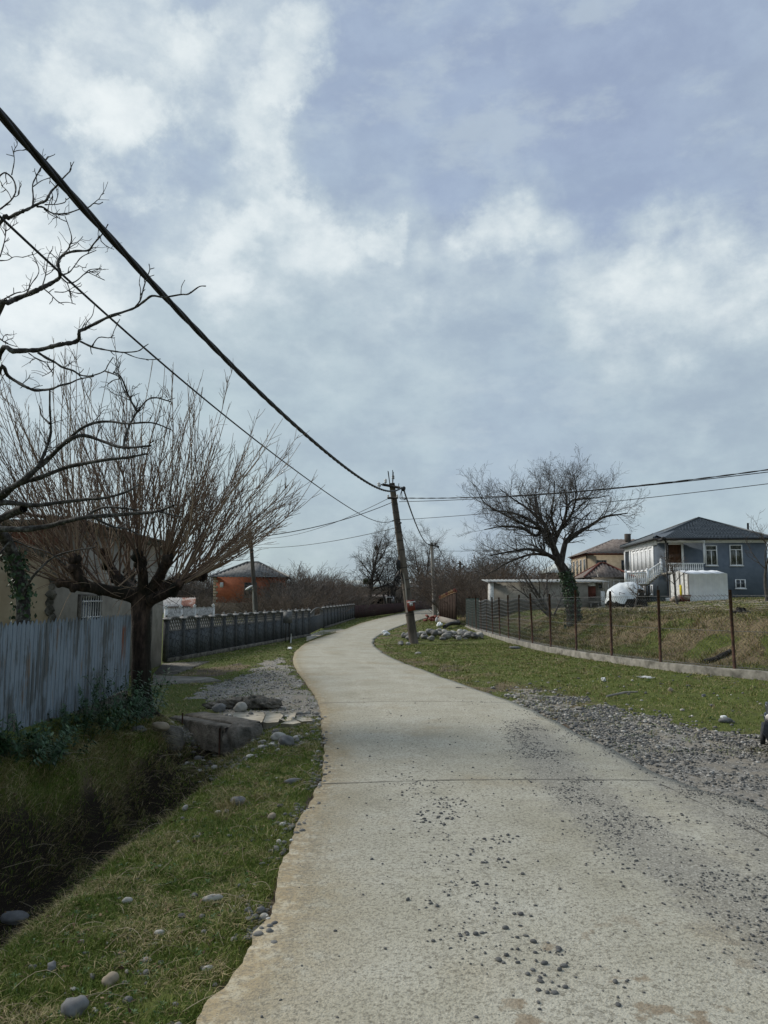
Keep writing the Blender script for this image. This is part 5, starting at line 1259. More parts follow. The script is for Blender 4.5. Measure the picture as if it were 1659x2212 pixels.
for z in (.7, 1.3): mb.box((fx - .045, (ya + yb) / 2, z), (.04, yb - ya, .05))
mb.build('rail', M['wood_dark'], root)
for y in np.arange(ya + .1, yb, 1.7):
    mb = MB(); mb.box((fx - .10, y, .78), (.06, .06, 1.3)); mb.build('post', M['iron'], root)
mb = MB(); mb.box((fx - .05, 10.1, .20), (.14, 2.75, .50)); mb.build('plinth', M['concrete_dark'], root)

# ================= flat-roofed house on the left =================
M['plaster_grey'] = nmat('grey_plaster', [(0, (.17, .155, .13)), (1, (.29, .27, .235))], 1.2, bmp=.25, bscale=30, dirt=((.12, .11, .09), 1.1, .55, .75))
M['plaster_beige'] = nmat('beige_plaster', [(0, (.26, .205, .13)), (1, (.38, .315, .215))], 1.2, bmp=.25, bscale=30, dirt=((.17, .14, .10), 1.6, .58, .75))
def brick_mat(name, c1, c2, mortar, scale, ax='x'):
    m, nt, b = new_mat(name); sp = nt.nodes.new('ShaderNodeSeparateXYZ'); nt.links.new(coords(nt), sp.inputs[0])
    cb = nt.nodes.new('ShaderNodeCombineXYZ'); nt.links.new(mth(nt, 'ADD', sp.outputs[0], sp.outputs[1]), cb.inputs[0]); nt.links.new(sp.outputs[2], cb.inputs[1])
    bt = nt.nodes.new('ShaderNodeTexBrick'); bt.inputs['Scale'].default_value = scale; nt.links.new(cb.outputs[0], bt.inputs['Vector'])
    for k_, c in (('Color1', c1), ('Color2', c2), ('Mortar', mortar)): bt.inputs[k_].default_value = (*c, 1)
    bt.inputs['Mortar Size'].default_value = .012
    n_ = noise(nt, coords(nt), 2.5, 6, .65); c = mixc(nt, sstep(nt, n_, .35, .75, 0, .55), bt.outputs[0], tuple(x * .55 for x in c1))
    nt.links.new(c, b.inputs['Base Color']); b.inputs['Roughness'].default_value = .9; bump(nt, b, bt.outputs['Fac'], -.4, .02); return m
M['brick_orange'] = brick_mat('orange_brick', (.33, .085, .035), (.40, .115, .05), (.22, .10, .06), 3.2)
M['brick_old'] = brick_mat('old_brick', (.20, .075, .05), (.26, .11, .08), (.16, .12, .10), 3.5)
M['block_tan'] = brick_mat('tan_block', (.36, .285, .19), (.42, .335, .23), (.27, .215, .15), 1.6)
M['block_stone'] = brick_mat('stone_block', (.20, .145, .085), (.13, .10, .07), (.10, .085, .07), 1.8)
M['block_pink'] = brick_mat('pinkish_block', (.26, .20, .175), (.22, .165, .145), (.15, .12, .11), 2.2)
def slate(name, c1, c2): return nmat(name, [(0, c1), (1, c2)], 2.2, bmp=.2, bscale=20, dirt=(tuple(x * .6 for x in c1), 1.6, .52, .7), dist=.01)
M['slate'] = slate('asbestos_sheet', (.085, .085, .082), (.19, .185, .175))
M['slate_brown'] = slate('brown_asbestos_sheet', (.10, .08, .07), (.20, .17, .15))
M['roof_pale'] = nmat('pale_metal_roof', [(0, (.36, .40, .38)), (1, (.50, .53, .51))], 1.0, bmp=.05, rough=.6)
M['roof_blue'] = None
M['trim_red'] = nmat('red_trim', [(0, (.10, .035, .025)), (1, (.17, .06, .045))], 4, bmp=.1)

def corr(mb, A, B, C, D, n, amp, th=.03):
    """corrugated roof face: eave A->B, ridge D->C (D above A); ribs run up the slope, clipped by the hips"""
    A, B, C, D = [np.array(p, float) for p in (A, B, C, D)]
    e = unit(B - A); L = np.linalg.norm(B - A); nrm = unit(np.cross(B - A, D - A)); nrm = nrm if nrm[2] > 0 else -nrm; up = unit(np.cross(nrm, e)); up = up if up[2] > 0 else -up
    hD = (D - A) @ up; sD = (D - A) @ e; sC = (C - A) @ e; hC = (C - A) @ up
    V = []
    for i in range(n + 1):
        s = L * i / n
        h = hD + (hC - hD) * np.clip((s - sD) / max(sC - sD, 1e-6), 0, 1) if sD - 1e-4 <= s <= sC + 1e-4 else (hD * s / sD if s < sD and sD > 1e-6 else hC * (L - s) / max(L - sC, 1e-6))
        o = nrm * (amp if i % 2 else -amp); p = A + e * s
        V += [p + o, p + up * max(h, 0) + o, p + o - nrm * th, p + up * max(h, 0) + o - nrm * th]
    f = []
    for i in range(n): k = i * 4; f += [(k, k + 4, k + 5, k + 1), (k + 2, k + 3, k + 7, k + 6), (k, k + 2, k + 6, k + 4), (k + 1, k + 5, k + 7, k + 3)]
    mb.add(V, f)
class Frame:
    """local house frame: a along the front (to the right), b going back, z up"""
    def __init__(s, o, a):
        s.o = np.array([o[0], o[1], 0.]); s.a = unit(np.array([a[0], a[1], 0.])); s.b = np.array([-s.a[1], s.a[0], 0.]); s.R = np.stack([s.a, s.b, [0, 0, 1]], 1)
    def p(s, x, y, z): return s.o + s.a * x + s.b * y + np.array([0, 0, z])
    def box(s, mb, x0, x1, y0, y1, z0, z1): return mb.box(s.p((x0 + x1) / 2, (y0 + y1) / 2, (z0 + z1) / 2), (x1 - x0, y1 - y0, z1 - z0), s.R)
def window(fr, root, x0, x1, z0, z1, y=0.0, side='front', glass='glass', frame='white_paint', fw=.05, mull=1, transom=None, name='window', sill=True, dep=.0):
    """side front: x along a, outward -b ; side left: x is distance along b, outward -a"""
    def bx(mb, u0, u1, o0, o1, za, zb):
        if side == 'front': fr.box(mb, u0, u1, y - o1, y - o0, za, zb)
        else: fr.box(mb, y - o1, y - o0, u0, u1, za, zb)
    g_ = MB(); bx(g_, x0, x1, .004, .012, z0, z1); w_ = g_.build(name, M[glass], root)
    f = MB(); bx(f, x0 - fw * .3, x0 + fw, .014, .05, z0, z1); bx(f, x1 - fw, x1 + fw * .3, .014, .05, z0, z1); bx(f, x0 + fw, x1 - fw, .014, .05, z0, z0 + fw); bx(f, x0 + fw, x1 - fw, .014, .05, z1 - fw, z1)
    zt = z1 - fw if transom is None else transom - fw * .5
    for k in range(mull):
        c = x0 + (x1 - x0) * (k + 1) / (mull + 1); bx(f, c - fw * .5, c + fw * .5, .014, .046, z0 + fw, zt)
    if transom: bx(f, x0 + fw, x1 - fw, .014, .046, transom - fw * .5, transom + fw * .5)
    f.build('frame', M[frame], w_)
    if sill:
        s_ = MB(); bx(s_, x0 - .06, x1 + .06, .004, .10, z0 - .07, z0 - .002); s_.build('sill', M[frame], w_)
    return w_
def hip_roof(fr, root, x0, x1, y0, y1, ze, zr, rl, mat, n=40, amp=.02, name='roof', oh=.35, cap=None):
    """hip roof with ridge running along b for deep houses or along a; rl = ridge half length along a"""
    cx, cy = (x0 + x1) / 2, (y0 + y1) / 2; mb = MB(); A, B, C, D = fr.p(x0 - oh, y0 - oh, ze), fr.p(x1 + oh, y0 - oh, ze), fr.p(x1 + oh, y1 + oh, ze), fr.p(x0 - oh, y1 + oh, ze)
    r0, r1 = fr.p(cx - rl, cy, zr), fr.p(cx + rl, cy, zr)
    corr(mb, A, B, r1, r0, n, amp); corr(mb, B, C, r1, r1, n, amp); corr(mb, C, D, r0, r1, n, amp); corr(mb, D, A, r0, r0, n, amp)
    o = mb.build(name, M[mat], root)
    if cap:
        c = MB()
        for a, b_ in ((A, r0), (B, r1), (C, r1), (D, r0), (r0, r1)):
            if np.linalg.norm(a - b_) > .1: c.tube([a + (0, 0, .03), b_ + (0, 0, .05)], [.07, .07], 6)
        c.build('ridge_cap', M[cap], o)
    return o
# left house: long grey side wall parallel to the street, beige front end facing the camera
hx0, hy0, hy1, hz = -5.9, 14.0, 20.2, 3.15
root = thing('flat_roofed_house', (-9, 17, .1), 'old beige and grey plastered house with a flat sheet roof behind the blue fence', 'house')
fr = Frame((hx0, hy0), (1, 0))
mb = MB(); mb.box((-9.2, 17.35, 1.5), (6.6, 6.7, 3.2)); mb.build('wall', M['plaster_grey'], root)
mb = MB(); mb.box((-9.35, 13.985, 1.35), (6.6, .03, 2.35)); mb.build('front_plaster', M['plaster_beige'], root)
mb = MB(); mb.box((-9.30, 13.97, 2.62), (6.8, .09, .20)); mb.build('cornice', M['concrete_dark'], root)
mb = MB(); mb.box((-9.30, 13.988, 2.93), (6.75, .02, .38)); mb.build('brick_attic', M['brick_old'], root)
mb = MB()
for q in range(16): mb.ico((-5.99 + random.uniform(-.05, .03), 13.97, .4 + q * .145), (random.uniform(.05, .10), .02, .10), None, 1, .5, q)
mb.build('crumbled_corner', M['concrete_dark'], root)
mb = MB(); mb.box((-9.15, 17.3, 3.14), (6.95, 7.2, .09)); mb.build('roof', M['concrete_dark'], root)
mb = MB(); corr(mb, (-5.55, 13.75, 3.21), (-5.55, 20.55, 3.21), (-6.6, 20.55, 3.33), (-6.6, 13.75, 3.33), 70, .015, .01); mb.build('roof_sheet', M['slate'], root)
mb = MB(); corr(mb, (-12.5, 13.6, 3.20), (-6.7, 13.6, 3.22), (-6.7, 15.2, 3.4), (-12.5, 15.2, 3.4), 50, .015, .01); mb.build('roof_sheet', M['slate'], root)
def side_window(y0, y1, z0, z1, bars):
    g_ = MB(); g_.box((hx0 + .016, (y0 + y1) / 2, (z0 + z1) / 2), (.02, y1 - y0, z1 - z0)); w_ = g_.build('window', M['glass'], root)
    f = MB()
    for y in (y0, y1): f.box((hx0 + .03, y, (z0 + z1) / 2), (.06, .07, z1 - z0 + .07))
    for z in (z0, z1): f.box((hx0 + .03, (y0 + y1) / 2, z), (.056, y1 - y0 - .07, .07))
    f.build('frame', M['concrete_dark'], w_)
    if bars:
        bm_ = MB()
        for y in np.linspace(y0 + .08, y1 - .08, 8): bm_.tube([(hx0 + .07, y, z0 - .02), (hx0 + .07, y, z1)], [.011, .011], 5)
        for z in np.linspace(z0 + .15, z1 - .1, 3): bm_.tube([(hx0 + .085, y0, z), (hx0 + .085, y1, z)], [.010, .010], 5)
        bm_.build('bars', M['white_worn'], w_)
side_window(14.95, 16.0, .95, 1.82, True); side_window(18.9, 19.55, .75, 1.55, False)
mb = MB()
for q in range(3):
    P = catmull(np.array([(-5.38, 20.13 + q * .04, .62), (-5.37, 20.12 + q * .03, .80 - .05 * q), (-5.36, 20.10 + q * .05, .55)]), 3)
# paved strip by the house
for a, b_, c, d, lab in (((330, 1478), (478, 1470), (455, 1463), (330, 1458), 'pale cement slab strip running from the pollard tree towards the road'), ((330, 1456), (372, 1457), (452, 1428), (352, 1433), 'grey cement slab at the foot of the house corner')):
    P = [gnd(u, v, .03) for u, v in (a, b_, c, d)]; mb = MB(); mb.add(P + [p - (0, 0, .15) for p in P], [(0, 1, 2, 3), (0, 4, 5, 1), (1, 5, 6, 2), (2, 6, 7, 3), (3, 7, 4, 0)])
    tag(mb.build('pavement', M['concrete'] if 'pale' in lab else M['concrete_dark']), lab, 'paving', kind='structure')

# ================= precast stone-pattern fence =================
def slab_mat():
    m, nt, b = new_mat('precast_stone'); v = coords(nt)
    vo = nt.nodes.new('ShaderNodeTexVoronoi'); vo.feature = 'DISTANCE_TO_EDGE'; vo.inputs['Scale'].default_value = 4.2; nt.links.new(v, vo.inputs['Vector'])
    n_ = noise(nt, v, 9, 5); r = ramp(nt, [(.3, (.030, .036, .039)), (.7, (.062, .070, .075))]); nt.links.new(n_, r.inputs[0])
    c = mixc(nt, sstep(nt, vo.outputs['Distance'], .05, .015), r.outputs[0], (.02, .022, .024)); nt.links.new(c, b.inputs['Base Color'])
    b.inputs['Roughness'].default_value = .8; bump(nt, b, sstep(nt, vo.outputs['Distance'], 0, .09), .8, .05); bump(nt, b, n_, .3, .02); return m
M['slab'] = slab_mat(); M['pillar'] = nmat('precast_pillar', [(0, (.035, .037, .038)), (1, (.08, .082, .082))], 7, bmp=.5, bscale=14)
M['capstone'] = nmat('pillar_cap', [(0, (.16, .155, .145)), (1, (.30, .29, .27))], 7, bmp=.3)
M['lattice'] = nmat('precast_lattice', [(0, (.07, .068, .064)), (1, (.15, .145, .135))], 7, bmp=.2)
def precast_panel(w_, root, z0=.10, arch=.15, full=1.08):
    """in the x-z plane, x 0..w_, local origin; returns list of (mesh builder, name, mat)"""
    s = MB(); s.box((w_ / 2, 0, (z0 + .84) / 2), (w_ - .0, .06, .84 - z0))
    l = MB(); n = 14; top = lambda x: full + arch * (1 - ((x - w_ / 2) / (w_ / 2)) ** 2) - 0
    xs = np.linspace(.03, w_ - .03, n)
    arc = np.array([(x, 0, top(x)) for x in xs]); l.tube(arc, [.035] * n, 6)
    l.tube([(.03, 0, .84), (.03, 0, top(.03))], [.03, .03], 5); l.tube([(w_ - .03, 0, .84), (w_ - .03, 0, top(w_ - .03))], [.03, .03], 5)
    l.box((w_ / 2, 0, .858), (w_, .05, .03))
    st = .155; sl_ = 1.15
    for k in range(-6, 14):      # diamond bars, clipped under the arch
        for sg in (1, -1):
            x0 = k * st if sg > 0 else w_ - k * st; P = []
            for t in np.linspace(0, .5, 26):
                x = x0 + sg * t / sl_; z = .865 + t
                if .04 < x < w_ - .04 and z < top(x) - .02: P.append((x, 0, z))
            if len(P) > 2: l.tube([P[0], P[-1]], [.02, .02], 4)
    return s, l
pil = MB(); pil.box((0, 0, .60), (.13, .13, 1.14)); 
cap = MB(); cap.box((0, 0, 1.185), (.20, .20, .03)); cap.add([(-.10, -.10, 1.2), (.10, -.10, 1.2), (.10, .10, 1.2), (-.10, .10, 1.2), (0, 0, 1.275)], [(0, 1, 4), (1, 2, 4), (2, 3, 4), (3, 0, 4)]); cap.ico((0, 0, 1.275), (.035, .035, .035), None, 1, 0)
def run_fence(name, label, A, B, n, full=True, plinth=True, panels=True):
    A = np.array(A, float); B = np.array(B, float); d = (B - A) / n; w_ = np.linalg.norm(d); ang = math.atan2(d[1], d[0])
    root = thing(name, (A[0], A[1], 0), label, 'fence', rz=ang)
    ORG[root.name] = np.zeros(3)      # children are modelled in the fence's own frame
    s, l = precast_panel(w_, root)
    so_ = s.build('panel', M['slab'], root); lo = l.build('lattice', M['lattice'], so_)
    po = pil.build('pillar', M['pillar'], root); co = cap.build('cap', M['capstone'], po)
    pr = MB(); pr.box((w_ * n / 2, -.02, .03), (w_ * n, .20, .16)); pr.build('plinth', M['concrete_dark'], root)
    for q in range(1, n + 1):
        c = copy_tree(po, root); c.location = (q * w_ * K, 0, 0)
        if q < n: c = copy_tree(so_, root); c.location = (q * w_ * K, 0, 0)
    return root
fa = gnd(357, 1431, .0)[:2]; fb_ = gnd(666, 1374, 0)[:2]
run_fence('stone_fence', 'dark precast stone-pattern fence with arched lattice panels left of the road bend', fa, fb_, 14)
ga = fb_ + (.02, .55); gb = gnd(698, 1358, 0)[:2]; fe = gnd(764, 1337, 0)[:2]
run_fence('stone_fence', 'farther precast fence run with white-tipped pillars joining the maroon fence', gb, fe, 11)
d = gb - ga; ang = math.atan2(d[1], d[0]); L = np.linalg.norm(d)
root = thing('driveway_gate', (ga[0], ga[1], 0), 'wide arched dark gate between the two stone fence runs', 'gate', rz=ang); ORG[root.name] = np.zeros(3)
s, l = precast_panel(L - .2, root, arch=.22, full=1.02); s.build('panel', M['slab'], root); l.build('lattice', M['lattice'], root)
# cement apron at the gate
P = [gnd(u, v, .02) for u, v in ((662, 1385), (700, 1370), (752, 1361), (735, 1358), (694, 1362), (662, 1374))]; mb = MB(); mb.add(P + [p - (0, 0, .1) for p in P], [(0, 1, 2, 3, 4, 5)]); mb.F.append(np.array([[i, (i + 1) % 6, (i + 1) % 6 + 6, i + 6] for i in range(6)]))
tag(mb.build('pavement', M['concrete_pale']), 'pale cement apron at the driveway gate', 'paving', kind='structure')
# meter box on two legs by the fence, white stake
c = gnd(621, 1388, 0); root = thing('meter_cabinet', c, 'grey meter cabinet on two thin legs in front of the stone fence', 'cabinet')
for dx in (-.07, .07): mb = MB(); mb.box(c + (dx, 0, .4), (.035, .035, .85)); mb.build('leg', M['iron'], root)
mb = MB(); mb.box(c + (0, -.02, 1.0), (.34, .16, .46)); mb.build('box', M['wire_galv'], root)
c = gnd(628, 1389, 0); mb = MB(); mb.tube([c, c + (.02, 0, .36)], [.018, .018], 6); tag(mb.build('stake', M['white_paint']), 'short white stake in the grass beside the meter cabinet', 'stake')

# ================= maroon fence =================
M['maroon'] = nmat('maroon_board', [(0, (.035, .018, .018)), (1, (.075, .038, .036))], 5, stretch=(1, 1, .2), bmp=.2)
mp = [np.append(gnd(u, v, 0)[:2], Hs(*gnd(u, v, 0)[:2])) for u, v in ((765, 1337), (808, 1332), (852, 1326), (880, 1321), (905, 1318), (940, 1314))]
root = thing('board_fence', mp[0], 'dark maroon board fence along the far bend of the road', 'fence'); mb, pmb = MB(), []
for a, b_ in zip(mp[:-1], mp[1:]):
    L = np.linalg.norm(b_ - a); n = int(L / .28)
    for q in range(n):
        p0, p1_ = lerp(a, b_, q / n), lerp(a, b_, (q + .9) / n); mb.span(p0 + (0, 0, .05), p1_ + (0, 0, .05), .04, 1.06 + random.uniform(-.03, .03) + max(0, (p0[1] - 80)) * .004)
    m_ = MB(); m_.box(a + (0, .08, .55), (.1, .1, 1.15)); pmb.append(m_)
mb.build('boards', M['maroon'], root)
for m_ in pmb: m_.build('post', M['wood_dark'], root)
c = at(838, 1318, 88); root = thing('gas_pipe', (c[0], c[1], 0), 'pale bent gas pipe with a small box by the maroon fence', 'pipe')
mb = MB(); z1 = at(838, 1290, 88)[2]; mb.tube([(c[0] + .6, c[1] - 3, 0), (c[0] + .6, c[1] - 3, z1), (c[0] - .2, c[1] - 3, z1), (c[0] - .2, c[1] - 3, z1 - .8)], [.06] * 4, 6); mb.build('tube', M['white_worn'], root)
mb = MB(); mb.box((c[0] + .55, c[1] - 3.1, z1 - .45), (.36, .2, .55)); mb.build('box', M['wire_galv'], root)

# ================= brown gate fence, right =================
M['brown_sheet'] = nmat('brown_sheet', [(0, (.030, .022, .019)), (1, (.055, .042, .036))], 3, rough=.9, bmp=.05, spec=.0)
M['gold'] = nmat('gold_tips', [(0, (.16, .085, .035)), (1, (.26, .15, .07))], 6, rough=.5, bmp=0)
M['rubble'] = nmat('rubble_plinth', [(0, (.15, .135, .115)), (1, (.33, .30, .26))], 5, bmp=.8, bscale=9, dist=.05)
ga_, gb_ = at(949, 1341, 58.5)[:2], at(986, 1347, 49)[:2]
root = thing('gate_fence', (ga_[0], ga_[1], 0), 'brown sheet metal fence with gold spear tips on a stone plinth', 'fence')
A, B = np.append(ga_, .40), np.append(gb_, .32)
mb = MB(); mb.span(A - (0, 0, .5), B - (0, 0, .45), .40, .5); mb.build('plinth', M['rubble'], root)
for q in range(7):
    p0, p1_ = lerp(A, B, q / 7), lerp(A, B, (q + .90) / 7); ht = 1.25 + .085 * q
    mb = MB(); mb.span(p0, p1_, .05, ht - .05); mb.build('panel', M['brown_sheet'], root)
    mb = MB(); mb.span(lerp(A, B, (q + .91) / 7), lerp(A, B, (q + .995) / 7), .066, ht); mb.span(p0 + (0, 0, ht - .045), p1_ + (0, 0, ht - .045), .08, .05); mb.build('post', M['brown_sheet'], root)
    mb = MB(); mb.span(p0 + (0, 0, ht + .006), p1_ + (0, 0, ht + .006), .09, .03); mb.build('trim', M['gold'], root)
    mb = MB()
    for k in range(6):
        p = lerp(p0, p1_, (k + .5) / 6) + (0, 0, ht); mb.lathe([(.015, 0), (.02, .10), (.06, .14), (.0, .30)], p, 5); mb.tube(catmull(np.array([p, p + (.08, 0, .06), p + (.1, .1, .16)]), 3), [.014] * 7, 4)
    mb.build('spear_tips', M['gold'] if q % 3 else M['trim_red'], root)

# ================= wire fence and low wall, right =================
kp = KC[(KC[:, 1] > 5) & (KC[:, 1] < 49.5)]
kp = kp[np.argsort(kp[:, 1])]; cs = np.concatenate([[0], np.cumsum(np.hypot(*np.diff(kp, axis=0).T))])
def kpos(s): return np.array([np.interp(s, cs, kp[:, 0]), np.interp(s, cs, kp[:, 1])])
root = None
mb = MB(); n = 260; S = np.linspace(0, cs[-1], n); Q = np.array([kpos(s) for s in S]); T = np.gradient(Q, axis=0); T /= np.linalg.norm(T, axis=1, keepdims=True); Nn = np.stack([-T[:, 1], T[:, 0]], 1)
zt = kerb_z(Q[:, 1]) + .02 + .022 * (fbm(S * 2.2, S * 0 + 4, 4) - .5); hw = .075
V = []
for q in range(n):
    jx = .008 * (fbm(np.array(S[q] * 3.), np.array(9.), 3) - .5)
    for sg, z in ((1, zt[q] - .45), (1, zt[q] - .015), (.8, zt[q]), (-.8, zt[q] + .004), (-1, zt[q] - .02), (-1, zt[q] - .45)):
        V.append((*(Q[q] + Nn[q] * (hw * sg + jx)), z))
f = [(i * 6 + j, (i + 1) * 6 + j, (i + 1) * 6 + j + 1, i * 6 + j + 1) for i in range(n - 1) for j in range(5)]
mb.add(V, f); tag(mb.build('low_wall', M['concrete']), 'low pale concrete footing wall under the wire fence', 'wall')
root = thing('wire_fence', (*kpos(10), kerb_z(15)), 'rusty-posted chain-link fence on the low concrete wall', 'fence')
ps = []; s0 = np.interp(16.35, kp[:, 1], cs)
s = s0
while s < cs[-1]: ps.append(s); s += 2.1
s = s0 - 2.6
while s > 0: ps.append(s); s -= 2.6
for k, s in enumerate(sorted(ps)):
    q = kpos(s); z = float(kerb_z(q[1])); lean = np.array([rng.normal(0, .03), rng.normal(0, .03), 0]); hgt = 1.70 + rng.normal(0, .04)
    mb = MB(); mb.tube([(*q, z - .1), np.array([*q, z + hgt]) + lean], [.034, .034], 7); mb.build('post', M['rust'], root)
mb = MB(); st = .095; zs = 1.52; P2 = []
for i, s in enumerate(np.arange(0, cs[-1], st)):
    nz = int(zs / (st * .75)); k = np.arange(nz + 1)
    y_ = np.interp(s, cs, kp[:, 1]); r = .0050 + .00010 * max(0, y_ - 16)
    ss = s + np.where((k + 0) % 2 == 0, -st / 2, st / 2) * 1.02
    top = zs + .05 * math.sin(s * 1.5) ; sag = .0
    P = np.stack([np.interp(ss, cs, kp[:, 0]), np.interp(ss, cs, kp[:, 1]), kerb_z(np.interp(ss, cs, kp[:, 1])) + .03 + k * st * .75 * (top / zs)], 1)
    mb.line(P, r, 3)
for z in (.06, .8, 1.54):
    S2 = np.linspace(0, cs[-1], 90); mb.tube(np.stack([np.interp(S2, cs, kp[:, 0]), np.interp(S2, cs, kp[:, 1]), kerb_z(np.interp(S2, cs, kp[:, 1])) + z], 1), [.005] * 90, 4)
mb.build('mesh', M['wire_galv'], root)
# finer green mesh over the last bays, by the brown fence
mb = MB(); a0 = np.interp(40, kp[:, 1], cs)
for s in np.arange(a0, cs[-1], .07):
    q = kpos(s); z = float(kerb_z(q[1])); mb.line([(*q, z), (*q, z + .8), (*q, z + 1.65)], .009, 3)
for z in np.arange(.05, 1.66, .07):
    S2 = np.linspace(a0, cs[-1], 20); mb.line(np.stack([np.interp(S2, cs, kp[:, 0]), np.interp(S2, cs, kp[:, 1]), kerb_z(np.interp(S2, cs, kp[:, 1])) + z], 1), .008, 3)
mb.build('green_mesh', M['wire_green'], root)

# ================= culvert =================
def chunk(mb, c, size, R=None, seed=0, p=5., amp=.25, sub=3):
    """rough angular block: a rounded-box ball broken up by noise"""
    v, f = ICO[sub]; w = v / (np.abs(v) ** p).sum(1, keepdims=True) ** (1 / p)
    n_ = fbm(v[:, 0] * 2.1 + seed * 3.1 + v[:, 2] * 1.3, v[:, 1] * 2.1 + seed - v[:, 2], 4) - .5; n2_ = fbm(v[:, 0] * 6 + seed + v[:, 2] * 4, v[:, 1] * 6 - v[:, 2] * 3, 2) - .5
    w = w * (1 + amp * 2 * n_ + amp * .8 * n2_)[:, None] * np.array(size) * .5
    if R is not None: w = w @ (rotz(R) if np.isscalar(R) else R).T
    return mb.add(w + np.array(c), f)
root = thing('culvert', (-2.6, 11.2, -.5), 'broken concrete culvert slab over the end of the ditch', 'culvert')
A, B = np.array([-3.16, 11.60, .03]), np.array([-2.15, 10.68, .03]); d = unit(B - A); nn = np.array([-d[1], d[0], 0]); LA = np.linalg.norm(B - A); th_ = math.atan2(d[1], d[0])
mb = MB(); n = 26
for (o0, o1, z0, z1) in ((.0, .20, -.34, .02), (.20, .26, -.2, -.012), (.26, .60, -.2, .03)):
    V = []
    for i in range(n + 1):
        p = lerp(A, B, i / n); e_ = .02 * (fbm(np.array(i * .7 + o0 * 9), np.array(o0 * 5.)) - .5); h_ = .03 * (fbm(np.array(i * .5 + 3), np.array(o1 * 7.)) - .5)
        for oo, zz in ((o0 + e_, z0), (o0 + e_, z1 + h_ - .012), (o0 + e_ + .015, z1 + h_), (o1 - .002, z1 + h_ * .5), (o1 - .002, z0)): V.append(p + nn * oo + (0, 0, zz - .0))
    f = [(i * 5 + j, i * 5 + 5 + j, i * 5 + 6 + j, i * 5 + 1 + j) for i in range(n) for j in range(4)]
    mb.add(V, f); k0 = mb.n - len(V); mb.F.append(np.array([[k0 + j for j in range(5)][::-1]])); mb.F.append(np.array([[k0 + n * 5 + j for j in range(5)]]))
mb.build('slab', M['concrete_dark'], root)
mb = MB(); chunk(mb, B + nn * .22 + d * .13 + (.0, .0, -.18), (.40, .52, .46), th_, 12, 4., .22); mb.build('broken_end', M['concrete_dark'], root)
mb = MB(); mb.box(A + nn * .3 - d * .28 + (0, 0, -.14), (.5, .08, .22), th_); mb.build('side_wall', M['concrete_dark'], root)
for t, h in ((.27, .11), (.93, .0)):
    mb = MB(); q = lerp(A, B, t) - nn * .02; mb.tube([q + (0, 0, -.36 if t > .5 else -.12), q + (0, 0, h)], [.012, .012], 5); mb.build('rebar', M['rust'], root)
q = gnd(440, 1590, -.12); mb = MB(); chunk(mb, (-3.02, 10.75, -.13), (.55, .26, .34), .25, 3, 6., .15); mb.build('side_block', M['concrete_dark'], root)
# cracked cement patch: polygonal shards with open joints
root = thing('cement_patch', (-1.5, 11.6, 0), 'cracked pale cement patch between the culvert and the road', 'cement patch')
pts = [(502, 1556), (505, 1542), (540, 1540), (575, 1540), (606, 1543), (640, 1546), (672, 1552), (676, 1562), (640, 1567), (600, 1566), (566, 1572), (535, 1566)]
outer = [gnd(u, v, 0)[:2] for u, v in pts]
shards = [[(502, 1557), (505, 1543), (540, 1540), (569, 1541), (572, 1549), (566, 1563), (538, 1564)], [(574, 1542), (606, 1543), (612, 1549), (600, 1563), (577, 1564), (568, 1563), (574, 1549)], [(608, 1545), (640, 1547), (634, 1556), (618, 1560), (603, 1563), (614, 1550)], [(642, 1548), (672, 1553), (675, 1561), (652, 1562), (640, 1556)], [(616, 1562), (637, 1558), (650, 1563), (632, 1567), (606, 1567)]]
for q, sh in enumerate(shards):
    P = [gnd(u, v, .012 + .012 * math.sin(q * 2.1)) for u, v in sh]; k = len(P); mb = MB(); tilt = rng.normal(0, .012, 2)
    P = [p + (0, 0, tilt[0] * math.sin(i * 2) + .02) for i, p in enumerate(P)]
    mb.add(P + [p - (0, 0, .14) for p in P], [tuple(range(k))]); mb.F.append(np.array([[i, (i + 1) % k, (i + 1) % k + k, i + k] for i in range(k)])); mb.build('shard', M['concrete_pale'], root)
P = [gnd(536, 1567, 0) + (0, 0, .02), gnd(568, 1566, 0) + (0, 0, .02), gnd(574, 1590, -.30), gnd(540, 1594, -.33)]; mb = MB(); mb.add(P + [p + (-.02, .15, -.12) for p in P], [(0, 3, 2, 1), (4, 5, 6, 7), (0, 1, 5, 4), (1, 2, 6, 5), (2, 3, 7, 6), (3, 0, 4, 7)]); mb.build('side_slab', M['concrete'], root)
c = gnd(528, 1527, .02); mb = MB()
for q, (dx, sx, sz) in enumerate(((-.40, .50, .10), (-.12, .52, .17), (.18, .50, .20), (.40, .40, .15))): chunk(mb, c + (dx, .05 * math.sin(q * 2), sz * .30), (sx, .26, sz), .2 * q, q + 20, 3., .55)
tag(mb.build('concrete_chunk', M['concrete_dark']), 'rough broken concrete lump behind the cracked cement patch', 'rubble')
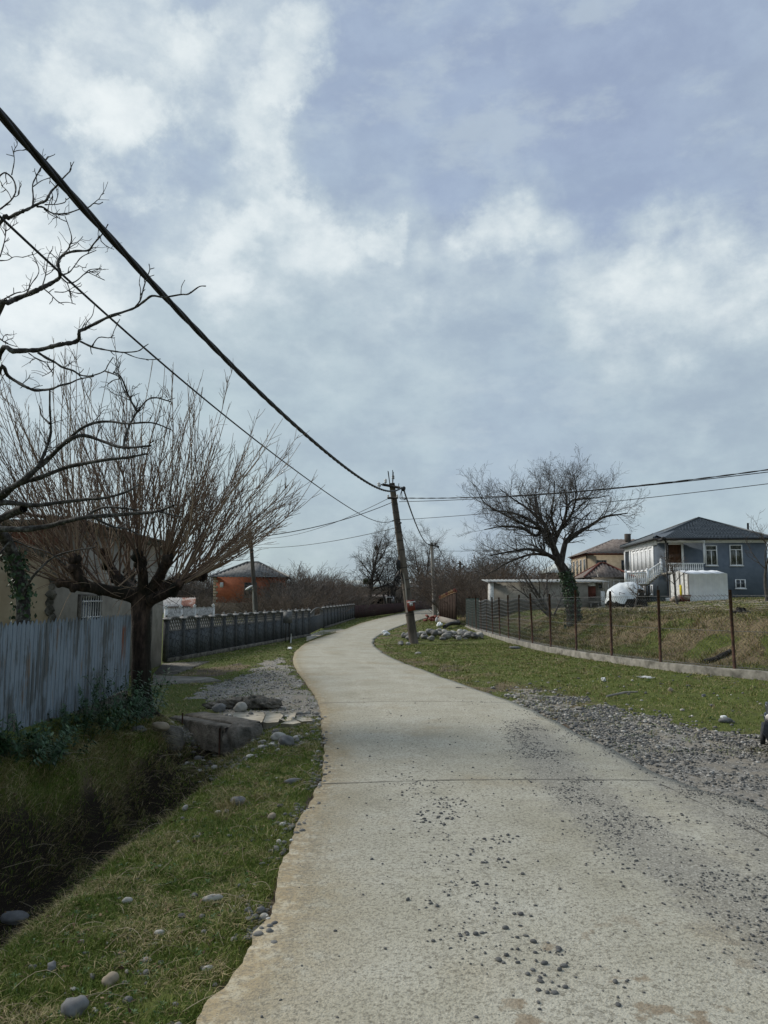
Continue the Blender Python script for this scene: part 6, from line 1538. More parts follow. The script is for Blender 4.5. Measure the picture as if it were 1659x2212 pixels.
# ================= brick house, left distance =================
d0 = 70.; x0 = at(461, 1300, d0)[0]
fr = Frame((x0, d0), (.97, .10)); root = thing('brick_house', (*fr.p(3.3, 4, 0)[:2], 0), 'orange brick house with a grey hipped sheet roof on a stone basement', 'house')
W_, Dp = 6.4, 7.5; ze = at(600, 1246, d0)[2]; zo = at(600, 1302, d0)[2]
mb = MB(); fr.box(mb, 0, W_, 0, Dp, zo, ze); mb.build('wall', M['brick_orange'], root)
mb = MB(); fr.box(mb, -.04, W_ + .04, -.04, Dp + .04, -.2, zo - .003); mb.build('basement', M['block_stone'], root)
mb = MB()
for q in range(9):
    z = zo + q * (ze - zo) / 9; fr.box(mb, -.03, .36 if q % 2 else .22, -.03, .05, z + .01, z + (ze - zo) / 9 - .02)
mb.build('quoins', M['block_tan'], root)
hip_roof(fr, root, 0, W_, 0, Dp, ze, at(545, 1214, d0 + 3.5)[2], .5, 'slate', 46, .03, oh=.4, cap='capstone')
window(fr, root, 2.75, 3.85, at(0, 1290, d0)[2], at(0, 1258, d0)[2], glass='glass', frame='slate', mull=1, transom=at(0, 1265, d0)[2])
window(fr, root, 5.05, 6.15, at(0, 1289, d0)[2], at(0, 1257, d0)[2] - .05, glass='glass', frame='slate', mull=1)
mb = MB(); fr.box(mb, .55, .85, -.12, -.01, ze - .95, ze - .5); mb.build('wall_box', M['white_worn'], root)
# low shed roof and white picket fence behind the stone fence
M['rust_sheet'] = nmat('rusted_sheet', [(0, (.10, .04, .03)), (.5, (.20, .09, .06)), (1, (.34, .32, .30))], 2, bmp=.1)
M['shed_roof'] = nmat('shed_metal_roof', [(0, (.17, .17, .165)), (1, (.36, .36, .35))], 2, bmp=.1, rough=.8)
q = at(395, 1310, 40); root = thing('shed', (q[0], q[1], 0), 'low shed with a pale and rust-red metal roof behind the stone fence', 'shed')
frs = Frame((at(352, 1310, 40)[0], 40), (.98, .2)); zr = at(0, 1291, 40)[2]; wd_ = at(412, 1310, 40)[0] - at(352, 1310, 40)[0]
mb = MB(); frs.box(mb, .1, wd_ - .1, .3, 2.6, 0, zr - .45); mb.build('wall', M['wood_dark'], root)
mb = MB(); corr(mb, frs.p(-.1, 0, zr - .75), frs.p(wd_ * .6, 0, zr - .75), frs.p(wd_ * .6, 1.5, zr), frs.p(-.1, 1.5, zr), 16, .015, .01); mb.build('roof', M['shed_roof'], root)
mb = MB(); corr(mb, frs.p(wd_ * .6 + .01, 0, zr - .75), frs.p(wd_ + .15, 0, zr - .75), frs.p(wd_ + .15, 1.5, zr), frs.p(wd_ * .6 + .01, 1.5, zr), 12, .015, .01); mb.build('roof_sheet', M['rust_sheet'], root)
mb = MB(); corr(mb, frs.p(-.1, 3.0, zr - .75), frs.p(wd_ + .15, 3.0, zr - .75), frs.p(wd_ + .15, 1.5, zr), frs.p(-.1, 1.5, zr), 28, .015, .01); mb.build('roof_sheet', M['white_worn'], root)
M['picket_white'] = nmat('worn_pickets', [(0, (.16, .155, .145)), (.6, (.36, .355, .34)), (1, (.52, .51, .49))], 9, bmp=.1)
a, b_ = at(358, 1330, 31), at(462, 1330, 36); a[2] = b_[2] = 0; root = thing('picket_fence', a, 'worn white picket fence seen over the stone fence', 'fence')
n = 46; mb = MB(); zt = at(0, 1316, 33)[2]
for q in range(n):
    p = lerp(a, b_, q / n); h = zt + .05 * math.sin(q * 1.3) * (q % 3) * .3; mb.box(p + (0, 0, h / 2), (.075, .03, h), .25); mb.add([p + (-.04, 0, h), p + (.04, 0, h), p + (0, 0, h + .09)], [(0, 1, 2)])
mb.build('pickets', M['picket_white'], root)
mb = MB(); mb.span(a + (0, .03, zt - .3), b_ + (0, .03, zt - .3), .03, .07); mb.build('rail', M['white_worn'], root)
for q in (0.0, .28, .56, .98):
    p = lerp(a, b_, q); mb = MB(); mb.box(p + (0, 0, zt * .52), (.12, .12, zt * 1.04)); mb.lathe([(.09, zt * 1.04), (.04, zt * 1.07), (.085, zt * 1.11), (.0, zt * 1.17)], p, 8); mb.build('post', M['white_worn'], root)
# far long building, cowshed
fr2 = Frame((at(738, 1300, 125)[0], 125), (1, .05)); root = thing('long_building', (*fr2.p(6, 3, 0)[:2], 0), 'long low building with a pale roof far behind the tallest tree', 'building')
z1, z2 = at(0, 1267, 125)[2], at(0, 1254, 130)[2]
mb = MB(); fr2.box(mb, 0, 12.6, 0, 7, 0, z1); mb.build('wall', M['plaster_grey'], root)
mb = MB(); corr(mb, fr2.p(-.3, -.5, z1), fr2.p(12.9, -.5, z1), fr2.p(12.9, 4, z2), fr2.p(-.3, 4, z2), 30, .03); mb.build('roof', M['roof_pale'], root)
fr2 = Frame((at(775, 1300, 92)[0], 92), (1, .06)); root = thing('cowshed', (*fr2.p(2, 2, 0)[:2], 0), 'small open-fronted cowshed with dark openings under the tallest tree', 'shed')
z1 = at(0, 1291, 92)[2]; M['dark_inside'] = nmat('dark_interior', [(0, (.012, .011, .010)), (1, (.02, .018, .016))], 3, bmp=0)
L = at(848, 1300, 92)[0] - at(775, 1300, 92)[0]
for a_, b_, mt, nm in ((0, .28, 'plaster_grey', 'pillar'), (L * .36, L * .42, 'wood_dark', 'pillar'), (L * .66, L * .70, 'wood_dark', 'pillar'), (L * .72, L, 'block_pink', 'wall')):
    mb = MB(); fr2.box(mb, a_, b_, 0, .25, -.3, z1 - .06); mb.build(nm, M[mt], root)
mb = MB(); fr2.box(mb, 0, L, 2.6, 2.8, -.3, z1 - .1); fr2.box(mb, 0, .15, .26, 2.59, -.3, z1 - .1); fr2.box(mb, L - .15, L, .26, 2.59, -.3, z1 - .1); mb.build('back_wall', M['dark_inside'], root)
mb = MB(); mb.add([fr2.p(-.4, -.5, z1 - .03), fr2.p(L + .4, -.5, z1 - .03), fr2.p(L + .4, 3.2, z1 + .25), fr2.p(-.4, 3.2, z1 + .25), fr2.p(-.4, -.5, z1 + .06), fr2.p(L + .4, -.5, z1 + .06), fr2.p(L + .4, 3.2, z1 + .34), fr2.p(-.4, 3.2, z1 + .34)], [(0, 3, 2, 1), (4, 5, 6, 7), (0, 1, 5, 4), (1, 2, 6, 5), (2, 3, 7, 6), (3, 0, 4, 7)]); mb.build('roof', M['slate_brown'], root)

# ================= long grey shed on the right =================
M['roof_worn'] = nmat('worn_metal_roof', [(0, (.20, .205, .19)), (1, (.34, .345, .33))], 1.5, bmp=.05, rough=.7)
M['lace'] = nmat('white_curtained_glass', [(0, (.34, .35, .35)), (1, (.52, .53, .53))], 3.5, rough=.2, bmp=0, stretch=(3, 3, .7), spec=.5)
dS = 45.; fr = Frame((at(1067, 1300, dS)[0], dS), (1, -.02)); L = at(1307, 1300, dS)[0] - at(1067, 1300, dS)[0]; zt, zb = at(0, 1257, dS)[2], at(0, 1312, dS)[2] - .15
root = thing('long_shed', (*fr.p(L / 2, 1.5, zb)[:2], zb), 'long low grey plastered shed with a thin corrugated roof', 'shed')
xr_ = at(1270, 1300, dS)[0] - fr.o[0]; xr2 = at(1291, 1300, dS)[0] - fr.o[0]
mb = MB(); fr.box(mb, 0, xr_, 0, 3.2, zb - .3, zt - .04); mb.build('wall', M['plaster_grey'], root)
mb = MB(); fr.box(mb, xr2 - .02, L, .5, 3.2, zb - .3, zt - .04); fr.box(mb, xr_ + .003, xr2 - .023, .5, 3.2, zb - .3, zt - .05); mb.build('recess_wall', M['plaster_grey'], root)
mb = MB(); fr.box(mb, xr_ + .01, xr2 - .03, .38, .47, zt - .92, zt - .26); mb.build('red_door', M['trim_red'], root)
mb = MB(); fr.box(mb, xr_ + .01, xr2 - .03, .38, .46, zt - .24, zt - .05); mb.build('lintel', M['white_worn'], root)
mb = MB(); fr.box(mb, -.25, .0 - .003, -.06, .5, zb - .2, zt - .06); mb.build('white_panel', M['white_worn'], root)
mb = MB(); mb.box(fr.p(L - .12, .12, (zb + zt) / 2 - .3), (.5, .05, 1.15), .9); mb.build('open_door', M['white_worn'], root)
mb = MB(); corr(mb, fr.p(-.35, -.30, zt), fr.p(L + .3, -.30, zt), fr.p(L + .3, 3.6, zt + .22), fr.p(-.35, 3.6, zt + .22), 60, .022, .02); mb.build('roof', M['roof_worn'], root)
wx = at(1296, 1300, dS)[0] - fr.o[0]; window(fr, root, wx - .02, wx + .28, zt - .42, zt - .08, y=.5, frame='wood_pale', mull=0, sill=False)
mb = MB(); fr.box(mb, xr_ + .02, xr2 + .0, -.28, .28, zb + .42, zb + .48)
for xx in (xr_ + .06, xr2 - .08):
    for yy in (-.22, .22): fr.box(mb, xx, xx + .05, yy - .02, yy + .02, zb - .1, zb + .417)
tag(mb.build('work_table', M['wood_pale']), 'small wooden table in front of the red shed door', 'table')
mb = MB(); c = at(1293, 1245, dS - .6); mb.tube([at(1292, 1247, dS - .5), at(1287, 1229, dS - .2)], [.03, .03], 5); tag(mb.build('plank', M['wood_pale']), 'thin pale plank leaning on the shed roof edge', 'plank')
# small tile-capped garden wall
d1 = 47.; frw = Frame((at(1021, 1320, d1)[0], d1), (.96, -.1)); zt1 = at(0, 1299, d1)[2]; zb1 = Hs(*frw.p(.5, 0, 0)[:2]) - .2; L1 = at(1066, 1300, d1)[0] - frw.o[0]
root = thing('garden_wall', (*frw.p(L1 / 2, 0, zb1)[:2], zb1), 'short wall with a corrugated tile cap left of the long shed', 'wall')
mb = MB(); frw.box(mb, .08, L1, 0, .3, zb1, zt1 - .16); mb.build('wall', M['plaster_grey'], root)
mb = MB(); corr(mb, frw.p(0, -.25, zt1 - .16), frw.p(L1 + .1, -.25, zt1 - .16), frw.p(L1 + .1, .35, zt1 + .05), frw.p(0, .35, zt1 + .05), 18, .03, .02); mb.build('cap', M['capstone'], root)

# ================= tan house, annex, pale far roof =================
d2 = 75.; fr = Frame((at(1271, 1300, d2)[0], d2), (1, -.05)); ze = at(0, 1199, d2)[2]; zg = 1.6
root = thing('tan_house', (*fr.p(4, 4, zg)[:2], zg), 'tan block house with a dark hipped roof behind the white-fronted blue one', 'house')
mb = MB(); fr.box(mb, 0, 9.5, 0, 8, zg - 1, ze); mb.build('wall', M['block_tan'], root)
mb = MB(); fr.box(mb, -.12, 9.6, -.12, 8.1, ze + .002, ze + .16); mb.build('cornice', M['trim_red'], root)
hip_roof(fr, root, 0, 9.5, 0, 8, ze + .17, at(0, 1165, d2 + 4)[2], 1.2, 'slate_brown', 50, .03, oh=.35)
cx_ = at(1356, 1170, d2 + 3); mb = MB(); mb.box((cx_[0], cx_[1], at(0, 1166, d2 + 3)[2]), (.5, .5, 1.2)); mb.build('chimney', M['wood_dark'], root)
wa, wb = at(1289.5, 1300, d2)[0] - fr.o[0], at(1312, 1300, d2)[0] - fr.o[0]
window(fr, root, wa, wb, at(0, 1235, d2)[2], at(0, 1210, d2)[2], glass='curtain', frame='wood_pale', mull=1, sill=False)
wa = at(1344, 1300, d2)[0] - fr.o[0]; window(fr, root, wa, wa + 1.0, at(0, 1232, d2)[2], at(0, 1210, d2)[2], glass='glass', frame='slate', mull=0, sill=False)
for q in range(4): window(fr, root, .8 + q * 1.8, 1.6 + q * 1.8, at(0, 1240, d2)[2], at(0, 1206, d2)[2], side='left', glass='glass', frame='white_worn', mull=0, sill=False)
mb = MB(); mb.tube([fr.p(-.06, -.08, zg), fr.p(-.06, -.08, ze)], [.06, .06], 6); mb.build('downpipe', M['iron'], root)
d3 = 60.; fr = Frame((at(1270, 1300, d3)[0], d3), (1, -.05)); ze = at(0, 1247, d3)[2]; L = at(1362, 1300, d3)[0] - fr.o[0]
root = thing('annex', (*fr.p(L / 2, 2, 1.4)[:2], 1.4), 'pale annex with a pyramid of grey corrugated sheets beside the blue house', 'house')
mb = MB(); fr.box(mb, 0, L, 0, 4, 1.0, ze); mb.build('wall', M['plaster_grey'], root)
mb = MB()
for q in range(5): fr.box(mb, L * .35 + q * .42, L * .35 + q * .42 + .05, -.06, -.004, ze - 1.2, ze - .25)
fr.box(mb, L * .33, L * .9, -.05, -.004, ze - .25, ze - .19); mb.build('frame', M['white_worn'], root)
hip_roof(fr, root, 0, L, 0, 4, ze, at(0, 1217, d3 + 2)[2], .15, 'slate_brown', 30, .035, oh=.3, cap='trim_red')
d4 = 92.; fr = Frame((at(1188, 1300, d4)[0], d4), (1, -.03)); L = at(1262, 1300, d4)[0] - fr.o[0]; ze = at(0, 1237, d4)[2]
root = thing('barn', (*fr.p(L / 2, 3, 1.5)[:2], 1.5), 'dark barn with a pale metal roof between the spreading tree and the tan house', 'barn')
mb = MB(); fr.box(mb, 0, L, 0, 6, .5, ze); mb.build('wall', M['wood_dark'], root)
hip_roof(fr, root, 0, L, 0, 6, ze, at(0, 1217, d4 + 3)[2], .8, 'roof_pale', 30, .02, oh=.5)

# ================= blue house =================
M['blue_plaster'] = nmat('blue_plaster', [(0, (.105, .128, .158)), (1, (.138, .163, .196))], 1.5, bmp=.1, bscale=30)
M['white_plaster'] = nmat('white_plaster', [(0, (.70, .71, .72)), (1, (.80, .80, .80))], 2, bmp=.05)
def tile_mat():
    m, nt, b = new_mat('metal_tile'); n_ = noise(nt, coords(nt), 1.2, 4); r = ramp(nt, [(.3, (.050, .060, .068)), (.7, (.075, .086, .094))]); nt.links.new(n_, r.inputs[0]); nt.links.new(r.outputs[0], b.inputs['Base Color'])
    b.inputs['Roughness'].default_value = .45; b.inputs['Specular IOR Level'].default_value = .4; return m
M['tile'] = tile_mat()
M['door_brown'] = nmat('brown_door', [(0, (.055, .028, .016)), (1, (.10, .05, .028))], 3, stretch=(1, 1, .3), rough=.4, bmp=.1)
C6 = lambda x, y: (1344.1 + x * .1898, 1097.2 + y * .1898)
fr = Frame((20.64, 58.0), (1, -.055)); root = thing('blue_house', (*fr.p(4, 5, 1.8)[:2], 1.8), 'two-storey slate blue house with a white side front and a white balustrade balcony', 'house')
zE, zF, zG = 6.20, 3.60, 1.75; W_, Dp = 8.05, 9.3
mb = MB(); fr.box(mb, 0, W_, .03, Dp, zG - .6, zE - .22); mb.build('wall', M['blue_plaster'], root)
# white side front (left face) with its frieze and pilasters
mb = MB(); fr.box(mb, -.05, -.003, .9, Dp - 1.9, zF - .25, zE - .23); fr.box(mb, -.09, -.052, .9, 1.15, zF - .25, zE - .5); mb.build('white_front', M['white_plaster'], root)
mb = MB(); fr.box(mb, -.003 + .006, W_ + .08, -.06, .027, zE - .34, zE - .02); fr.box(mb, -.10, 0.0, .03, Dp + .05, zE - .48, zE - .02); mb.build('frieze', M['white_plaster'], root)
for q in range(5):
    y0 = 1.42 + q * 1.17; window(fr, root, y0, y0 + .62, zF + .30, zE - .72, y=-.05, side='left', glass='lace', frame='white_plaster', fw=.07, mull=1)
    mb = MB(); fr.box(mb, -.10, -.054, y0 - .20, y0 - .05, zF + .15, zE - .58); fr.box(mb, -.10, -.054, y0 + .67, y0 + .82, zF + .15, zE - .58); fr.box(mb, -.12, -.054, y0 - .22, y0 + .84, zE - .577, zE - .50); mb.build('surround', M['white_plaster'], root)
for q in range(3):
    y0 = 1.5 + q * 2.0; window(fr, root, y0, y0 + .5, zG + .25, zG + 1.0, y=-.0, side='left', glass='glass', frame='white_plaster', fw=.08, mull=0)
# back porch corner with posts
mb = MB(); fr.box(mb, -.16, -.003, Dp - 1.86, Dp, zF - .25, zF + .45); fr.box(mb, -.16, -.004, Dp - 1.89, Dp - 1.74, zF + .453, zE - .5); fr.box(mb, -.16, -.004, Dp - .15, Dp, zF + .453, zE - .5); mb.build('porch_frame', M['white_plaster'], root)
mb = MB(); fr.box(mb, -.02, -.004, Dp - 1.73, Dp - .16, zF + .46, zE - .52); mb.build('porch_opening', M['glass'], root)
# main roof, tiled rows
def tiled(mb, A, B, C, D, rows, ncol):
    A, B, C, D = [np.array(p, float) for p in (A, B, C, D)]
    e = unit(B - A); L = np.linalg.norm(B - A); nrm = unit(np.cross(B - A, (C + D) / 2 - A)); nrm = nrm if nrm[2] > 0 else -nrm; up = np.cross(nrm, e); up = up if up[2] > 0 else -up
    hD = (D - A) @ up; sD = (D - A) @ e; sC = (C - A) @ e
    for r in range(rows):
        h0, h1 = hD * r / rows, hD * (r + 1) / rows
        l0, r0_ = sD * h0 / hD, L - (L - sC) * h0 / hD; l1, r1_ = sD * h1 / hD, L - (L - sC) * h1 / hD
        n = max(2, int(ncol * (r0_ - l0) / L) * 2); V = []
        for i in range(n + 1):
            t = i / n; o = nrm * (.022 * math.sin(i * math.pi * .9))
            a = A + e * (l0 + (r0_ - l0) * t) + up * h0 + nrm * .045 + o; b_ = A + e * (l1 + (r1_ - l1) * t) + up * h1 + nrm * .0 + o
            V += [a, b_, a - nrm * .05]
        f = []
        for i in range(n): k = i * 3; f += [(k, k + 3, k + 4, k + 1), (k + 2, k + 5, k + 3, k)]
        mb.add(V, f)
oh = .38; A, B, C, D = fr.p(-oh, -oh, zE), fr.p(W_ + oh, -oh, zE), fr.p(W_ + oh, Dp + oh, zE), fr.p(-oh, Dp + oh, zE); ap = at(*C6(870, 117), 62.9); ap2 = ap + fr.b * .6
mb = MB(); tiled(mb, A, B, ap, ap, 15, 36); tiled(mb, B, C, ap2, ap, 14, 36); tiled(mb, C, D, ap2, ap2, 14, 36); tiled(mb, D, A, ap, ap2, 14, 36)
ro = mb.build('roof', M['tile'], root)
mb = MB()
for a, b_ in ((A, ap), (B, ap), (C, ap2), (D, ap2)): mb.tube([a + (0, 0, .06), b_ + (0, 0, .06)], [.07, .07], 6)
mb.build('ridge_cap', M['tile'], ro)
mb = MB(); 
for a, b_ in ((A, B), (B, C), (C, D), (D, A)): mb.span(a - (0, 0, .14), b_ - (0, 0, .14), .10, .12)
mb.build('gutter', M['black'], root)
mb = MB(); mb.add([A - (0, 0, .03), B - (0, 0, .03), C - (0, 0, .03), D - (0, 0, .03)], [(0, 3, 2, 1)]); mb.build('soffit', M['white_plaster'], root)
cp = at(*C6(1430, 245), 60.3); mb = MB(); mb.tube([cp - (0, 0, .5), at(*C6(1430, 172), 60.3)], [.075, .075], 8); mb.build('chimney', M['black'], ro)
# front windows of the right wing
def fx_(x): return (at(*C6(x, 500), 57.9)[0] - 20.64)
def fz_(y, d=57.9): return at(*C6(0, y), d)[2]
window(fr, root, fx_(942), fx_(1070), fz_(656), fz_(428), y=.03, glass='curtain', fw=.06, mull=1, transom=fz_(483))
window(fr, root, fx_(1212), fx_(1350), fz_(656), fz_(422), y=.03, glass='curtain', fw=.06, mull=1, transom=fz_(478))
window(fr, root, fx_(1258), fx_(1368), fz_(916), fz_(814), y=.03, glass='glass', fw=.06, mull=1)
# door on the balcony
xa, xb = fx_(515), fx_(672); mb = MB(); fr.box(mb, xa, xb, -.01, .027, zF + .05, fz_(418)); do = mb.build('door', M['door_brown'], root)
mb = MB()
for q in (xa + .04, (xa + xb) / 2): 
    for zz in (.1, .9): fr.box(mb, q + .06, q + (xb - xa) / 2 - .1, -.03, -.012, zF + .1 + zz, zF + .7 + zz)
mb.build('door_panel', M['door_brown'], do)
mb = MB(); fr.box(mb, xa - .16, xa, -.06, .026, zF + .03, fz_(418) + .14); fr.box(mb, xb, xb + .16, -.06, .026, zF + .03, fz_(418) + .14); fr.box(mb, xa, xb, -.06, .026, fz_(418) + .003, fz_(418) + .14); mb.build('door_frame', M['white_plaster'], do)
# balcony slab, posts, roof
bx0, bx1, by = fx_(440), at(*C6(940, 700), 56.5)[0] - 20.64 + .06, -1.5
mb = MB(); fr.box(mb, bx0, bx1, by, .024, zF - .14, zF); mb.build('balcony_floor', M['concrete'], root)
def baluster(p, h, parent, s=1.0):
    mb = MB(); q = h; mb.lathe([(.050 * s, 0), (.050 * s, .06 * q), (.028 * s, .10 * q), (.060 * s, .32 * q), (.050 * s, .45 * q), (.026 * s, .70 * q), (.030 * s, .80 * q), (.048 * s, .88 * q), (.048 * s, 1.0 * q)], p, 8); return mb.build('baluster', M['white_plaster'], parent, smooth=True)
hR = .62
mb = MB(); fr.box(mb, bx0 + .05, bx1, by, by + .14, zF + hR, zF + hR + .07); fr.box(mb, bx0 + .05, bx1, by, by + .14, zF + .003, zF + .06); ra_ = mb.build('railing', M['white_plaster'], root)
nb = 17
for q in range(nb): baluster(fr.p(bx0 + .2 + (bx1 - bx0 - .35) * q / (nb - 1), by + .07, zF + .06), hR - .062, ra_)
mb = MB(); fr.box(mb, bx1 - .07, bx1 + .03, by, by + .10, zF + hR + .073, zE - .40); mb.build('column', M['white_plaster'], root)
mb = MB(); fr.box(mb, bx0 + .06, bx0 + .15, by, by + .09, zF + hR + .073, zE - .40); mb.tube([fr.p(bx0 - .06, by - .1, zG), fr.p(bx0 - .06, by - .1, zE - .45), fr.p(bx0 - .16, by - .25, zE - .12)], [.055] * 3, 6); mb.build('downpipe', M['black'], root)
mb = MB(); fr.box(mb, bx0 - .1, bx1 + .06, by - .02, by + .12, zE - .395, zE - .22); mb.build('beam', M['white_plaster'], root)
mb = MB(); fr.box(mb, bx0 - .15, bx1 + .1, by + .122, -.39, zE - .28, zE - .22); mb.build('ceiling', M['white_plaster'], root)
e0, e1 = fr.p(bx0 - .28, by - .30, zE - .09), fr.p(bx1 + .14, by - .30, zE - .09); pk = at(*C6(628, 242), 59.9); bk0, bk1 = fr.p(bx0 - .28, 1.2, zE + .5), fr.p(bx1 + .14, -.36, zE + .03)
mb = MB(); tiled(mb, e0, e1, pk, pk, 8, 15); mb.add([e0, pk, bk0], [(0, 1, 2)]); mb.add([e1, bk1, pk], [(0, 1, 2)]); br = mb.build('balcony_roof', M['tile'], root)
mb = MB(); mb.span(e0 - (0, 0, .17), e1 - (0, 0, .17), .12, .17); mb.span(e0 - (0, 0, .17), fr.p(bx0 - .28, -.3, zE - .09) - (0, 0, .17), .12, .17); mb.ico(e0 - (0, 0, .02), (.16, .14, .12), None, 1, .1); mb.build('gutter', M['black'], br)
# supports and the stair going down to the left, with landing balustrade
for (x, y_) in ((bx0 + .12, by + .1), (fx_(487), by + .1), (bx1 - .1, by + .1)):
    mb = MB(); fr.box(mb, x - .07, x + .07, y_ - .07, y_ + .07, zG - .6, zF - .143); mb.build('pier', M['white_plaster' if x > bx0 + .3 else 'blue_plaster'], root)
def post6(x, ytop, ybot, d, w_=.16):
    a, b_ = at(*C6(x, ytop), d), at(*C6(x, ybot), d); mb = MB(); mb.box((a[0], a[1], (a[2] + b_[2]) / 2), (w_, w_, a[2] - b_[2])); mb.lathe([(.0, 0.0), (.09, .0), (.05, .05), (.10, .12), (.07, .2), (.0, .24)], (a[0], a[1], a[2]), 8); mb.build('newel_post', M['white_plaster'], root)
dS_ = 56.4
a, b_ = at(*C6(438, 622), dS_), at(*C6(285, 722), dS_)
mb = MB(); mb.tube([a, b_], [.055, .055], 6); sl2 = mb.build('stair_rail', M['white_plaster'], root)
lo_a, lo_b = at(*C6(438, 742), dS_), at(*C6(285, 862), dS_)
mb = MB(); n = 6
for q in range(n):
    p = lerp(lo_a, lo_b, (q + .5) / n); dx = abs(lo_b[0] - lo_a[0]) / n; mb.box(p + (0, .5, -.10), (dx * 1.0, 1.1, .10 + .02 * (q % 2)))
mb.build('stair_flight', M['concrete'], root)
for q in range(7):
    t = (q + .4) / 7; p = lerp(lo_a, lo_b, t); tp = lerp(a, b_, t); baluster((p[0], p[1], p[2]), tp[2] - p[2] - .03, sl2)
mb = MB(); mb.add([lo_a - (0, 0, .16), lo_b - (0, 0, .16), lo_b - (0, 0, .05), lo_a - (0, 0, .05)] + [p + (0, .08, 0) for p in (lo_a - (0, 0, .16), lo_b - (0, 0, .16), lo_b - (0, 0, .05), lo_a - (0, 0, .05))], [(0, 1, 2, 3), (4, 7, 6, 5), (0, 4, 5, 1), (3, 2, 6, 7)]); mb.build('stringer', M['iron'], root)
a2, b2_ = at(*C6(285, 735), dS_), at(*C6(40, 745), dS_); lz = lo_b[2]
mb = MB(); mb.span(np.array([b2_[0], b2_[1], a2[2] - .06]), np.array([a2[0], a2[1], a2[2] - .06]), .13, .07); mb.span(np.array([b2_[0], b2_[1], lz - .05]), np.array([a2[0], a2[1], lz - .05]), .14, .10); lr = mb.build('landing_rail', M['white_plaster'], root)
for q in range(11): p = lerp(b2_, a2, (q + .5) / 11); baluster((p[0], p[1], lz + .05), a2[2] - .06 - lz - .052, lr)
mb = MB(); mb.box(((a2[0] + b2_[0]) / 2, dS_ + .65, lz - .10), (a2[0] - b2_[0], 1.2, .10)); mb.build('landing', M['concrete'], root)
for (x, yt, yb_) in ((440, 612, 742), (285, 722, 862), (40, 738, 850)): post6(x, yt, yb_, dS_ - .02)
for x in (300, 405, 268):
    p = at(*C6(x, 900), dS_ + .1); mb = MB(); mb.box((p[0], p[1], (zG - .5 + lz - .16) / 2), (.07, .07, lz - .16 - zG + .5)); mb.build('stair_post', M['iron'], root)
mb = MB(); p = at(*C6(525, 1000), 56.0); mb.box((p[0], p[1], Hs(p[0], p[1]) + .14), (.32, .25, .34), .2); tag(mb.build('stone_block', M['white_worn']), 'small white block standing under the balcony', 'block')

# ================= white sheet greenhouse =================
M['sheet'] = nmat('white_sheet', [(0, (.70, .71, .73)), (1, (.82, .83, .84))], 1.4, rough=.6, bmp=.25, bscale=3)
dG = 50.; zb = Hs(*at(1520, 1290, dG)[:2]) - .02
P = lambda x, y, d: at(*C6(x, y), d)
x0, x1 = P(762, 900, dG)[0], P(1203, 900, dG)[0]; ze = P(0, 757, dG)[2]; zr = P(0, 712, dG + 1.1)[2]
root = thing('greenhouse', ((x0 + x1) / 2, dG + 1, zb), 'small white sheet-covered greenhouse in front of the blue house', 'greenhouse')
xl0, xl1 = P(655, 800, dG + 2.0)[0], x0
n = 24; mb = MB()
for i in range(n):
    t0, t1 = i / n, (i + 1) / n; w0, w1__ = .03 * math.sin(i * 1.9) , .03 * math.sin((i + 1) * 1.9)
    a0, a1 = x0 + (x1 - x0) * t0, x0 + (x1 - x0) * t1; ev = lambda t: ze + .05 * t + .02 * math.sin(t * 23)
    mb.add([(a0, dG + w0 * .6, zb - .1), (a1, dG + w1__ * .6, zb - .1), (a1, dG + w1__, ev(t1)), (a0, dG + w0, ev(t0)), (a0, dG - .03 + w0, ev(t0) + .02), (a1, dG - .03 + w1__, ev(t1) + .02), (a1 - .25, dG + 1.1, zr + .02 * math.sin(i)), (a0 - .25, dG + 1.1, zr + .02 * math.sin(i - 1)), (a1 - .4, dG + 2.2, ze), (a0 - .4, dG + 2.2, ze), (a1 - .4, dG + 2.2, zb - .1), (a0 - .4, dG + 2.2, zb - .1)], [(0, 1, 2, 3), (3, 2, 5, 4), (4, 5, 6, 7), (7, 6, 8, 9), (9, 8, 10, 11)])
mb.add([(x1, dG, zb - .1), (x1 - .4, dG + 2.2, zb - .1), (x1 - .4, dG + 2.2, ze), (x1 - .25, dG + 1.1, zr), (x1, dG, ze + .05)], [(0, 1, 2, 3, 4)])
mb.build('cover', M['sheet'], root)
mb = MB(); mb.add([(x0 - .01, dG + .02, zb - .1), (x0 - .01, dG + .02, ze), (x0 - .26, dG + 1.1, zr - .02), (x0 - .41, dG + 2.2, ze), (x0 - .41, dG + 2.2, zb - .1)], [(0, 1, 2, 3, 4)]); mb.build('end_sheet', M['white_worn'], root)
mb = MB()
for t in (.0, .22, .45, .7, 1.): xx, yy = x0 - .03 - .40 * t, dG + .02 + 2.18 * t; mb.tube([(xx - .02, yy, zb - .1), (xx - .02, yy, ze + (zr - ze) * (1 - abs(2 * t - 1)))], [.03, .03], 5)
mb.build('frame', M['wood_pale'], root)
M['yellow'] = nmat('yellow_plastic', [(0, (.55, .42, .02)), (1, (.70, .55, .04))], 3, bmp=0)
p = P(665, 880, dG + .9); mb = MB(); mb.box((p[0] + .02, p[1], zb + .62), (.16, .10, .95)); tag(mb.build('yellow_board', M['yellow']), 'bright yellow board standing at the greenhouse end', 'board')
M['tan_heap'] = nmat('tan_cloth', [(0, (.20, .15, .11)), (1, (.38, .31, .25))], 3, bmp=.3)
p = P(625, 985, dG - .3); mb = MB()
for q in range(5): mb.ico((p[0] + rng.normal(0, .22), p[1] + rng.normal(0, .1), Hs(p[0], p[1]) + .12 + .1 * (q % 3)), (.26, .2, .16), None, 2, .3, q)
tag(mb.build('sack_heap', M['tan_heap'], smooth=True), 'heap of tan sacks at the greenhouse end', 'sacks')
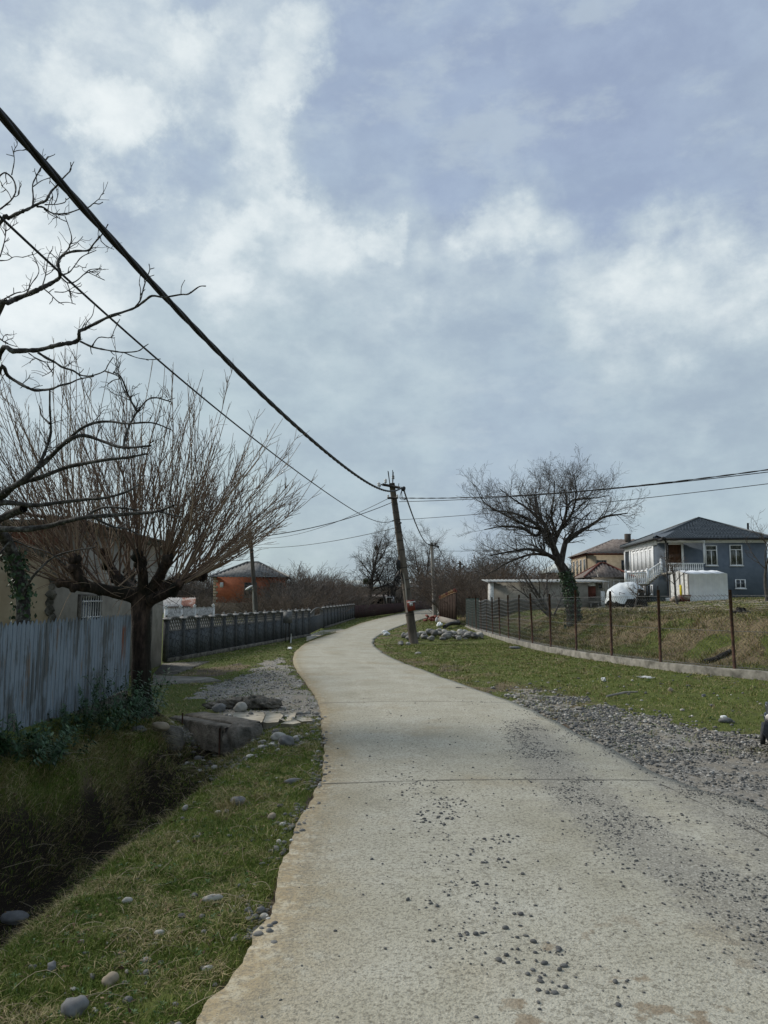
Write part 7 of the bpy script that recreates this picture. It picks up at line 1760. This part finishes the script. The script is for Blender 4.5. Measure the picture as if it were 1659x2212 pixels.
p = P(705, 985, dG - .45); mb = MB(); g0 = Hs(p[0], p[1]); 
mb.box((p[0], p[1], g0 + .22), (.62, .30, .36), .1); mb.box((p[0] + .02, p[1] - .02, g0 + .44), (.70, .38, .05), .1); tag(mb.build('crate', M['trim_red']), 'dark reddish crate in front of the greenhouse end', 'crate')

# ================= tarp-covered heap =================
dT = 42.; c = at(1348, 1300, dT); c[2] = Hs(c[0], c[1]); w_ = (at(1392, 1300, dT)[0] - at(1309, 1300, dT)[0]) / 2; ht = at(0, 1256, dT)[2] - c[2]
root = thing('covered_heap', c, 'dark heap half covered by a crumpled white plastic sheet', 'heap')
M['heap'] = nmat('dark_heap', [(0, (.018, .016, .014)), (1, (.06, .05, .04))], 7, bmp=.8, bscale=15, dist=.05)
mb = MB(); mb.ico(c + (.12, 0, ht * .25), (w_ * 1.0, 1.02, ht * .66), None, 3, .25, 4)
for _ in range(60):
    a = rng.uniform(0, 6.28); p = c + np.array([w_ * .85 * math.cos(a) + .15, .85 * math.sin(a), rng.uniform(0, ht * .4)]); mb.line([p, p + rng.normal(0, .25, 3), p + rng.normal(0, .35, 3)], [.025, .02, .012], 4)
mb.build('heap', M['heap'], root)
M['plastic'] = nmat('plastic_sheet', [(0, (.50, .53, .54)), (1, (.70, .73, .74))], 2, rough=.35, bmp=.5, bscale=5, spec=.5, dist=.06)
v_, f_ = ICO[3]; rn_ = 1 + .25 * (fbm(v_[:, 0] * 1.3 + 4 * 3.7 + v_[:, 2], v_[:, 1] * 1.3 + 4 * 1.9 - v_[:, 2], 3) - .5) * 2
fold_ = .09 * (fbm(v_[:, 0] * 3.1 + v_[:, 2] * 2, v_[:, 1] * 3.1 - v_[:, 2] * 1.5, 4) - .45)
vv = v_ * (rn_ + .05 + fold_)[:, None] * np.array((w_ * 1.03, 1.06, ht * .68)) + c + np.array((.10, 0, ht * .25))
cut = -.10 + .62 * sm(-.35, .75, v_[:, 0]) + .10 * np.sin(v_[:, 0] * 9 + v_[:, 1] * 4)
keep_ = (v_[f_][:, :, 2] > cut[f_]).all(1); used_ = np.unique(f_[keep_]); idx_ = np.full(len(v_), -1); idx_[used_] = np.arange(len(used_))
mb = MB(); mb.add(vv[used_], idx_[f_[keep_]]); mb.build('plastic_sheet', M['plastic'], root, smooth=True)
# yard bits: stump, log on the bank, brush
def bank(u, v, z=1.0):
    p = gnd(u, v, z)
    for _ in range(8): p = gnd(u, v, min(Hs(p[0], p[1]), 1.7))
    return p
p = bank(1600, 1300 + 30, 1.2); mb = MB(); mb.tube([p - (0, 0, .2), p + (0, 0, .1), p + (.02, 0, .24)], [.2, .16, .13], 9)
for q in range(8): a = q * .8; mb.line([p + (0, 0, .12), p + (.25 * math.cos(a), .25 * math.sin(a), .10), p + (.42 * math.cos(a), .42 * math.sin(a), -.08)], [.06, .045, .02], 5)
tag(mb.build('tree_stump', M['bark_dark'], smooth=True), 'dark rooty tree stump on the bare upper bank', 'stump')
mb = MB(); lx = np.linspace(7.35, 8.05, 6); mb.tube(np.array([(x, 17.9 + (x - 7.35) * .35 + .06 * math.sin(x * 7), Hs(x, 17.9 + (x - 7.35) * .35) + .05) for x in lx]), np.linspace(.065, .045, 6), 8); tag(mb.build('log', M['bark_dark'], smooth=True), 'dark log lying across the bank behind the wire fence', 'log')
p = bank(1515, 1355, .9); mb = MB()
for _ in range(130): q = p + rng.normal(0, 1, 3) * (.28, .2, .12) + (0, 0, .15); mb.line(wander(q, rng.normal(size=3), rng.uniform(.2, .5), 5, .3, 0), .008, 3, rng.random())
tag(mb.build('brushwood', M['bark_dark']), 'dark tangle of brushwood on the bank above the log', 'brushwood')
# brick heap, black pipe, plastic by the brown fence
c = gnd(934, 1342, .02); M['brick_piece'] = nmat('red_brick_piece', [(0, (.14, .045, .035)), (1, (.26, .09, .065))], 6, src='obj', bmp=.2)
for q in range(22):
    mb = MB(); mb.box((0, 0, 0), (.30, .15, .10)); o = mb.build('brick', M['brick_piece'], loc=(0, 0, 0)); place(o, c + np.array([rng.normal(0, .38), rng.normal(0, .4), .06 + .36 * rng.random() ** 2]), rot=(rng.normal(0, .4), rng.normal(0, .4), rng.uniform(0, 3)))
    tag(o, 'red brick in the loose heap near the upright grey pole', 'brick', 'bricks heaped near the grey pole')
a, b_ = gnd(960, 1352, .2), gnd(992, 1346, .2); mb = MB(); mb.tube(catmull(np.array([a + (0, 0, -.05), lerp(a, b_, .4) + (0, 0, .06), b_]), 4), [.11] * 9, 8); tag(mb.build('black_pipe', M['black'], smooth=True), 'thick black pipe lying behind the stone heap', 'pipe')
# litter
def rag(p, s, label, mat, seed, cat='litter', name='plastic_bag'):
    mb = MB(); mb.ico(p + np.array([0, 0, s[2] * .5]), s, rotz(seed), 3, .7, seed); return tag(mb.build(name, M[mat], smooth=True), label, cat)
rag(gnd(833, 1372, .03), (.16, .12, .13), 'white crumpled bag on the grass at the inside of the bend', 'white_paint', 3)
rag(gnd(950, 1352, .15), (.22, .16, .14), 'white plastic scrap on top of the stone heap', 'white_paint', 5)
rag(gnd(943, 1343, .1), (.12, .1, .2), 'small white bag at the brown fence plinth', 'white_paint', 7)
rag(gnd(626, 1402, .02), (.14, .08, .04), 'white crumpled litter at the left road edge by the meter cabinet', 'white_paint', 8)
rag(gnd(1395, 1465, .1), (.17, .07, .03), 'white paper lying in the right grass strip', 'white_worn', 9, name='paper')
rag(gnd(1303, 1470, .08), (.07, .05, .05), 'small crumpled white paper in the right grass strip', 'white_worn', 11, name='paper')
rag(gnd(1563, 1551, .03), (.04, .022, .022), 'white crumpled plastic cup behind the smooth oval stone', 'white_paint', 12, name='plastic_cup')
rag(gnd(516, 1722, -.08), (.10, .03, .025), 'white and yellow wrapper in the left grass slope', 'white_worn', 13, name='wrapper')
rag(gnd(437, 2043, -.05), (.028, .012, .010), 'white paper scrap by the pebbles at the road edge', 'white_paint', 14, name='paper')
a, b_ = gnd(1310, 1508, .06), gnd(1378, 1498, .08); mb = MB(); mb.tube([a + (0, 0, .03), lerp(a, b_, .6) + (0, 0, .05), b_ + (0, 0, .03)], [.018, .022, .014], 6); tag(mb.build('stick', M['wood_pale']), 'long pale stick lying across the grass and gravel edge', 'stick')
a, b_ = gnd(985, 1487, .04), gnd(1008, 1489, .04); mb = MB(); mb.tube([a + (0, 0, .02), b_ + (0, 0, .03)], [.012, .01], 5); tag(mb.build('stick', M['wood_pale']), 'short pale twig at the right road edge near the joint', 'stick')

# ================= dark car at the right edge =================
M['car_paint'] = nmat('car_paint', [(0, (.010, .013, .020)), (1, (.014, .018, .026))], 2, rough=.25, bmp=0, spec=.6)
M['tyre'] = nmat('tyre_rubber', [(0, (.012, .012, .012)), (1, (.025, .025, .025))], 9, rough=.9, bmp=.2)
M['alloy'] = nmat('wheel_rim', [(0, (.30, .31, .32)), (1, (.45, .46, .47))], 4, rough=.3, bmp=0, metal=.8)
M['lamp'] = nmat('lamp_glass', [(0, (.5, .5, .5)), (1, (.6, .6, .6))], 3, rough=.1, bmp=0, spec=.6)
cx0, cy0 = gnd(1647, 1637, .05)[:2] + (.02, 0)
root = thing('parked_car', (cx0, cy0, .0), 'dark parked car whose bumper edge shows at the right picture edge', 'car')
root.rotation_euler.z = -.47; ORG[root.name] = np.zeros(3)
L, Wd = 3.3, 1.3; o = np.zeros(3)
pr = [(.05, .20), (.0, .30), (.03, .50), (.10, .56), (.75, .66), (1.15, 1.0), (1.9, 1.05), (2.6, .98), (2.95, .68), (3.28, .62), (3.3, .30), (3.22, .2)]
V = []; secs = [(0, .90), (.06, .985), (.2, 1.), (Wd - .2, 1.), (Wd - .06, .985), (Wd, .90)]
ctr = np.array([1.65, .5])
for yy, s in secs:
    for x, z in pr: tk = .0 if z < .67 else (.16 if yy < .1 else -.16 if yy > Wd - .1 else 0); V.append(o + ((ctr[0] + (x - ctr[0]) * (s * .02 + .98)), yy + tk * (z - .66) / .4, ctr[1] + (z - ctr[1]) * s))
k = len(pr); f = [(i * k + j, i * k + (j + 1) % k, (i + 1) * k + (j + 1) % k, (i + 1) * k + j) for i in range(5) for j in range(k)]
mb = MB(); mb.add(V, f); mb.F.append(np.array([list(range(k))[::-1]])); mb.F.append(np.array([[5 * k + i for i in range(k)]])); mb.build('body', M['car_paint'], root)
for q, x in enumerate((.62, 2.66)):
    for yy in (.02, Wd - .02):
        mb = MB(); c = o + (x, yy, .27); mb.tube([c - (0, .09, 0), c - (0, .07, 0), c + (0, .07, 0), c + (0, .09, 0)], [.23, .27, .27, .23], 20); wl = mb.build('wheel', M['tyre'], root, smooth=False)
        mb = MB(); mb.tube([c - (0, .095, 0), c + (0, .095, 0)], [.16, .16], 14); mb.build('rim', M['alloy'], wl)
for yy in (.16, Wd - .16): mb = MB(); mb.ico(o + (.03, yy, .47), (.02, .09, .05), None, 2, 0); mb.build('headlight', M['glass'], root, smooth=True)
mb = MB(); mb.box(o + (-.01, Wd / 2, .22), (.05, Wd * .8, .10)); mb.build('bumper', M['black'], root)
mb = MB(); mb.box(o + (1.9, .085, .83), (1.25, .012, .22), euler(-.32, 0, 0)); mb.box(o + (1.9, Wd - .085, .83), (1.25, .012, .22), euler(.32, 0, 0)); mb.build('side_window', M['glass'], root)
# drop unused material
